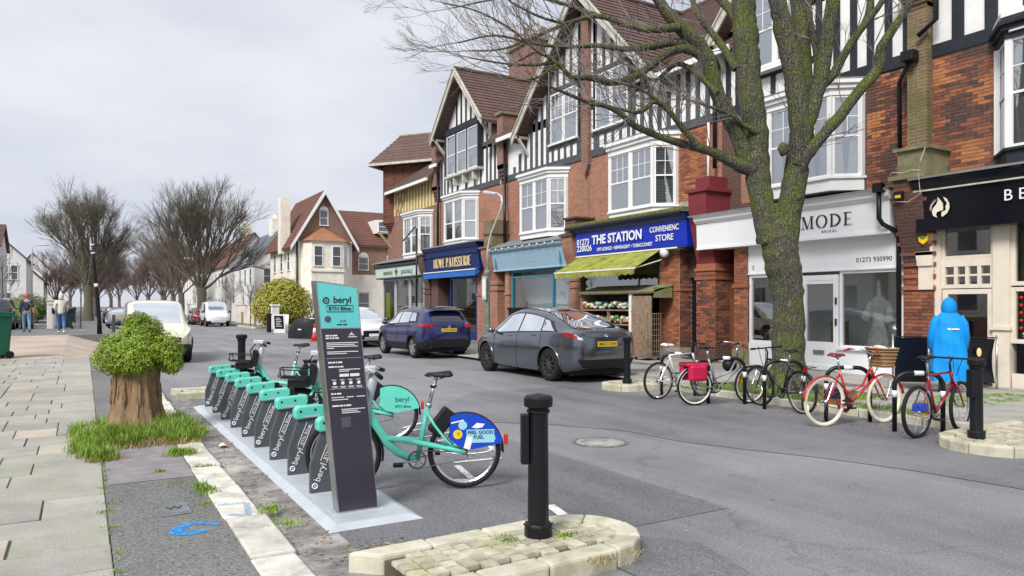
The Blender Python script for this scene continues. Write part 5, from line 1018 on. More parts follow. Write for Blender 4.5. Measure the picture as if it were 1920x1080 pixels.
def car(name, label, d, paint, loc, rz, group=None, spokes='steel', cladding=None, glass='glass_car', detail=True):
    t = thing(name, label, 'van' if 'van' in name else 'car', loc, rz, group); C = CarShape(d); L0, L1 = d['w'][0][0], d['w'][-1][0]
    xs = [L0+(L1-L0)*(.5-.5*math.cos(math.pi*i/88)) for i in range(89)]; vs = [i*9/36 for i in range(37)]; m = MB(); verts = []; nv = len(vs)*2-1
    for x in xs: verts += [C.S(x, v, 1) for v in vs]+[C.S(x, v, -1) for v in reversed(vs[:-1])]
    R_ = d['r']*1.16; faces = []
    for i in range(len(xs)-1):
        for j in range(nv-1):
            q = (i*nv+j, (i+1)*nv+j, (i+1)*nv+j+1, i*nv+j+1); c = sum((verts[k] for k in q), Vector())/4
            if any((c.x-ax)**2+(c.z-d['r'])**2 < R_**2 and abs(c.y) > .3 for ax in d['ax']): continue
            faces.append(q)
    m.add(verts, faces); m.add([verts[k] for k in range(nv)], [tuple(range(nv))]); o = len(xs)-1; m.add([verts[o*nv+k] for k in range(nv)], [tuple(range(nv-1, -1, -1))])
    body = m.build('body', paint, t, smooth=False, fix=True); smooth_angle(body, 50)
    for ax in d['ax']:
        for s_ in (1, -1):
            lip = []; ex = 7
            for k in range(-10, 191, 8):
                a = R(k); x = ax+R_*math.cos(a); z = d['r']+R_*math.sin(a); w = interp(d['w'], x); zb = interp(d['zb'], x)
                if z < zb+.03: continue
                best = min((i*.1 for i in range(8, 56)), key=lambda v: abs(C.S(x, v, s_).z-z)); p = C.S(x, best, s_); lip.append((x, p.y+s_*.002, z))
            MB().tube(lip, .022 if not cladding else .04, 6).build('wheel_arch', cladding or paint, t, smooth=True)
            w = interp(d['w'], ax); m = MB(); n = 20
            pts = [(ax+R_*1.02*math.cos(R(-20+220*i/n)), d['r']+R_*1.02*math.sin(R(-20+220*i/n))) for i in range(n+1)]
            for i in range(n): m.poly((pts[i][0], s_*.3, pts[i][1]), (pts[i+1][0], s_*.3, pts[i+1][1]), (pts[i+1][0], s_*(w-.03), pts[i+1][1]), (pts[i][0], s_*(w-.03), pts[i][1]))
            m.add([(p[0], s_*.3, p[1]) for p in pts], [tuple(range(n+1))]); m.build('wheel_well', 'black_plastic', t)
            wh = bpy.data.objects.new('wheel', None); COL.objects.link(wh); wh.parent = t; wh.location = (ax, s_*(w-.125), d['r'])
            r = d['r']; MB().lathe([(r*.68, -.1), (r*.9, -.11), (r*.985, -.085), (r, -.05), (r, .05), (r*.985, .085), (r*.9, .11), (r*.68, .1)], 36, (0, 0, 0), 'y', cap=False).build('tyre', 'rubber', wh, smooth=True)
            m = MB(); y0 = s_*.095; m.lathe([(r*.69, s_*-.09), (r*.69, y0), (r*.63, y0), (r*.60, s_*.05), (r*.60, s_*-.09)], 32, (0, 0, 0), 'y', cap=False)
            ns = d.get('spokes', 10)
            for k in range(ns):
                a = 2*math.pi*k/ns; e = .10; m.bar((.05*math.cos(a), y0-s_*.02, .05*math.sin(a)), (r*.64*math.cos(a+e), y0-s_*.005, r*.64*math.sin(a+e)), .022 if ns > 7 else .05, .03, (0, 1, 0))
            m.lathe([(.075, s_*.03), (.07, y0-s_*.005), (0, y0)], 16, (0, 0, 0), 'y'); m.build('rim', spokes, wh)
            MB().lathe([(r*.6, s_*.0), (r*.6, s_*.012)], 24, (0, 0, 0), 'y').build('brake_backing', 'black_plastic', wh)
    for (e0, e1, v0, v1) in d['side']: C.patch('side_window', glass, t, e0, e1, v0, v1, both=True)
    if 'ws' in d: C.top('windscreen', glass if 'wsg' not in d else d['wsg'], t, *d['ws'])
    if 'rw' in d: C.top('rear_window', glass, t, *d['rw'])
    if 'roofglass' in d: C.top('roof_glass', glass, t, *d['roofglass'])
    if 'trim' in d:
        for (e0, e1, v0, v1) in d['trim']: C.patch('window_trim', 'print_black', t, e0, e1, v0, v1, both=True, off=.004)
    if cladding: C.patch('sill_cladding', cladding, t, (L0+.02, L0+.02), (L1-.02, L1-.02), 1.0, 2.35, both=True, off=.012, nu=60) if False else None
    if cladding:
        for a, b in ((L0+.01, d['ax'][0]-R_), (d['ax'][0]+R_, d['ax'][1]-R_), (d['ax'][1]+R_, L1-.01)): C.patch('sill_cladding', cladding, t, (a, a), (b, b), 1.0, 2.5, both=True, off=.012, nu=16)
    for (nm, mat, e0, e1, v0, v1) in d.get('lights', ()): C.patch(nm, mat, t, e0, e1, v0, v1, both=True, off=.008, nu=8, nv=5)
    for s_ in (1, -1):
        x = d['mirror'][0]; z = d['mirror'][1]; w = interp(d['w'], x)
        m = MB(); m.ball((x, s_*(w+.09), z), (.10, .10, .075), 12, 8); o = m.build('wing_mirror', d.get('mmat', paint), t, smooth=True); MB().box(x-.03, x+.03, min(s_*(w-.1), s_*(w+.03)), max(s_*(w-.1), s_*(w+.03)), z-.05, z-.02).build('mirror_arm', 'black_plastic', o)
    MB().box(L0+.3, L1-.3, -interp(d['w'], 0)*.75, interp(d['w'], 0)*.75, interp(d['zb'], 0)-.03, interp(d['zb'], 0)+.25).build('underside', 'black_plastic', t)
    if detail:
        for ax in d.get('doors', ()):
            for s_ in (1, -1):
                p = [C.S(ax+.02*math.sin(v), v, s_)+C.N(ax, v, s_)*.002 for v in [1.6+i*.3 for i in range(12)]]; MB().tube(p, .005, 4).build('door_gap', 'print_black', t)
        for ax in d.get('handles', ()):
            for s_ in (1, -1): p = C.S(ax, 4.55, s_); MB().box(ax-.09, ax+.09, p.y-.012, p.y+.012, p.z-.012, p.z+.012).build('door_handle', d.get('hmat', paint), t, bevel=.004)
    if 'plate' in d:
        x, z, sgn, txt, pm = d['plate']; o = MB().box(-.006, .006, -.26, .26, -.055, .055).build('number_plate', pm, t, bevel=.004); o.location = (x, 0, z); rot = (Matrix.Rotation(R(-90 if sgn < 0 else 90), 3, 'Z') @ Matrix.Rotation(R(90), 3, 'X')).to_euler()
        text(o, txt, .095, (sgn*.008, 0, 0), rot, 'print_black', .001, world=False, bold=.001)
    return t, C
def paintmat(name, col, rough=.3, metal=.4):
    m, nt, N, L, b = nodes_mat(name); p = wpos(N)
    c = mixc(N, L, mrange(N, L, noise(N, L, 1.2, 3, .5, p), .3, .7), [x*.94 for x in col], [x*1.06 for x in col])
    sp_ = N.new('ShaderNodeSeparateXYZ'); L.new(p, sp_.inputs[0])
    c = mixc(N, L, mrange(N, L, noise(N, L, 14, 5, .7, p), .5, .75, 0, .25), c, (.16, .15, .13))
    L.new(c, b.inputs['Base Color']); b.inputs['Roughness'].default_value = rough; b.inputs['Metallic'].default_value = metal; b.inputs['Coat Weight'].default_value = 1; b.inputs['Coat Roughness'].default_value = .05
    MT[name] = m
paintmat('paint_grey', (.15, .17, .205), .2, .9); paintmat('paint_blue', (.012, .016, .115)); paintmat('paint_white', (.72, .73, .74), .35, 0.) if 'paint_white' not in MT else None
paintmat('car_white', (.74, .75, .76), .35, 0.); paintmat('car_silver', (.42, .45, .48)); paintmat('car_cream', (.75, .72, .58), .4, 0.); paintmat('car_dark', (.04, .045, .055)); paintmat('car_red', (.3, .03, .03))
M('lamp_red', (.35, .01, .012), .15, coat=.6, var=.15, vs=30); M('lamp_clear', (.6, .62, .65), .1, coat=.6, var=.2, vs=20); M('rim_dark', (.10, .10, .105), .35, .6); M('rim_silver', (.55, .55, .56), .3, .8)
EV = dict(w=[(-2.375, .62), (-2.34, .72), (-2.22, .83), (-1.95, .90), (-1.3, .95), (0, .955), (1.2, .945), (1.8, .90), (2.15, .78), (2.32, .58), (2.375, .45)],
 zb=[(-2.375, .50), (-2.33, .36), (-2.1, .25), (-1.7, .20), (1.9, .19), (2.2, .22), (2.33, .30), (2.375, .38)],
 belt=[(-2.375, .98), (-2.2, 1.07), (-1.9, 1.09), (-1.3, 1.07), (0, 1.01), (1.0, .97), (1.5, .92), (2.0, .80), (2.3, .66), (2.375, .60)],
 top=[(-2.375, 1.0), (-2.3, 1.12), (-2.18, 1.155), (-2.0, 1.19), (-1.5, 1.365), (-.9, 1.535), (-.3, 1.615), (.2, 1.615), (.7, 1.50), (1.15, 1.27), (1.45, 1.08), (1.8, .97), (2.15, .85), (2.375, .68)],
 r=.365, ax=(-1.445, 1.445), side=[((-.10, -.12), (1.12, .45), 5.10, 5.93), ((-1.08, -.98), (-.16, -.18), 5.10, 5.93), ((-1.62, -1.22), (-1.13, -1.03), 5.14, 5.90)],
 trim=[((-1.78, -1.35), (1.25, .5), 5.04, 5.98)], ws=(1.38, .55, 7.2), roofglass=(.45, -.85, 7.3), rw=(-.95, -2.05, 7.25),
 lights=[('tail_light', 'lamp_red', (-2.30, -2.28), (-2.02, -1.88), 4.35, 4.95), ('reversing_light', 'lamp_clear', (-2.365, -2.355), (-2.31, -2.29), 4.35, 4.85), ('headlight', 'lamp_clear', (2.0, 1.85), (2.28, 2.2), 4.2, 4.9)],
 mirror=(.95, 1.07), doors=(-1.12, -.10, 1.0), handles=(-.85, .2), spokes=10, plate=(-2.385, .84, -1, 'MA53 CHN', 'plate_yellow'), tumble=.66)
tesla, TC = car('electric_car', 'dark grey metallic hatchback parked nearest on the right with black alloy wheels', EV, 'paint_grey', (9.78, 14.95, 0), R(90), 'cars parked along the right kerb', 'rim_dark')
def rear_patch(C, t, nm, mat, y0, y1, z0, z1, x): return MB().box(x-.015, x, y0, y1, z0, z1).build(nm, mat, t, bevel=.006)
m = MB(); m.prism([(-.75, .52), (.75, .52), (.62, .34), (-.62, .34)], 'x', -2.385, -2.30); m.build('rear_diffuser', 'black_plastic', tesla, bevel=.02)
for s_ in (1, -1): MB().box(-2.36, -2.30, s_*.60-.12, s_*.60+.12, .56, .60).build('rear_reflector', 'lamp_red', tesla)
m = MB(); m.bar((-2.375, -.04, 1.035), (-2.375, .04, 1.035), .012, .012); m.bar((-2.375, 0, 1.03), (-2.378, 0, .97), .012, .012); m.build('tail_badge', 'chrome', tesla)
SUV = dict(w=[(-2.19, .70), (-2.15, .78), (-2.0, .84), (-1.5, .89), (0, .90), (1.2, .89), (1.75, .84), (2.05, .70), (2.19, .50)],
 zb=[(-2.19, .50), (-2.1, .36), (-1.8, .27), (1.8, .25), (2.1, .30), (2.19, .40)], belt=[(-2.19, 1.04), (-2.1, 1.10), (-1.5, 1.10), (0, 1.04), (1.1, 1.0), (1.6, .95), (2.0, .85), (2.19, .72)],
 top=[(-2.19, 1.06), (-2.13, 1.16), (-2.0, 1.36), (-1.9, 1.49), (-1.75, 1.54), (-.8, 1.60), (-.1, 1.60), (.45, 1.50), (.9, 1.29), (1.25, 1.09), (1.7, 1.01), (2.05, .90), (2.19, .76)],
 r=.345, ax=(-1.325, 1.325), side=[((-.02, -.08), (1.02, .40), 5.12, 5.92), ((-.92, -.88), (-.10, -.15), 5.12, 5.92), ((-1.45, -1.25), (-.98, -.95), 5.22, 5.90)], trim=[((-1.62, -1.4), (1.12, .45), 5.05, 5.97)],
 ws=(1.2, .45, 7.2), rw=(-2.0, -2.14, 7.1), lights=[('tail_light', 'lamp_red', (-2.17, -2.16), (-1.80, -1.72), 4.3, 4.95), ('headlight', 'lamp_clear', (1.8, 1.7), (2.1, 2.05), 4.2, 4.9)], mirror=(.82, 1.1), mmat='car_dark', doors=(-.95, -.05, 1.0), handles=(-.75, .2), spokes=5, plate=(-2.20, .90, -1, 'LT15 WLD', 'plate_yellow'), tumble=.68)
suv, SC = car('sport_utility_car', 'dark blue crossover car parked behind the grey car with yellow rear plate', SUV, 'paint_blue', (9.86, 22.85, 0), R(90), 'cars parked along the right kerb', 'rim_silver', 'black_plastic')
MB().prism([(-1.80, 1.575), (-2.08, 1.545), (-2.10, 1.515), (-1.85, 1.53)], 'y', -.60, .60).build('roof_spoiler', 'car_dark', suv, bevel=.01); MB().lathe([(.05, -2.205), (.05, -2.19)], 14, (0, 0, 1.0), 'x').build('tail_badge', 'chrome', suv); MB().box(-2.21, -2.17, -.62, .62, .36, .62).build('rear_bumper_insert', 'black_plastic', suv, bevel=.02)
for s_ in (1, -1): MB().box(-2.205, -2.15, s_*.66-.12, s_*.66+.12, .97, 1.09).build('tail_light', 'lamp_red', suv, bevel=.02); MB().tube([(-1.5, s_*.60, 1.60), (-.2, s_*.60, 1.63), (.3, s_*.60, 1.58)], .018, 6).build('roof_rail', 'chrome', suv)
HATCH = dict(SUV); HATCH.update(plate=(2.2, .5, 1, '', 'print_white'), ax=(-1.3, 1.3), spokes=5)
wc, _ = car('compact_car', 'white compact crossover parked facing the camera ahead of the blue car', dict(HATCH, wsg='glass_ws'), 'car_white', (9.95, 29.75, 0), R(-90), 'cars parked along the right kerb', 'rim_dark', 'black_plastic')
MB().box(2.1, 2.2, -.5, .5, .42, .68).build('grille', 'black_plastic', wc, bevel=.02)
VAN = dict(w=[(-2.15, .78), (-2.0, .86), (-1, .90), (1.2, .90), (1.75, .86), (2.05, .74), (2.15, .60)], zb=[(-2.15, .4), (-2, .3), (1.8, .26), (2.1, .3), (2.15, .38)], belt=[(-2.15, 1.1), (0, 1.1), (1.1, 1.06), (1.6, 1.0), (2.0, .86), (2.15, .74)],
 top=[(-2.15, 1.72), (-2.0, 1.80), (-1, 1.83), (0, 1.83), (.4, 1.78), (.8, 1.58), (1.25, 1.22), (1.45, 1.10), (1.8, 1.0), (2.05, .88), (2.15, .78)], r=.33, ax=(-1.35, 1.35), side=[((.05, .0), (1.1, .5), 5.12, 5.85)], trim=[], ws=(1.34, .50, 7.15), wsg='glass_ws', lights=[('headlight', 'lamp_clear', (1.8, 1.7), (2.08, 2.0), 4.1, 4.9)], mirror=(.95, 1.15), mmat='black_plastic', doors=(-.05, 1.05), handles=(.15,), spokes=5, tumble=.76)
cv_, _ = car('cream_van', 'cream small van parked facing the camera behind the clipped shrub', VAN, 'car_cream', (1.9, 25.0, .0), R(-90), None, 'rim_silver', 'black_plastic')
MB().box(2.06, 2.16, -.55, .55, .62, .76).build('grille', 'black_plastic', cv_, bevel=.02); MB().box(2.0, 2.18, -.8, .8, .34, .56).build('front_bumper', 'black_plastic', cv_, bevel=.04); MB().bar((1.46, -.5, 1.13), (1.40, .1, 1.16), .02, .015).build('wiper', 'black_plastic', cv_)
car('white_van', 'white van parked facing the camera down the street beneath the right-hand tree', dict(VAN, top=[(-2.15, 1.85), (-1.9, 1.95), (0, 1.98), (.5, 1.9), (.9, 1.62), (1.3, 1.25), (1.5, 1.14), (1.85, 1.04), (2.15, .8)]), 'car_white', (9.1, 62.5, 0), R(-90), None, 'rim_silver', 'black_plastic', detail=False)
SAL = dict(SUV, top=[(-2.19, .98), (-2.1, 1.08), (-1.95, 1.2), (-1.7, 1.38), (-1.3, 1.44), (-.2, 1.46), (.4, 1.38), (.9, 1.2), (1.25, 1.04), (1.7, .97), (2.05, .86), (2.19, .74)], plate=(-2.2, .75, -1, '', 'plate_yellow'), rw=(-1.35, -2.0, 7.2))
car('silver_car', 'silver estate car seen from behind on the left beyond the black post', dict(SAL, wsg='glass_ws'), 'car_silver', (2.35, 61, 0), R(90), 'cars far down the street', 'rim_silver', detail=False, glass='glass_up')
car('red_car', 'small red car just visible beside the far white van', dict(SAL, plate=(-2.2, .75, -1, '', 'plate_yellow')), 'car_red', (8.9, 68.5, 0), R(-90), 'cars far down the street', 'rim_silver', detail=False)
car('grey_car', 'grey car parked beyond the silver estate far down the left side', SAL, 'car_dark', (2.5, 78, 0), R(90), 'cars far down the street', 'rim_silver', detail=False)
car('dark_car', 'dark car with red tail light cut by the left edge of the picture', SUV, 'car_dark', (-3.80, 45.7, .45), R(90), None, 'rim_silver', detail=False)

# ------------------------------------------------------------------ cycle hoops and parked bicycles
def hoop(label, x, y, rz):
    t = thing('cycle_hoop', label, 'bike rack', (x, y, 0), rz, 'black cycle hoops along the kerb'); h = .78; w = .30; r = .17
    pts = [(-w, 0, 0), (-w, 0, h-r)]+[(-w+r-r*math.cos(R(a)), 0, h-r+r*math.sin(R(a))) for a in range(15, 91, 15)]+[(w-r+r*math.sin(R(a)), 0, h-r+r*math.cos(R(a))) for a in range(0, 91, 15)]+[(w, 0, 0)]
    MB().tube(pts, .03, 12).build('hoop_tube', 'black_iron', t, smooth=True)
    for (p, q) in (((-w, 0, .46), (-w, 0, .55)), ((w, 0, .46), (w, 0, .55)), ((-.06, 0, h), (.06, 0, h))): MB().tube([p, q], .032, 12).build('reflective_band', 'print_white', t, smooth=True)
for s_, x, y in (('with the grey step-through bicycle', 9.42, 8.85), ('left of the street tree trunk with a white top band', 9.7, 7.9), ('holding the red bicycle with a basket', 9.5, 6.62), ('holding the maroon bicycle by the corner bollard', 9.52, 5.6), ('behind the silver bicycle', 9.5, 10.1)):
    hoop('black tubular cycle hoop '+s_, x, y, R(-38))
def bike(label, rear, front, paint, r=.335, tyre=('rubber', 'chrome', 'chrome'), step=False, saddle_mat='black_plastic', bar='flat', guard=None, z0=0., lean=0., tw=.02, sh=.96, grips='black_plastic'):
    a = Vector((*rear, 0)); b = Vector((*front, 0)); wb = 1.04; ang = math.atan2(b.y-a.y, b.x-a.x)
    t = thing('bicycle', label, 'bicycle', (a.x, a.y, z0), ang, 'bicycles locked to the hoops'); t.rotation_euler = (lean, 0, ang)
    wheel(t, 0, 0, r, r, tw, tyre, 24); wheel(t, wb, 0, r, r, tw, tyre, 24, steer=.12)
    BB = (.43, 0, .29); ST = (.25, 0, .78); HT = (.80, 0, .80); HB = (.86, 0, .64); m = MB()
    m.tube([HT, HB], .022, 10); m.tube([BB, ST], .017, 10); m.tube([HB, BB], .020, 10)
    if step: m.tube([HT, (.66, 0, .56), (.40, 0, .45)], .016, 10)
    else: m.tube([HT, ST], .018, 10)
    for s_ in (1, -1): m.tube([BB, (.2, s_*.05, .31), (0, s_*.06, r)], .010, 8); m.tube([(ST[0]+.02, 0, ST[2]-.06), (.15, s_*.045, .6), (0, s_*.06, r)], .009, 8)
    m.build('frame', paint, t, smooth=True)
    m = MB(); m.tube([ST, (.225, 0, sh-.03)], .014, 10); m.build('seat_post', 'chrome', t, smooth=True); saddle(t, .22, sh, saddle_mat)
    m = MB()
    for s_ in (1, -1): m.tube([(.86, s_*.03, .66), (.90, s_*.05, .58), (wb-.02, s_*.055, .36), (wb, s_*.055, r)], [.013, .013, .011, .01], 8)
    m.tube([(.87, -.04, .65), (.87, .04, .65)], .015, 8); fk = m.build('fork', paint, t, smooth=True)
    m = MB(); m.tube([(.80, 0, .80), (.775, 0, .92), (.82, 0, .97)], .014, 8)
    if bar == 'flat': bp_ = [(.80, .30, .985), (.83, .12, .98), (.83, -.12, .98), (.80, -.30, .985)]
    elif bar == 'town': bp_ = [(.58, .26, 1.03), (.68, .26, 1.05), (.80, .16, 1.04), (.83, 0, .98), (.80, -.16, 1.04), (.68, -.26, 1.05), (.58, -.26, 1.03)]
    m.tube(bp_, .012, 8); hb = m.build('handlebar', 'chrome' if bar == 'town' else 'black_plastic', t, smooth=True)
    for i, j in ((0, 1), (-1, -2)):
        p = Vector(bp_[i]); q = p.lerp(Vector(bp_[j]), .5 if bar == 'flat' else .9); MB().tube([p, q], .018, 8).build('grip', grips, hb, smooth=True)
        q2 = q+Vector((.06, 0, -.01)); MB().tube([q, q2, q2.lerp(p, .6)], .006, 5).build('brake_lever', 'chrome', hb)
    m = MB(); m.tube([(.83, .1, .98), (.95, .05, 1.0), (.93, .02, .8), (.87, .02, .66)], .005, 5); m.tube([(.83, -.1, .98), (.93, -.08, .96), (.88, -.03, .75)], .005, 5); m.build('cable', 'black_plastic', hb)
    crank(t, BB[0], BB[2], .09, rnd.choice((-25, 20, 60, -60)), 'steel', 'black_plastic' if paint != 'bike_silver' else 'steel')
    if guard:
        for (x, a0, a1) in ((0, 5, 150), (wb, 40, 170)):
            m = MB(); m.grid(lambda u, v: (lambda q, k: (x-k*math.cos(q), (v-.5)*.055, r+k*math.sin(q)))(R(a0+u*(a1-a0)), r+.018-.01*(abs(v-.5)*2)**2), 20, 4); o = m.build('mudguard', guard, t, smooth=True); o.modifiers.new('s', 'SOLIDIFY').thickness = .003
    return t
M('bike_silver', (.62, .63, .65), .35, .3); M('bike_grey', (.28, .30, .33), .4, .4); M('bike_black', (.02, .02, .022), .35); M('bike_red', (.42, .015, .02), .3, coat=.5); M('bike_maroon', (.22, .012, .035), .3, coat=.5); M('rim_white', (.75, .74, .68), .4); M('tyre_cream', (.62, .57, .43), .8); M('wicker', (.32, .16, .07), .8, var=.35, vs=40, bump=.6, bs=50); M('bag_red', (.50, .01, .06), .45); M('helmet', (.05, .02, .05), .3, coat=.5)
b1 = bike('silver mountain bicycle with white saddle, leftmost in the rack', (8.83, 9.89), (9.8, 9.86), 'bike_silver', saddle_mat='rim_white', z0=.0)
b2 = bike('grey step-through bicycle with red pannier bag and white rims', (8.81, 8.97), (9.78, 8.69), 'bike_grey', .325, ('rubber', 'rim_white', 'chrome'), True, bar='town', guard='bike_grey')
m = MB(); m.box(-.2, .17, .06, .20, .42, .70); o = m.build('pannier_bag', 'bag_red', b2, bevel=.05, seg=3); MB().box(-.16, .13, .20, .25, .45, .60).build('bag_pocket', 'bag_red', o, bevel=.03); m = MB(); m.box(-.21, .18, -.16, .205, .66, .72); m.build('bag_flap', 'bag_red', o, bevel=.03); m = MB(); m.box(-.18, .15, -.18, -.06, .42, .70); m.build('pannier_bag', 'bag_red', b2, bevel=.05)
m = MB(); m.tube([(-.25, -.06, .72), (.25, -.06, .72)], .007, 5); m.tube([(-.25, .06, .72), (.25, .06, .72)], .007, 5); m.tube([(0, .07, r0[0]*0+.325), (-.1, .07, .72)], .006, 5); m.build('rear_rack', 'black_plastic', b2)
m = MB(); m.tube([(1.0, .09, .62), (.93, .10, .48), (.86, .11, .34)], .03, 8); m.tube([(1.07, .09, .60), (1.0, .10, .46), (.93, .11, .33)], .03, 8); m.tube([(1.0, .09, .62), (1.07, .09, .60)], .03, 8); m.build('u_lock', 'yellow', b2, smooth=True)
m = MB(); m.ball((.72, .12, .66), (.13, .10, .12), 14, 9); m.build('hanging_helmet', 'black_plastic', b2, smooth=True)
b3 = bike('black bicycle propped in front of the street tree trunk', (9.52, 7.4), (9.68, 8.11), 'bike_black', guard='bike_black', lean=-.06)
MB().box(-.12, -.09, -.03, .03, .66, .74).build('tail_light', 'lamp_red', b3); m = MB(); m.tube([(-.28, -.06, .74), (.22, -.06, .74), (.22, .06, .74), (-.28, .06, .74)], .007, 5, closed=True); m.tube([(-.2, .06, .74), (0, .07, .335)], .006, 5); m.build('rear_rack', 'black_plastic', b3)
b4 = bike('red step-through bicycle with wicker front basket and cream tyres', (8.84, 6.52), (9.8, 6.31), 'bike_red', .345, ('tyre_cream', 'rim_white', 'chrome'), True, 'bike_maroon', 'town', 'bike_red', sh=.98, grips='bike_red')
bk = MB(); bk.grid(lambda u, v: (lambda a, k: (1.0+.15*k*math.copysign(abs(math.cos(a))**.5, math.cos(a)), .20*k*math.copysign(abs(math.sin(a))**.5, math.sin(a)), .80+.26*v))(2*math.pi*u, .72+.28*v), 32, 8); bo = bk.build('basket', 'wicker', b4); bo.modifiers.new('s', 'SOLIDIFY').thickness = .015
MB().box(.89, 1.11, -.14, .14, .80, .815).build('basket_floor', 'wicker', bo); bk = MB(); bk.tube([(1.0+.155*math.copysign(abs(math.cos(a))**.5, math.cos(a)), .205*math.copysign(abs(math.sin(a))**.5, math.sin(a)), 1.065) for a in [2*math.pi*i/32 for i in range(32)]], .014, 6, closed=True); bk.build('basket_rim', 'wicker', bo, smooth=True)
for v in range(5): bk = MB(); k = .74+.06*v; bk.tube([(1.0+.156*k*math.copysign(abs(math.cos(a))**.5, math.cos(a)), .206*k*math.copysign(abs(math.sin(a))**.5, math.sin(a)), .83+.05*v) for a in [2*math.pi*i/32 for i in range(32)]], .007, 4, closed=True); bk.build('wicker_band', 'timber_brown', bo)
bk = MB(); 
for k in range(14): bk.ball((1.0+rnd.uniform(-.11, .11), rnd.uniform(-.15, .15), 1.05+rnd.uniform(-.02, .03)), (.05, .06, .03), 7, 5, .2)
bk.build('crumpled_liner', 'lace', bo); m = MB(); m.tube([(.3, .09, .36), (.36, .1, .22), (.46, .1, .18), (.54, .1, .25), (.52, .1, .38)], .028, 8); m.build('cable_lock', 'bike_red', b4, smooth=True); m = MB(); m.ball((.30, .13, .44), (.16, .10, .09), 16, 9); m.build('hanging_helmet', 'helmet', b4, smooth=True)
b5 = bike('maroon mountain bicycle with black saddle at the right end of the rack', (9.06, 5.35), (10.09, 5.38), 'bike_maroon', .335, ('rubber', 'chrome', 'chrome'), saddle_mat='black_plastic', tw=.026, sh=1.0)
MB().box(-.02, .16, -.06, .06, .33, .44).build('hub_lock', 'royal_blue', b5, bevel=.02)

# ------------------------------------------------------------------ lamp column with swan neck, planter, stall
lc = thing('street_lamp', 'green lamp column with bent swan neck arm and grey sign plate before the shops', 'street lamp', (11.35, 20.9, PZ))
M('lamp_green', (.14, .19, .16), .5, var=.2, tint=(.3, .32, .28), tamt=.4, ts=6)
MB().lathe([(.15, 0), (.15, .08), (.11, .12), (.11, .9), (.085, .95), (.075, 2.55), (.10, 2.58), (.10, 2.66), (.05, 2.75), (.035, 2.9)], 16).build('column', 'lamp_green', lc)
MB().tube([(0, 0, 2.85), (0, -.02, 3.4), (0, -.25, 3.9), (0, -.85, 4.55), (0, -.98, 4.8), (0, -.92, 5.0), (0, -.7, 5.1)], .032, 10).build('swan_neck', 'galv', lc, smooth=True)
o = MB().prism([(-.62, 5.08), (-.62, 5.16), (.12, 5.32), (.2, 5.26), (.1, 5.2)], 'x', -.09, .09).build('lantern', 'galv', lc, bevel=.03)
MB().box(-.13, -.10, -.13, .13, 1.75, 2.5).build('sign_plate', 'galv', lc, bevel=.01); bx('sign_print', 'print_white', lc, -.134, -.131, -.10, .10, 1.85, 2.42, world=False)
sl = thing('market_stall', 'weathered wooden vegetable stall with mossy lid outside the convenience store', 'stall', (14.75, 17.9, PZ))
m = MB(); m.prism([(14.25, 2.02), (15.15, 2.26), (15.15, 2.31), (14.22, 2.07)], 'y', 16.3, 20.0); m.build('lid', 'stone_moss', sl, world=True)
bx('back_board', 'interior', sl, 15.05, 15.1, 17.3, 19.9, PZ, 2.2); bx('side_board', 'old_wood', sl, 14.35, 15.05, 17.25, 17.31, PZ, 2.05); bx('side_board', 'old_wood', sl, 14.35, 15.05, 19.84, 19.9, PZ, 2.05); bx('side_post', 'white_render', sl, 14.3, 14.36, 17.2, 17.34, PZ, 2.04)
for z in (.55, 1.05, 1.5): bx('shelf', 'old_wood', sl, 14.4, 15.05, 17.31, 19.84, z, z+.04)
bx('shelf_divider', 'old_wood', sl, 14.42, 14.5, 18.5, 18.55, .55, 1.5)
for i in range(6): bx('door_plank', 'old_wood', sl, 14.28, 14.31, 16.3+i*.15, 16.3+i*.15+.142, PZ+.06, 1.95)
MB().bar((14.27, 16.32, .5), (14.27, 17.15, 1.5), .02, .1, (1, 0, 0)).build('door_brace', 'old_wood', sl, world=True); bx('gable_board', 'stone_moss', sl, 14.4, 15.1, 16.3, 16.34, 1.9, 2.2)
M('veg_brown', (.34, .25, .15), .8, var=.3, vs=20); M('veg_pale', (.62, .55, .45), .7, var=.2, vs=20); M('veg_green', (.10, .22, .04), .6); M('veg_blue', (.15, .45, .5), .5); M('veg_orange', (.6, .22, .04), .6)
for lab, z, y0, y1, mats in (('top shelf mixed vegetables in crates on the stall', 1.54, 17.35, 19.8, ('veg_pale', 'veg_orange', 'veg_green', 'veg_blue', 'veg_pale')), ('brown root vegetables heaped on the middle stall shelf', 1.09, 17.35, 19.8, ('veg_brown', 'veg_pale', 'veg_orange', 'veg_brown', 'veg_green'))):
    m = MB()
    for k in range(170): m.k = rnd.randrange(5); y = rnd.uniform(y0, y1); m.ball((rnd.uniform(14.4, 14.9), y, z+.05+rnd.uniform(0, .17)), (rnd.uniform(.05, .08), rnd.uniform(.05, .10), rnd.uniform(.04, .065)), 7, 5, .12)
    o = m.build('vegetables', list(mats)); tag(o, lab, 'vegetables', kind='stuff')
cr_ = thing('crate', 'red plastic crate stack beside the vegetable stall', 'crate', (14.2, 17.35, PZ))
for i in range(4):
    m = MB(); z = i*.17
    for k in range(3): m.box(-.2, .2, -.28, -.26, z+k*.05, z+k*.05+.035); m.box(-.2, .2, .26, .28, z+k*.05, z+k*.05+.035); m.box(-.2, -.18, -.28, .28, z+k*.05, z+k*.05+.035)
    m.build('tray', 'crate_red', cr_)
cg = thing('cage_trolley', 'rusty wire cage trolley standing by the stall door', 'trolley', (14.0, 16.15, PZ)); m = MB()
for i in range(7): m.tube([(-.25+i*.083, -.3, .1), (-.25+i*.083, -.3, 1.35)], .008, 4); m.tube([(-.25, -.3+i*.1, .1), (-.25, -.3+i*.1, 1.35)], .008, 4)
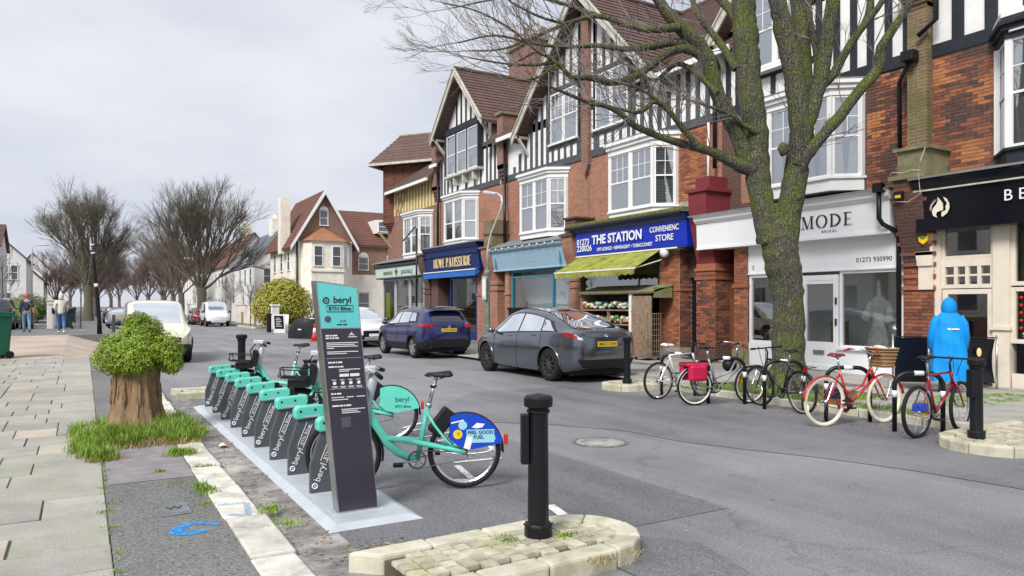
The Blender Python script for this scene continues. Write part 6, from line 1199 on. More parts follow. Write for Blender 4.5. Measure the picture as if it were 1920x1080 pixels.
for i in range(9): z = .1+i*.155; m.tube([(.25, -.3, z), (-.25, -.3, z), (-.25, .3, z)], .008, 4)
m.build('mesh_sides', 'old_wood', cg); m = MB(); m.box(-.27, .27, -.32, .32, .08, .12); m.build('base', 'steel', cg)
for x in (-.2, .2):
    for y in (-.25, .25): MB().lathe([(.05, -.02), (.05, .02)], 12, (x, y, .05), 'y').build('castor', 'rubber', cg)
bn = thing('planter', 'black tapered planter outside the pale blue shop', 'planter', (12.6, 20.9, PZ)); MB().prism([(-.3, 1.45), (.3, 1.45), (.22, .0), (-.22, 0)], 'y', -.3, .3).build('tub', 'black_plastic', bn, bevel=.02); MB().box(-.33, .33, -.33, .33, 1.42, 1.5).build('rim', 'black_plastic', bn, bevel=.015)
# cafe barriers
def barrier(label, p, q, h, logo):
    a = Vector(p); b = Vector(q); d = (b-a); L_ = d.length; t = thing('banner_barrier', label, 'barrier', (a.x, a.y, PZ), math.atan2(d.y, d.x), 'black banner barriers outside the beauty shop')
    for x in (0, L_): MB().tube([(x, 0, 0), (x, 0, h+.05)], .02, 10).build('post', 'steel', t, smooth=True); MB().lathe([(.17, 0), (.17, .015), (.03, .03)], 20, (x, 0, 0)).build('foot', 'steel', t)
    MB().grid(lambda u, v: (.03+u*(L_-.06), .02*math.sin(u*3.1)+(.10*math.sin(v*3.14)*u*u if logo else 0), .12+v*(h-.14)), 12, 8).build('banner', 'fascia_black', t, smooth=True)
    MB().tube([(0, 0, h), (L_, 0, h)], .012, 8).build('rail', 'black_plastic', t)
    if logo:
        m = MB(); m.ball((L_*.45, -.03, h*.72), (.045, .01, .085), 10, 6); m.build('emblem', 'gold', t)
    return t
barrier('plain black banner barrier left of the blue robe', (13.30, 8.32), (13.80, 7.92), .98, False); barrier('black banner barrier with gold emblem right of the blue robe', (14.22, 7.52), (14.72, 7.18), .97, True)
# ------------------------------------------------------------------ person in a blue hooded robe
M('robe_blue', (.0, .27, .74), .75, var=.15, vs=3, bump=.9, bs=7); M('skin', (.52, .33, .24), .6); M('hair_dark', (.03, .02, .015), .8); M('shoe', (.03, .03, .03), .6); M('trouser', (.05, .055, .07), .85)
pr = thing('person', 'person seen from behind in a long bright blue hooded robe', 'person', (13.45, 7.36, PZ), R(38))
def robe(u, v):
    """local: faces +x; hem at the calves, shoulders, closed at the neck"""
    a = 2*math.pi*u; z = .22+v*1.24
    tab_w = [(.22, .30), (.5, .29), (.8, .27), (1.05, .255), (1.25, .25), (1.36, .21), (1.42, .15), (1.46, .10)]; tab_d = [(.22, .21), (.6, .20), (1.0, .19), (1.25, .17), (1.36, .14), (1.46, .09)]
    w = interp(tab_w, z); d = interp(tab_d, z); fold = 1+.11*math.sin(a*6+z*2.2)*max(0, 1-(z-.2)/1.15)+.03*math.sin(a*11+1+z*4)+.02*math.sin(z*19+a*3)
    return (d*math.cos(a)*fold, w*math.sin(a)*fold, z)
body_ = MB().grid(robe, 48, 26)
for s_ in (1, -1): body_.tube([(0, s_*.15, 1.36), (.0, s_*.215, 1.24), (.02, s_*.25, 1.0), (.08, s_*.24, .82), (.14, s_*.2, .74)], [.085, .09, .085, .08, .07], 14)
body_.build('robe', 'robe_blue', pr, smooth=True)
m = MB(); m.grid(lambda u, v: (lambda a, t: (-.015+.135*math.sin(t)*math.cos(a)*(1.0 if math.cos(a) < 0 else .75)+.03*v, .125*math.sin(t)*math.sin(a), 1.53+.19*math.cos(t)-(.03 if v > .85 else 0)))(2*math.pi*u, .02+v*2.55), 26, 18); m.build('hood', 'robe_blue', pr, smooth=True)
m = MB(); m.ball((.03, 0, 1.56), (.095, .075, .115), 16, 12); m.tube([(0, 0, 1.40), (.01, 0, 1.5)], .055, 10); hd = m.build('head', 'skin', pr, smooth=True)
m = MB(); m.ball((.125, 0, 1.55), (.02, .014, .022), 8, 6); m.build('nose', 'skin', hd, smooth=True); m = MB(); [m.ball((.112, s_*.03, 1.575), .011, 8, 6) for s_ in (1, -1)]; m.build('eyes', 'print_black', hd)
for s_ in (1, -1):
    m = MB(); m.tube([(0, s_*.10, .5), (.0, s_*.11, .3), (.0, s_*.11, .07)], [.075, .06, .05], 10); m.build('leg', 'trouser', pr, smooth=True); m = MB(); m.ball((.05, s_*.115, .045), (.13, .05, .045), 12, 8); m.build('shoe', 'shoe', pr, smooth=True)
    m = MB(); p = Vector((.16, s_*.19, .70)); m.ball(p, (.035, .025, .045), 10, 7)
    for k in range(4): m.tube([p+Vector((.012*(k-1.5), 0, -.03)), p+Vector((.018*(k-1.5)+.01, -s_*.015, -.075)), p+Vector((.018*(k-1.5)+.02, -s_*.035, -.10+.01*abs(k-1.5)))], [.01, .009, .007], 6)
    m.tube([p+Vector((.03, 0, .0)), p+Vector((.055, -s_*.01, -.03)), p+Vector((.06, -s_*.02, -.06))], [.011, .01, .008], 6); m.build('hand', 'skin', pr, smooth=True)
text(pr, '••••', .06, (-.205, -.05, 1.17), (Matrix.Rotation(R(-90), 3, 'Z') @ Matrix.Rotation(R(90), 3, 'X')).to_euler(), 'print_white', .001, world=False) if False else None
m = MB(); m.box(-.192, -.187, -.13, -.01, 1.14, 1.165); m.box(-.192, -.187, .0, .05, 1.14, 1.17); m.build('back_print', 'print_white', pr)
# ------------------------------------------------------------------ trees
# main limbs of the street tree: (x, y, z, radius) along each
LIMBS = [[(11.24,9.05,-0.19,0.42),(11.24,9.05,0.07,0.356),(11.24,9.05,0.62,0.299),(11.25,9.05,1.4,0.275),(11.21,9.07,2.0,0.291),(11.12,9.12,2.59,0.323),(11.06,9.16,2.98,0.299),(11.04,9.17,3.33,0.178),(11.03,9.18,3.52,0.084)],
 [(10.98,9.21,2.88,0.275),(10.85,9.31,3.48,0.21),(10.78,9.37,4.17,0.219),(10.77,9.4,4.87,0.219),(10.68,9.47,5.66,0.219),(10.66,9.51,6.37,0.22),(10.64,9.55,6.97,0.212),(10.62,9.58,7.77,0.196),(10.6,9.62,8.88,0.155),(10.55,9.67,9.99,0.114),(10.49,9.72,11.0,0.057)],
 [(11.14,9.11,2.59,0.259),(11.22,9.02,3.37,0.226),(11.3,8.93,4.15,0.209),(11.35,8.85,4.73,0.216),(11.33,8.81,5.03,0.16),(11.31,8.78,5.24,0.074)],
 [(11.23,8.83,4.22,0.129),(11.22,8.77,4.79,0.182),(11.09,8.79,5.75,0.174),(10.87,8.87,6.69,0.165),(10.69,8.91,7.44,0.149),(10.47,8.98,8.56,0.127),(10.35,9.0,9.76,0.072)],
 [(11.25,8.82,4.32,0.129),(11.4,8.87,4.93,0.169),(11.53,8.93,6.05,0.154),(11.54,9.06,7.28,0.147),(11.58,9.18,8.44,0.134),(11.72,9.23,10.12,0.067)],
 [(11.26,8.81,4.32,0.111),(11.29,8.71,4.89,0.135),(11.46,8.54,5.68,0.137),(11.5,8.44,6.4,0.127),(11.54,8.34,7.12,0.117),(11.59,8.23,8.23,0.09),(11.65,8.12,9.42,0.045)],
 [(11.24,8.82,4.08,0.083),(11.28,8.69,4.38,0.119),(11.37,8.54,4.61,0.109),(11.54,8.33,4.9,0.104),(11.83,8.06,5.43,0.099),(12.05,7.82,5.83,0.094),(12.03,7.73,6.18,0.088),(12.16,7.55,6.54,0.07),(12.3,7.36,6.93,0.061),(12.42,7.19,7.53,0.043),(12.45,7.07,8.12,0.026)],
 [(11.51,8.55,5.65,0.101),(11.62,8.39,5.82,0.082),(11.74,8.23,6.2,0.077),(11.88,8.05,6.54,0.063),(12.08,7.84,6.92,0.054),(12.28,7.63,7.4,0.036)],
 [(11.82,8.13,6.4,0.054),(12.17,8.1,6.88,0.05),(12.43,8.12,7.52,0.037)],
 [(11.51,8.66,5.78,0.065),(11.44,8.59,6.18,0.064),(11.25,8.59,6.78,0.055),(11.13,8.54,7.49,0.045)],
 [(10.6,9.43,4.24,0.137),(10.4,9.47,4.72,0.137),(10.2,9.51,5.11,0.144),(9.95,9.58,5.58,0.135),(9.77,9.61,6.08,0.147),(9.53,9.67,6.43,0.137),(9.19,9.79,6.7,0.118),(8.89,9.89,7.05,0.099),(8.53,10.03,7.66,0.081),(8.08,10.22,8.38,0.045)],
 [(10.65,9.4,4.18,0.15),(10.38,9.47,4.26,0.121),(10.02,9.59,4.42,0.093),(9.71,9.69,4.52,0.083),(9.33,9.83,4.6,0.073),(8.95,9.96,4.7,0.064),(8.57,10.1,4.84,0.059),(8.37,10.13,4.93,0.054),(8.16,10.17,5.08,0.045),(7.89,10.24,5.18,0.04),(7.63,10.3,5.2,0.035),(7.12,10.52,5.41,0.026),(6.7,10.68,5.56,0.017)],
 [(9.47,9.52,4.47,0.063),(9.16,9.63,4.82,0.054),(8.99,9.66,4.99,0.049),(8.79,9.71,5.18,0.044),(8.59,9.76,5.23,0.04),(8.42,9.8,5.07,0.04),(8.22,9.85,5.02,0.031),(8.01,9.91,5.06,0.022)],
 [(8.77,9.69,5.17,0.036),(8.55,9.74,5.32,0.031),(8.31,9.81,5.44,0.026),(8.13,9.84,5.47,0.026)],
 [(9.74,9.58,6.08,0.101),(9.38,9.72,6.28,0.082),(9.04,9.83,6.2,0.072),(8.68,9.95,5.91,0.068),(8.34,10.07,5.68,0.063),(7.99,10.19,5.59,0.058),(7.65,10.31,5.65,0.053),(7.31,10.43,5.65,0.044),(7.06,10.49,5.86,0.039),(6.67,10.63,5.8,0.026),(6.16,10.85,5.81,0.017),(5.66,11.06,5.88,0.012)],
 [(9.51,9.72,6.37,0.092),(9.14,9.87,6.4,0.073),(8.72,10.04,6.3,0.063),(8.27,10.23,6.24,0.05),(7.86,10.4,6.28,0.04),(7.34,10.63,6.23,0.032),(6.82,10.87,6.27,0.027),(6.22,11.15,6.39,0.019),(5.63,11.42,6.24,0.013)],
 [(9.16,9.69,6.63,0.081),(8.76,10.01,6.61,0.063),(8.4,10.31,6.74,0.055),(8.03,10.61,6.91,0.046),(7.57,10.96,6.79,0.037),(7.1,11.32,6.57,0.028),(6.63,11.68,6.38,0.021),(6.16,12.04,6.38,0.014)],
 [(8.16,10.63,6.92,0.046),(7.77,10.91,7.1,0.037),(7.37,11.19,7.27,0.03),(6.97,11.47,7.38,0.023),(6.48,11.8,7.3,0.017),(5.9,12.19,7.17,0.011)],
 [(7.57,10.98,6.8,0.028),(7.1,11.14,6.9,0.023),(6.64,11.29,7.1,0.018),(6.26,11.4,7.39,0.014)],
 [(6.99,10.39,5.8,0.026),(6.69,10.49,5.56,0.021),(6.38,10.59,5.49,0.015),(6.08,10.7,5.56,0.011)],
 [(6.99,10.39,5.82,0.026),(6.61,10.53,6.05,0.021),(6.18,10.69,6.39,0.017),(5.68,10.9,6.63,0.013),(5.18,11.11,6.73,0.01)],
 [(10.62,9.53,6.76,0.113),(10.6,9.85,7.27,0.087),(10.45,10.25,7.79,0.069),(10.2,10.71,8.32,0.05)],
 [(10.48,9.61,6.07,0.075),(10.38,9.91,6.64,0.067),(10.18,10.26,7.22,0.058),(10.14,10.51,7.92,0.049)],
 [(9.88,9.51,5.51,0.064),(9.67,9.75,5.87,0.055),(9.4,10.02,6.1,0.046),(9.13,10.29,5.84,0.033),(8.99,10.49,5.97,0.024)],
 [(10.67,9.27,4.83,0.074),(10.35,9.3,4.94,0.046),(10.04,9.33,5.1,0.036),(9.61,9.43,5.21,0.027)]]
def grow(m, p, d, L, r, lev, rg, up=.12, spread=.5, shrink=.74, kids=(2, 3), n=4, droop=0., rmin=.003):
    """recursive bare branch: a bent tube, then children from its end and side"""
    q = p+d*L*.5+Vector((rg.uniform(-1, 1), rg.uniform(-1, 1), rg.uniform(-1, 1)))*L*.05
    d2 = (d+Vector((rg.uniform(-.2, .2), rg.uniform(-.2, .2), up-droop))*.6).normalized(); e = q+d2*L*.5
    m.tube([p, q, e], [r, r*.85, max(rmin, r*.68)], n if r > .02 else 3, cap=False)
    if lev <= 0: return
    k = rg.randint(*kids)
    for i in range(k):
        ax = Vector((rg.uniform(-1, 1), rg.uniform(-1, 1), rg.uniform(-.5, .8))); ax = (ax-d2*ax.dot(d2)).normalized()
        dd = (d2+ax*rg.uniform(spread*.45, spread*1.1)+Vector((0, 0, up-droop))).normalized()
        grow(m, e if i < 2 else q.lerp(e, rg.random()), dd, L*shrink*rg.uniform(.8, 1.15), max(rmin, r*.66*rg.uniform(.85, 1.05)), lev-1, rg, up, spread, shrink, kids, n, droop, rmin)
def smooth_path(P, k=4):
    out = []
    for i in range(len(P)-1):
        a, b, c, e = P[max(0, i-1)], P[i], P[i+1], P[min(len(P)-1, i+2)]
        for j in range(k):
            t = j/k; out.append(tuple(.5*(2*b[q]+(c[q]-a[q])*t+(2*a[q]-5*b[q]+4*c[q]-e[q])*t*t+(3*b[q]-a[q]-3*c[q]+e[q])*t**3) for q in range(4)))
    out.append(P[-1]); return out
tr_ = thing('street_tree', 'large bare street tree with mossy forked trunk in front of the bridal shop', 'tree', (11.25, 9.1, PZ))
tk = MB(); lm = MB(); tg = MB(); rg = random.Random(11)
for i, P in enumerate(LIMBS):
    P = smooth_path(P, 6 if i < 4 else 4); mb = tk if i < 3 else lm
    o = []; 
    for j, (x, y, z, r) in enumerate(P):
        w = .012 if r > .1 else .006; o.append((x+rg.uniform(-w, w), y+rg.uniform(-w, w), z))
    mb.tube(o, [max(.006, p[3])*rg.uniform(.94, 1.07) for p in P], 16 if i < 3 else 9)
    if i >= 3:
        k = len(P)
        for j in range(2, k):
            x, y, z, r = P[j]; d = (Vector(P[j][:3])-Vector(P[j-1][:3])).normalized()
            dens = .2 if r > .08 else .45 if r > .04 else .8
            if z > 7.6: dens *= .45
            if rg.random() < dens:
                s_ = Vector((rg.uniform(-1, 1), rg.uniform(-1, 1), rg.uniform(-.5, 1))); s_ = (s_-d*s_.dot(d)).normalized(); dd = (d*.7+s_*.8).normalized()
                grow(tg, Vector((x, y, z)), dd, rg.uniform(.3, .6), min(r*.45, .012), 3 if r < .06 else 2, rg, .06, .55, .74, (2, 3), 3, 0, .0022)
        x, y, z, r = P[-1]; d = (Vector(P[-1][:3])-Vector(P[-3][:3])).normalized()
        grow(tg, Vector((x, y, z)), d, .45 if z < 7.6 else .8, min(r, .03), 4, rg, .05, .5, .76, (2, 3), 4, 0, .0022)
for (x, y, z, r) in ((11.5, 8.88, 4.35, .07), (11.4, 8.95, 4.75, .05), (11.55, 8.9, 5.1, .06), (11.2, 9.1, 4.5, .10), (11.3, 8.85, 3.6, .05)): tk.ball((x-.28, y-.2, z), (r, r, r*1.2), 9, 7, .15)
smooth_angle(tk.build('trunk', 'bark', tr_, world=True), 60); smooth_angle(lm.build('limbs', 'bark', tr_, world=True), 60); o = tg.build('crown', 'twig', tr_, world=True)
rt = MB()
for k in range(7): a = k*.9; rt.tube([(11.22+.2*math.cos(a), 9.1+.2*math.sin(a), .42), (11.22+.42*math.cos(a), 9.1+.42*math.sin(a), .2), (11.22+.75*math.cos(a+.1), 9.1+.75*math.sin(a+.1), .08)], [.13, .11, .04], 8)
smooth_angle(rt.build('roots', 'bark', tr_, world=True), 60)
def far_tree(seed, base=2.6, tr=.36, n=14, lev=6, spread=.44, bark='bark_far', cr='bark_far', up=.045, L0=2.1, el=(40, 84)):
    rg = random.Random(seed); t = thing('bare_tree', 'x', 'tree', (0, 0, 0), 0, 'bare trees along the avenue'); m = MB()
    m.tube([(0, 0, -.1), (.02, 0, .5), (.05, .03, base*.6), (.0, .05, base)], [tr*1.35, tr, tr*.85, tr*.95], 12); smooth_angle(m.build('trunk', bark, t), 60); m = MB()
    for k in range(n):
        a = 2*math.pi*k/n*1.62+rg.uniform(-.3, .3); e = R(el[0]+(el[1]-el[0])*(k+.5)/n); d = Vector((math.cos(a)*math.cos(e), math.sin(a)*math.cos(e), math.sin(e)))
        grow(m, Vector((0, .05, base-.1-.35*rg.random())), d, L0*rg.uniform(.85, 1.15)*(.8+.35*k/n), tr*.30, lev, rg, up, spread, .79, (3, 3), 5, 0, .006)
    m.build('crown', cr, t); return t
ta = far_tree(3, base=2.8, tr=.36, L0=2.05, n=9, el=(46, 86)); ta.location = (.35, 66, .45); ta['label'] = 'tall fan-shaped bare tree on the left side of the avenue'
tb = far_tree(13, base=3.2, tr=.46, L0=2.5, n=11, el=(40, 86)); tb.location = (9.5, 73, .1); tb['label'] = 'tall spreading bare tree on the right of the avenue by the white van'
tc = far_tree(21, base=3.0, L0=2.0, n=8, el=(42, 85), bark='bark_brown', cr='bark_brown'); tc.location = (9.8, 92, .1); tc['label'] = 'brown bare tree just behind the right avenue tree'
for k, (x, y, src, lab, sc) in enumerate(((1.0, 104, tc, 'brown bare tree behind the left avenue tree', .95), (10.2, 118, tc, 'third bare tree along the right of the avenue', 1.0), (1.2, 132, ta, 'hazy bare tree far along the left of the avenue', .9), (10.4, 150, tc, 'hazy bare tree far along the right of the avenue', 1.05), (1.5, 170, tc, 'smaller bare tree closing the left end of the avenue', .9), (6.0, 205, tc, 'bare tree closing the far end of the avenue', 1.2), (10.8, 188, tc, 'most distant bare tree on the right of the avenue', 1.0), (-6.5, 150, tc, 'bare tree in the gardens behind the far left houses', .9), (-3.0, 112, tc, 'bare tree over the low white house on the left', .75), (14.5, 165, tc, 'bare tree beyond the most distant pale house', 1.0), (3.6, 222, tc, 'bare tree left of centre at the end of the avenue', 1.15), (9.0, 235, tc, 'bare tree right of centre at the end of the avenue', 1.2), (-2.5, 200, tc, 'bare tree at the far left end of the avenue', 1.1), (1.1, 88, tc, 'second bare tree along the left of the avenue', .85), (10.1, 104, tc, 'bare tree between the second and third on the right', .9))):
    o = copy_tree(src); o.location = (x, y, .1); o.rotation_euler = (0, 0, k*1.3); o.scale = (sc, sc, sc); o['label'] = lab
    if src is ta: 
        for ch in o.children: ch.data = ch.data.copy(); ch.data.materials[0] = MT['bark_brown']
def sapling(label, x, y, z, h, seed, mat='bark_far'):
    rg = random.Random(seed); t = thing('sapling', label, 'young tree', (x, y, z), 0, 'thin young trees'); m = MB(); m.tube([(0, 0, 0), (.03, .02, h*.5), (0, .03, h)], [.05, .035, .02], 6); m.build('trunk', mat, t); m = MB()
    for k in range(12): a = rg.uniform(0, 6.3); z_ = h*rg.uniform(.4, 1); grow(m, Vector((0, 0, z_)), Vector((math.cos(a), math.sin(a), .9)).normalized(), .55, .015, 3, rg, .1, .5, .7, (2, 3), 3, 0, .008)
    m.build('crown', mat, t)
sapling('thin pale sapling near the left houses', -3.6, 46, .45, 3.4, 1); sapling('thin sapling beside the black lamp post', -.1, 44, .45, 3.0, 2); sapling('thin sapling on the far right pavement', 10.9, 66, .1, 2.8, 3); sapling('pale twiggy sapling before the slate-roofed house', 12.5, 74, .1, 3.4, 4); sapling('twiggy sapling in front of the white garden wall', 11.0, 58, .1, 2.6, 5); sapling('sapling far along the right pavement', 10.9, 84, .1, 3.2, 6)
# ------------------------------------------------------------------ leafy things
def leaves(m, c, r, n, size, rg, shell=.55, zmin=-1e9, flat=.0):
    for k in range(n):
        u = Vector((rg.gauss(0, 1), rg.gauss(0, 1), rg.gauss(0, 1))).normalized(); q = shell+(1-shell)*rg.random()**.6
        bump = 1+.13*math.sin(u.x*7+c[0]*9)*math.sin(u.y*8+1)*math.sin(u.z*7+2)+.08*math.sin(u.x*17)*math.sin(u.z*15+u.y*9)
        p = Vector((c[0]+u.x*r[0]*q*bump, c[1]+u.y*r[1]*q*bump, c[2]+u.z*r[2]*q*bump))
        if p.z < zmin: continue
        n_ = (u+Vector((rg.uniform(-.7, .7), rg.uniform(-.7, .7), rg.uniform(-.3, .9)))).normalized(); a = n_.orthogonal().normalized(); a = (a*math.cos(k)+n_.cross(a)*math.sin(k)); b = n_.cross(a); s_ = size*rg.uniform(.6, 1.25)
        m.add([p-a*s_, p+b*s_*.45, p+a*s_, p-b*s_*.45], [(0, 1, 2, 3)])
stp = thing('tree_stump', 'flared brown tree stump used as a planter on the left pavement', 'tree stump', (.60, 10.75, zl(10.7)))
def stw(a, h): return 1+.06*math.sin(a*5+1+h)+.05*math.sin(a*11+h*1.5)+.03*math.sin(a*23+h*6)+.02*math.sin(a*37+h*9)+max(0, .25-h)*.5*max(0, math.sin(a*3+2))
smooth_angle(MB().lathe([(.40, -.05), (.36, .04), (.315, .15), (.275, .35), (.262, .6), (.275, .80), (.25, .90)], 96, wob=stw).build('stump', 'stump_wood', stp), 60)
m = MB()
for k in range(34):
    a = rnd.uniform(0, 6.28); h0 = rnd.uniform(.05, .5); h1 = h0+rnd.uniform(.15, .4); m.tube([(interp([(0, .37), (.15, .32), (.35, .28), (.85, .275)], h)*math.cos(a)*stw(a, h), interp([(0, .37), (.15, .32), (.35, .28), (.85, .275)], h)*math.sin(a)*stw(a, h), h) for h in (h0, (h0+h1)/2, min(.84, h1))], [.004, .016, .005], 5)
m.build('bark_ridges', 'stump_wood', stp, smooth=True)
shr = thing('shrub', 'bright green rounded clipped shrub growing out of the tree stump', 'shrub', (.60, 10.75, zl(10.7)+.86)); shr.scale = (.78, .78, .80); rg = random.Random(5); m = MB()
for c, r, n in (((0, 0, .22), (.56, .52, .36), 6200), ((-.26, -.1, .12), (.40, .38, .30), 3200), ((.10, .0, .52), (.34, .34, .28), 2600), ((.40, -.08, .20), (.34, .36, .33), 2600), ((.52, -.2, -.02), (.20, .22, .18), 900), ((.02, -.1, .70), (.20, .20, .15), 800), ((-.05, -.3, .05), (.4, .25, .26), 1800)): leaves(m, c, r, int(n*1.9), .021, rg, .58)
m.build('foliage', 'leaf_shrub', shr); m = MB()
for k in range(12): a = k*.55; m.tube([(0, 0, -.05), (.2*math.cos(a), .2*math.sin(a), .15), (.42*math.cos(a), .40*math.sin(a), .32)], [.03, .02, .008], 5)
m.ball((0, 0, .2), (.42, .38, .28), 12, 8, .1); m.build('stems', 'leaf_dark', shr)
def grass(name, label, spots, mat, size=(.05, .16), zf=zl, seed=1, z=None):
    """blades in uneven clumps: (cx, cy, rx, ry, blades, height factor)"""
    rg = random.Random(seed); m = MB()
    for (cx, cy, rx, ry, n, k) in spots:
        nb = int(n*1.6); nc = max(1, nb//22)
        for c_ in range(nc):
            a = rg.uniform(0, 6.28); q = math.sqrt(rg.random()); x0 = cx+rx*q*math.cos(a); y0 = cy+ry*q*math.sin(a); hk = rg.uniform(.45, 1.25)*(1-.35*q); sr = rg.uniform(.02, .055); lean_ = rg.uniform(0, 6.28)
            for i in range(nb//nc):
                b = lean_+rg.gauss(0, 1.1); x = x0+rg.gauss(0, sr); y = y0+rg.gauss(0, sr); h = rg.uniform(*size)*k*hk; w = .0042*rg.uniform(.6, 1.2); le = h*rg.uniform(.15, 1.1)
                p = Vector((x, y, (zf(y) if z is None else z)-.005)); sd_ = Vector((math.cos(b+1.57), math.sin(b+1.57), 0))*w; t = Vector((math.cos(b)*le, math.sin(b)*le, h)); mid = p+Vector((t.x*.35, t.y*.35, h*.68))
                m.add([p-sd_, p+sd_, mid+sd_*.7, mid-sd_*.7, p+t], [(0, 1, 2, 3), (3, 2, 4)])
    return tag(m.build(name, mat), label, 'grass', kind='stuff')
grass('grass', 'lush green grass around the foot of the tree stump', [(.35, 10.0, .42, .55, 2300, 1.2), (.95, 10.1, .36, .75, 2600, 1.25), (.62, 9.9, .5, .4, 1200, .9), (.08, 9.5, .2, .6, 1000, 1.), (.15, 10.8, .3, .6, 1000, 1.), (1.05, 10.9, .25, .6, 900, 1.), (.2, 8.95, .12, .3, 400, .8)], 'grass', (.06, .22), seed=2)
grass('dry_grass', 'dry brown grass edging in front of the tree stump', [(.65, 9.45, .45, .15, 500, .7), (.25, 8.75, .16, .12, 260, .7), (.95, 9.4, .3, .12, 260, .8)], 'grass_dry', (.04, .12), seed=3)
grass('dead_grass', 'yellowed dead blades mixed into the grass round the stump', [(.35, 10.0, .42, .55, 260, 1.), (.95, 10.1, .36, .75, 320, 1.), (.62, 9.6, .5, .3, 300, .8), (.1, 9.3, .2, .5, 160, .8)], 'grass_dry', (.06, .18), seed=13)
grass('grass_tufts', 'small green grass tufts between kerb and tarmac', [(.95, 8.75, .14, .18, 420, .8), (.9, 7.1, .05, .06, 60, .5), (.62, 7.9, .06, .05, 60, .4), (.93, 6.85, .08, .1, 120, .6), (1.28, 6.0, .07, .1, 130, .6), (1.3, 5.6, .05, .09, 60, .5), (.75, 7.3, .05, .05, 40, .35), (.85, 6.45, .04, .05, 40, .4), (1.05, 7.98, .12, .03, 60, .35)]+[(.18, 4.5+k*.27, .03, .13, 26, .22) for k in range(16)], 'grass', (.05, .14), seed=4)
grass('island_weeds', 'weeds growing among the setts beside the near bollard', [(2.48, 4.2, .12, .05, 120, .55), (2.82, 4.1, .12, .07, 170, .55), (2.75, 4.28, .06, .03, 40, .4), (2.95, 4.0, .05, .04, 40, .4)], 'grass', (.03, .10), z=.115, seed=5)
grass('island_dry_weeds', 'dry weeds at the foot of the near bollard', [(2.52, 4.08, .12, .05, 120, .5), (2.68, 4.04, .10, .03, 60, .4), (2.9, 3.62, .25, .05, 160, .4)], 'grass_dry', (.03, .10), z=.10, seed=6)
grass('verge_grass', 'green grass and weeds around the street tree and hoops', [(10.5, 8.9, .35, .9, 900, .9), (10.35, 7.6, .25, .9, 700, .8), (10.4, 6.4, .3, .6, 500, .7), (11.3, 8.0, .8, .6, 900, .6), (10.0, 10.2, .2, .5, 250, .5), (12.8, 6.6, 1.4, .5, 1500, .35), (10.5, 10.2, .3, .5, 300, .6)], 'grass', (.06, .2), z=.11, seed=7)
rg = random.Random(9); m = MB()
for k in range(900):
    z_ = rg.random()
    if z_ < .45: x, y = rg.uniform(9.0, 10.1), rg.uniform(5, 11)
    elif z_ < .75: x, y = rg.uniform(1.25, 1.6), rg.uniform(4.6, 13.8)
    elif z_ < .9: x, y = rg.gauss(1.75, .12), rg.gauss(4.75, .12)
    else: x, y = rg.uniform(2.0, 9), rg.uniform(4, 20)
    a = rg.uniform(0, 6.28); s_ = rg.uniform(.008, .022); m.add([(x+s_*math.cos(a), y+s_*math.sin(a), .010), (x-s_*.5*math.sin(a), y+s_*.5*math.cos(a), .013+s_*.3), (x-s_*math.cos(a), y-s_*math.sin(a), .011), (x+s_*.5*math.sin(a), y-s_*.5*math.cos(a), .012)], [(0, 1, 2, 3)])
tag(m.build('leaf_litter', 'grass_dry'), 'brown leaf litter scattered along the gutter and hoops', 'leaf litter', kind='stuff')
lt = thing('crushed_cup', 'crushed pale paper cup with red straw lying by the dock plate', 'litter', (1.42, 9.15, .012)); MB().grid(lambda u, v: (.09*(u-.5)*(1-.3*v), .16*(v-.5), .02+.03*math.sin(u*3.1)*math.sin(v*3+.3)), 8, 8).build('cup', 'cream', lt, smooth=True); MB().tube([(.05, .05, .02), (.12, .02, .03)], .008, 5).build('straw', 'red', lt)
gb = thing('golden_bush', 'big rounded yellow-green bush by the far corner garden wall', 'bush', (12.3, 53.6, .1)); gb.scale = (1.1, 1.1, 1.15); rg = random.Random(15); m = MB()
for c, r, n in (((0, 0, 1.5), (1.75, 1.6, 1.5), 7000), ((-.9, -.4, 1.2), (1.1, 1.1, 1.1), 2600), ((.9, -.4, 1.3), (1.1, 1.1, 1.2), 2600), ((.1, -.3, 2.2), (1.1, 1.1, .9), 2200)): leaves(m, c, r, n, .085, rg, .7, .02)
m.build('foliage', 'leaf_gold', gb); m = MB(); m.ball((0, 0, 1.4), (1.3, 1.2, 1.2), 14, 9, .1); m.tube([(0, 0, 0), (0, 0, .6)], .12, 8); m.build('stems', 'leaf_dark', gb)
def hedge(label, x, y, z, r, n, mat='leaf_dark', size=.1):
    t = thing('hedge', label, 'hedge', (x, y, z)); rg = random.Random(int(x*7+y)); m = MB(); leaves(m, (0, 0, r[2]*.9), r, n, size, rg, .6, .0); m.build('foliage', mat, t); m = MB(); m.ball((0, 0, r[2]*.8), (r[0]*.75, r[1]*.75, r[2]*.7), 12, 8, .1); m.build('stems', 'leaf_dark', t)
hedge('low hedge behind the walkers on the left', -3.3, 62, .45, (1.4, 4.0, 1.1), 2600); hedge('pale green shrub over the left garden wall', -2.9, 50.5, .45, (.7, 2.2, .8), 1500, 'leaf_shrub', .06); hedge('dark hedge below the right avenue tree', 12.4, 82, .1, (1.0, 5.0, 1.1), 2000)
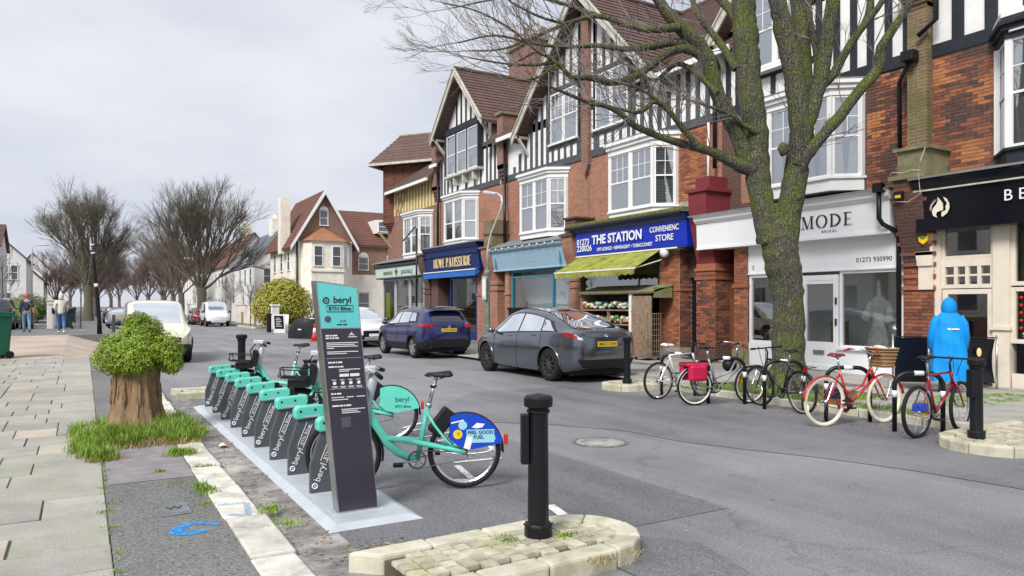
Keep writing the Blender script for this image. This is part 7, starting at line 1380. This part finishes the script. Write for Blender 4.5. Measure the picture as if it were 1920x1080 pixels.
# ------------------------------------------------------------------ people walking away on the left
def skin_mesh(name, mat, par, joints, edges, sub=2):
    me = bpy.data.meshes.new(name); me.from_pydata([j[0] for j in joints], edges, []); o = bpy.data.objects.new(name, me); COL.objects.link(o); o.parent = par; me.materials.append(MT[mat])
    o.modifiers.new('skin', 'SKIN'); sv = me.skin_vertices[0].data if me.skin_vertices else None
    if sv is None:
        me.attributes; bpy.context.view_layer.objects.active = o; 
    for i, j in enumerate(joints): sv[i].radius = (j[1], j[2] if len(j) > 2 else j[1])
    sv[0].use_root = True; ss = o.modifiers.new('sub', 'SUBSURF'); ss.levels = sub; ss.render_levels = sub
    return o
def walker(label, loc, rz, top, legs, hat, coat=False, bag=None):
    t = thing('person', label, 'person', loc, rz); st_ = .24
    J = [((0, 0, .95), .14, .11), ((0, 0, 1.15), .13, .10), ((0, 0, 1.36), .155, .10), ((0, 0, 1.50), .06), ((.01, 0, 1.58), .075)]
    E_ = [(0, 1), (1, 2), (2, 3), (3, 4)]
    def chain(pts, root):
        a = root
        for p in pts: J.append(p); E_.append((a, len(J)-1)); a = len(J)-1
    chain([((.05, .09, .88), .085), ((st_*.6, .10, .50), .062), ((st_*.75, .10, .10), .042), ((st_*.75+.14, .10, .04), .035)], 0)
    chain([((-.03, -.09, .88), .085), ((-.04, -.10, .50), .062), ((-st_*1.3, -.10, .16), .042), ((-st_*1.2+.02, -.10, .05), .035)], 0)
    chain([((0, .19, 1.38), .06), ((-.08, .24, 1.12), .048), ((.02, .25, .90), .035), ((.05, .25, .80), .032)], 2)
    chain([((0, -.19, 1.38), .06), ((.02, -.24, 1.12), .048), ((.16, -.22, .96), .035), ((.24, -.20, .93), .032)], 2)
    skin_mesh('body', 'skin', t, J, E_)
    g = lambda idx, k: [(J[i][0], *(r*k for r in J[i][1:])) for i in idx]
    skin_mesh('trousers', legs, t, [((0, 0, .98), .15, .125)]+g((5, 6, 7), 1.3)+g((9, 10, 11), 1.3), [(0, 1), (1, 2), (2, 3), (0, 4), (4, 5), (5, 6)])
    k = 1.55 if coat else 1.35
    j = [((0, 0, .78 if coat else .92), .21 if coat else .17, .17 if coat else .14), ((0, 0, 1.15), .13*k, .10*k), ((0, 0, 1.36), .15*1.3, .10*k), ((0, 0, 1.46), .09)]+g((13, 14, 15), k)+g((17, 18, 19), k)
    skin_mesh('coat' if coat else 'jacket', top, t, j, [(0, 1), (1, 2), (2, 3), (2, 4), (4, 5), (5, 6), (2, 7), (7, 8), (8, 9)])
    m = MB(); m.ball((.01, 0, 1.63), (.10, .085, .12), 14, 10); h = m.build('head', 'skin', t, smooth=True); m = MB(); m.ball((.105, 0, 1.62), (.02, .013, .02), 8, 5); m.build('nose', 'skin', h); m = MB()
    for s_ in (1, -1): m.ball((.095, s_*.03, 1.645), .01, 6, 5)
    m.build('eyes', 'print_black', h); m = MB(); m.grid(lambda u, v: (lambda a, q: (-.01+.12*math.sin(q)*math.cos(a), .105*math.sin(q)*math.sin(a), 1.65+.125*math.cos(q)-(.1 if (coat and math.cos(a) < .2 and v > .7) else 0)))(2*math.pi*u, v*(1.75 if not coat else 1.9)), 18, 10); m.build('hood' if coat else 'knitted_hat', hat, t, smooth=True)
    for i in (8, 12): p = J[i][0]; m = MB(); m.ball((p[0]-.05, p[1], p[2]+.005), (.13, .05, .05), 10, 7); m.build('shoe', 'print_white' if coat else 'shoe', t, smooth=True)
    for i in (16, 20):
        p = Vector(J[i][0]); m = MB(); m.ball(p, (.03, .022, .04), 8, 6)
        for q in range(4): m.tube([p+Vector((.012*(q-1.5), 0, -.025)), p+Vector((.016*(q-1.5)+.008, 0, -.07)), p+Vector((.016*(q-1.5)+.02, 0, -.095))], [.009, .008, .006], 5)
        m.tube([p+Vector((.028, 0, 0)), p+Vector((.05, 0, -.03)), p+Vector((.055, 0, -.055))], [.01, .009, .007], 5); m.build('hand', 'skin', t, smooth=True)
    if bag:
        o = MB().box(-.10, .12, bag[1]-.06, bag[1]+.06, bag[2]-.14, bag[2]+.14).build('shoulder_bag', bag[0], t, bevel=.04, seg=3); MB().tube([(0, bag[1], bag[2]+.12), (-.15, bag[1]*.6, 1.25), (0, -bag[1]*.3, 1.48)], .014, 6).build('bag_strap', bag[0], t)
    return t
M('denim', (.16, .26, .38), .9, var=.15); M('denim_blue', (.07, .16, .36), .9, var=.15); M('navy_wool', (.03, .05, .09), .9); M('pink_wool', (.62, .08, .20), .95); M('cream_coat', (.66, .63, .55), .9, var=.1, vs=8, bump=.3, bs=12); M('tan_leather', (.40, .22, .10), .6)
walker('person walking away in navy jacket, light jeans and pink hat', (-2.21, 40.16, .45), R(95), 'navy_wool', 'denim', 'pink_wool', False, ('tan_leather', -.27, 1.0))
walker('person walking away in hooded cream coat and blue jeans', (-.82, 38.18, .45), R(92), 'cream_coat', 'denim_blue', 'cream_coat', True, ('black_plastic', .30, .98))
# ------------------------------------------------------------------ street furniture on the left and far corner
def wheelie(label, loc, rz, mat, h=1.07):
    t = thing('wheelie_bin', label, 'wheelie bin', loc, rz, 'wheelie bins'); k = h/1.07
    MB().add([(-.22*k, -.24*k, .08), (.22*k, -.24*k, .08), (.22*k, .24*k, .08), (-.22*k, .24*k, .08), (-.28*k, -.29*k, h-.1), (.30*k, -.29*k, h-.1), (.30*k, .29*k, h-.1), (-.28*k, .29*k, h-.1)], [(0, 3, 2, 1), (4, 5, 6, 7), (0, 1, 5, 4), (1, 2, 6, 5), (2, 3, 7, 6), (3, 0, 4, 7)]).build('tub', mat, t, bevel=.03, seg=3)
    MB().box(-.31*k, .33*k, -.32*k, .32*k, h-.12, h-.05).build('rim', mat, t, bevel=.02); MB().prism([(-.32*k, h-.05), (.36*k, h-.05), (.34*k, h-.01), (.0, h+.03), (-.28*k, h-.0)], 'y', -.31*k, .31*k).build('lid', mat, t, bevel=.02)
    for s_ in (1, -1): MB().lathe([(.1, -.03), (.1, .03)], 18, (-.22*k, s_*.25*k, .1), 'y').build('wheel', 'rubber', t)
    MB().tube([(-.36*k, -.25*k, h-.1), (-.38*k, 0, h-.08), (-.36*k, .25*k, h-.1)], .018, 6).build('handle', mat, t); return t
M('bin_green', (.01, .12, .07), .5, var=.1); M('bin_dark', (.025, .03, .045), .5)
wheelie('large dark green wheelie bin cut by the left edge', (-2.0, 23.6, zl(23.6)), R(200), 'bin_green', 1.22); wheelie('dark wheelie bin behind the person in the pink hat', (-2.45, 45.6, .45), R(80), 'bin_dark', 1.0); wheelie('dark wheelie bin beside the white wall', (-.75, 44.0, .45), R(100), 'bin_dark'); wheelie('dark wheelie bin farther along the white wall', (-.7, 58, .45), R(95), 'bin_dark'); wheelie('green wheelie bin farther along the left pavement', (-.85, 56, .45), R(90), 'bin_green')
def gwall(label, x0, x1, y0, y1, z, h, mat, cap='kerbstone', piers=()):
    t = thing('garden_wall', label, 'garden wall', ((x0+x1)/2, (y0+y1)/2, z)); bx('wall', mat, t, x0, x1, y0, y1, z, z+h); bx('coping', cap, t, x0-.04, x1+.04, y0-.02, y1+.02, z+h, z+h+.07)
    for y in piers: bx('pier', mat, t, x0-.06, x1+.06, y-.18, y+.18, z, z+h+.2); bx('pier_cap', cap, t, x0-.1, x1+.1, y-.22, y+.22, z+h+.2, z+h+.28)
    return t
gwall('low brick garden wall along the left pavement', -3.25, -3.02, -4, 21.5, .0, 1.15, 'brick_far', piers=(2, 9, 16, 21.3)); gwall('white rendered garden wall behind the walkers', -1.55, -1.35, 45, 52, .45, 1.25, 'white_render', piers=(45.2, 51.8)); gwall('low pale wall behind the person in the pink hat', -6.3, -6.1, 44, 60, .45, 1.1, 'white_render'); gwall('far left garden wall with hedge', -1.5, -1.3, 60, 95, .45, 1.0, 'brick_far')
gwall('stained pale garden wall running up the right side street corner', 12.3, 12.5, 54.5, 72, .1, 1.55, 'cream_render', piers=(54.6,)); gwall('white garden wall farther along the right pavement', 12.2, 12.4, 74, 108, .1, 1.7, 'white_render'); gt = thing('garden_gate', 'white boarded gate between the right garden walls', 'gate', (12.3, 73, .1))
for i in range(7): MB().box(-.03, .03, -.98+i*.28, -.98+i*.28+.27, .05, 1.75).build('board', 'white', gt)
pc = thing('gate_pillar', 'white gate pillar at the far corner beside the chalk board', 'gate pillar', (10.95, 52.9-3.4, .1)); MB().box(-.22, .22, -.22, .22, 0, 1.5).build('shaft', 'white_render', pc); MB().box(-.28, .28, -.28, .28, 1.5, 1.62).build('cap', 'white_render', pc, bevel=.03)
bp_ = thing('bollard', 'plain black post left of the white gate pillar', 'bollard', (9.95, 46.6, 0)); MB().lathe([(.14, 0), (.14, 1.05), (.17, 1.07), (.17, 1.15), (0, 1.2)], 16).build('shaft', 'black_iron', bp_)
ab = thing('pavement_sign', 'white framed chalk board sign standing on the far corner', 'sign', (10.35, 45.2, 0)); rz_ = R(-35); ab.rotation_euler = (0, 0, rz_)
for s_ in (1, -1):
    o = MB().box(-.35, .35, -.02, .02, 0, 1.12).build('frame', 'white', ab); o.rotation_euler = (s_*-.16, 0, 0); o.location = (0, s_*.18, 0)
    q = MB().box(-.29, .29, -.012, .012, .25, 1.06).build('board', 'fascia_black', o); q.location = (0, s_*.012, 0)
m = MB()
for k in range(6): m.box(-.2+.03*(k % 2), .18-.05*(k % 3), -.036, -.034, .4+k*.1, .43+k*.1)
o = m.build('chalk_writing', 'print_white', ab); o.rotation_euler = (.16, 0, 0); o.location = (0, -.18, 0)
cn = thing('traffic_cone', 'red and white traffic cone beside the covered motorbike', 'traffic cone', (9.3, 33.9, .0)); M('cone_red', (.62, .03, .02), .5)
MB().box(-.22, .22, -.22, .22, 0, .05).build('base', 'cone_red', cn, bevel=.02); MB().lathe([(.165, .05), (.105, .38)], 18).build('lower_cone', 'cone_red', cn, smooth=True); MB().lathe([(.1055, .38), (.066, .62)], 18).build('reflective_sleeve', 'print_white', cn, smooth=True); MB().lathe([(.065, .62), (.035, .82), (0, .83)], 18).build('cone_tip', 'cone_red', cn, smooth=True)
mt = thing('covered_motorbike', 'motorbike under a black cover parked at the far corner', 'motorbike', (9.7, 36.6, 0), R(-50)); M('cover_black', (.015, .016, .02), .5, var=.3, vs=4, bump=.5, bs=5)
MB().grid(lambda u, v: (lambda x, h, a: (x, (.16+.26*(1-v))*math.cos(a)*(1+.12*math.sin(x*9+v*5)), h*math.sin(a)+.02))(-1.05+2.1*u, interp([(-1.05, .55), (-.7, .95), (-.2, 1.0), (.25, 1.05), (.5, 1.5), (.72, 1.42), (1.05, .7)], -1.05+2.1*u), math.pi*v), 26, 20).build('cover', 'cover_black', mt, smooth=True)
for s_ in (-.68, .68): MB().lathe([(.2, -.06), (.3, -.06), (.31, 0), (.3, .06), (.2, .06)], 24, (s_, 0, .31), 'y').build('wheel', 'rubber', mt)
m = MB(); m.box(-.3, -.1, -.43, -.41, .45, .5); m.box(.35, .62, -.36, -.34, 1.0, 1.04); m.build('cover_print', 'print_white', mt)
bp2 = thing('lamp_post', 'tall black lamp post with white bands behind the shrub', 'lamp post', (.62, 35.6, .45)); MB().tube([(0, 0, 0), (-.01, 0, .6), (-.20, .0, 3.0), (-.31, 0, 4.35)], [.10, .085, .07, .05], 12).build('column', 'black_iron', bp2, smooth=True)
for z, x in ((2.0, -.12), (3.4, -.235), (3.75, -.262)): MB().tube([(x, 0, z), (x-.012, 0, z+.14 if z < 3 else z+.06)], .078, 12).build('white_band', 'print_white', bp2, smooth=True)
MB().box(-.36, -.22, -.03, .03, 3.55, 4.1).build('sign_bracket', 'galv', bp2)
def lamp(label, loc, h, rz=0):
    t = thing('street_lamp', label, 'street lamp', loc, rz, 'grey street lamps'); MB().lathe([(.12, 0), (.12, .9), (.08, 1), (.05, h)], 10).build('column', 'galv', t); MB().tube([(0, 0, h-.1), (.1, 0, h+.15), (.8, 0, h+.25)], .04, 8).build('arm', 'galv', t); MB().box(.6, 1.3, -.12, .12, h+.2, h+.32).build('lantern', 'galv', t, bevel=.04)
lamp('grey street lamp by the left houses', (-4.0, 80, .45), 6.5); lamp('grey street lamp far along the right pavement', (11.0, 88, .1), 6.5, R(180)); lamp('grey street lamp farthest along the left', (-.2, 120, .45), 6.5)
for k, (x, y) in enumerate(((10.95, 56), (10.95, 61), (1.5, 46.5), (3.4, 47))):
    t = thing('wooden_post', ('brown post by the right garden wall nearest the corner', 'brown post farther along the right kerb', 'grey post left of the cream van roof', 'thin dark post behind the cream van')[k], 'post', (x, y, .1), 0, 'short posts by the kerb'); MB().box(-.08, .08, -.08, .08, 0, 1.05).build('shaft', 'timber_brown' if k < 2 else 'timber_grey', t); MB().box(-.09, .09, -.09, .09, 1.05, 1.1).build('cap', 'print_white', t)

# ------------------------------------------------------------------ houses beyond
def win(par, face, c, a, z, w, h, fr='white', arch=False, glass='glass_up', bars=1):
    """window on a house wall: face 'x' (looks -X at x=c, centred y=a) or 'y' (looks -Y at y=c, centred x=a)"""
    m = MB(); f = .07; d = .06
    B = (lambda u0, u1, z0, z1, k0=0, k1=d: m.box(c-k1, c-k0, a+u0, a+u1, z0, z1)) if face == 'x' else (lambda u0, u1, z0, z1, k0=0, k1=d: m.box(a+u0, a+u1, c-k1, c-k0, z0, z1))
    B(-w/2-f, -w/2, z, z+h); B(w/2, w/2+f, z, z+h); B(-w/2-f, w/2+f, z+h, z+h+f); B(-w/2-f*1.4, w/2+f*1.4, z-f, z, 0, d*1.8); B(-w/2, w/2, z+h*.5-.025, z+h*.5+.025)
    for i in range(1, bars): u = -w/2+w*i/bars; B(u-.02, u+.02, z, z+h)
    if arch:
        P_ = [(a+(w/2+f)*math.cos(R(t)), z+h+f*.5+(w/2+f)*math.sin(R(t))) for t in range(0, 181, 20)]
        m.prism(P_, face, c-d, c) if face == 'x' else m.prism(P_, 'y', c-d, c)
    o = m.build('window', fr, par, world=True); q = MB()
    if face == 'x': q.poly((c-.02, a-w/2, z), (c-.02, a+w/2, z), (c-.02, a+w/2, z+h), (c-.02, a-w/2, z+h))
    else: q.poly((a-w/2, c-.02, z), (a+w/2, c-.02, z), (a+w/2, c-.02, z+h), (a-w/2, c-.02, z+h))
    q.build('pane', 'window_dark', o, world=True); return o
m_, nt, N, L_, b_ = nodes_mat('window_dark'); b_.inputs['Base Color'].default_value = (.10, .115, .13, 1); b_.inputs['Roughness'].default_value = .06; b_.inputs['Specular IOR Level'].default_value = .9; MT['window_dark'] = m_
def house(label, x0, x1, y0, y1, z, eave, ridge, wall, roof, axis, wx=(), wy=(), chim=None, name='house', over=.25, n=16):
    t = thing(name, label, 'house', ((x0+x1)/2, y0, z)); bx('wall', wall, t, x0, x1, y0, y1, z-.3, eave)
    if axis == 'y':
        xm = (x0+x1)/2; o = courses((x0-over, eave-.12), (xm, ridge), 'y', y0-over, y1+over, n).build('roof', roof, t, world=True); courses((x1+over, eave-.12), (xm, ridge), 'y', y0-over, y1+over, n).build('roof', roof, t, world=True); MB().prism([(x0, eave), (x1, eave), (xm, ridge-.15)], 'y', y0, y1).build('gable_wall', wall, t, world=True)
    else:
        ym = (y0+y1)/2; o = courses((y0-over, eave-.12), (ym, ridge), 'x', x0-over, x1+over, n).build('roof', roof, t, world=True); courses((y1+over, eave-.12), (ym, ridge), 'x', x0-over, x1+over, n).build('roof', roof, t, world=True); MB().prism([(y0, eave), (y1, eave), (ym, ridge-.15)], 'x', x0, x1).build('gable_wall', wall, t, world=True)
    for (a, zz, w, h) in wx: win(t, 'x', x0, a, zz, w, h)
    for (a, zz, w, h) in wy: win(t, 'y', y0, a, zz, w, h)
    if chim:
        cx, cy, zt_ = chim; c = bx('chimney', 'cream_render', t, cx-.5, cx+.5, cy-.9, cy+.9, eave, zt_, )
        for k in range(4): MB().lathe([(.14, 0), (.12, .5), (.15, .55)], 8, (cx, cy-.6+k*.4, zt_)).build('chimney_pot', 'cream_render', c, world=True)
    return t
vl_ = thing('villa', 'gabled red-roofed villa with cream bay on the far corner of the side street', 'villa', (17.2, 60, .1))
bx('wall', 'cream_render', vl_, 14.84, 19.6, 60, 69, -.2, 7.0); bx('side_wall', 'brick_villa', vl_, 19.6, 30, 61.2, 69, 4.2, 7.0); bx('lower_wall', 'cream_render', vl_, 19.6, 30, 61.1, 69, -.2, 4.3); bx('string_course', 'cream_render', vl_, 19.6, 30, 61.05, 61.2, 6.75, 7.0)
MB().prism([(14.84, 7.0), (19.6, 7.0), (17.22, 11.0)], 'y', 60, 69).build('gable_wall', 'brick_villa', vl_, world=True)
for s_, xe in ((-1, 14.4), (1, 20.05)):
    courses((xe, 6.4), (17.22, 11.2), 'y', 59.6, 69.2, 18).build('roof', 'tile_red', vl_, world=True); MB().prism([(17.22, 11.25), (xe, 6.45), (xe, 6.1), (17.22, 10.8)], 'y', 59.5, 59.62).build('bargeboard', 'white', vl_, world=True)
courses((60.9, 6.9), (65.2, 10.3), 'x', 18.5, 30, 18).build('roof', 'tile_red', vl_, world=True); MB().prism([(65.2, 10.3), (69.5, 6.9), (69.5, 6.7), (65.2, 10.1)], 'x', 18.5, 30).build('rear_roof', 'tile_red', vl_, world=True)
m = MB(); m.prism([(15.3, 60.02), (15.95, 59.1), (18.6, 59.1), (19.35, 60.02)], 'z', .0, 6.9); m.build('bay', 'cream_render', vl_, world=True, fix=True); m = MB(); m.add([(15.1, 60, 6.9), (15.8, 58.9, 6.9), (18.75, 58.9, 6.9), (19.55, 60, 6.9), (17.1, 60, 8.1)], [(0, 1, 4), (1, 2, 4), (2, 3, 4)]); m.build('bay_roof', 'tile_orange', vl_, world=True)
for zz in (4.4, 7.0-.2): bx('bay_moulding', 'cream_render', vl_, 15.9, 18.65, 59.0, 59.12, zz, zz+.14)
for x in (16.5, 18.0): win(vl_, 'y', 59.1, x, 4.9, .62, 1.55); win(vl_, 'y', 59.1, x, 1.1, .7, 1.9)
win(vl_, 'y', 60, 17.2, 8.3, .6, 1.15, arch=True); bx('window', 'white', vl_, 18.95, 19.15, 59.46, 59.52, 4.9, 6.5)
for x in (21.0, 23.6): win(vl_, 'y', 61.2, x, 4.75, .8, 1.0, 'cream_render', True); win(vl_, 'y', 61.1, x, 1.0, .9, 1.7, 'cream_render', True)
for y in (62, 64.5, 67): win(vl_, 'x', 14.84, y, 4.6, .8, 1.5); win(vl_, 'x', 14.84, y, 1.2, .8, 1.6)
cm = bx('chimney', 'cream_render', vl_, 14.3, 15.1, 62.6, 63.6, 6.0, 10.7); bx('dormer', 'white', vl_, 22.3, 24.0, 61.6, 64, 8.0, 9.2); win(vl_, 'y', 61.6, 23.1, 8.2, 1.1, .8); pipe(vl_, [(15.0, 59.95, 6.9), (15.0, 59.95, .1)], .07)
house('white house with slate roof beyond the villa', 15.6, 21.5, 80, 92, .1, 6.3, 9.9, 'white_render', 'slate', 'y', [(82, 4.0, .9, 1.6), (85, 4.0, .9, 1.6), (88, 4.0, .9, 1.6), (82, 1.0, .9, 1.6), (86, 1.0, .9, 1.6)], [(17, 4.0, .9, 1.5), (19.5, 4.0, .9, 1.5)], (18.6, 84, 11.3))
house('white terraced house with brown roof behind the right avenue tree', 15.2, 21, 93, 106, .1, 6.6, 10.6, 'white_render', 'tile_red', 'y', [(95+i*2.6, zz, .9, 1.6) for i in range(4) for zz in (1.0, 4.2)], (), (18, 98, 12)); house('white house with brown roof farther down the right side', 15.0, 21, 108, 122, .1, 6.6, 10.4, 'white_render', 'tile_red', 'y', [(110+i*2.8, zz, .9, 1.6) for i in range(4) for zz in (1.0, 4.2)]); house('most distant pale house on the right of the avenue', 15, 21, 125, 150, .1, 6.6, 10.2, 'white_render', 'tile_red', 'y', [(128+i*3.5, zz, 1.0, 1.6) for i in range(6) for zz in (1.0, 4.2)])
house('white house with brown pitched roof at the left edge', -13.5, -5.9, 72, 80, .45, 6.6, 8.6, 'white_render', 'tile_plum', 'x', (), [(-7.0, 4.2, .8, 1.5), (-8.6, 4.2, .8, 1.5), (-7.0, 1.4, .9, 1.6), (-9, 1.4, .9, 1.6)]); house('white gabled house with dark roof next along the left', -8.6, -5.0, 90, 100, .45, 6.4, 8.3, 'white_render', 'timber_grey', 'y', [(92, 4, .9, 1.6), (96, 4, .9, 1.6)], [(-7.6, 4.3, .5, 1.4), (-6.8, 4.3, .5, 1.4), (-6.0, 4.3, .5, 1.4), (-6.8, 1.3, 1.0, 1.6)]); house('low white house behind hedges on the left', -9, -4.2, 108, 120, .45, 4.6, 7.2, 'white_render', 'tile_red', 'y', [(110+i*3, 1.4, .9, 1.4) for i in range(4)], [(-6, 1.4, 1, 1.4)]); house('brown roofed house far along the left', -9, -3.6, 128, 150, .45, 6.0, 9.4, 'white_render', 'tile_red', 'y', [(130+i*3.5, 4, .9, 1.4) for i in range(5)], [(-6, 4, 1, 1.4)])
# houses across the street, seen only in the shop-window reflections
for k, (y0, y1, wl) in enumerate(((8, 16, 'white_render'), (17, 26, 'cream_render'), (27, 37, 'white_render'))):
    t = house(('white', 'cream', 'second white')[k]+' house opposite the shops, mirrored in their windows', -19, -10.5, y0, y1, .3, 7.0, 10.0, wl, 'slate', 'y')
    for i in range(3):
        for zz in (1.3, 4.5): a = y0+1.5+i*(y1-y0-3)/2; o = MB().box(-10.5, -10.42, a-.6, a+.6, zz, zz+1.7).build('window', 'white', t, world=True); MB().box(-10.42, -10.40, a-.5, a+.5, zz+.1, zz+1.6).build('pane', 'window_dark', o, world=True)
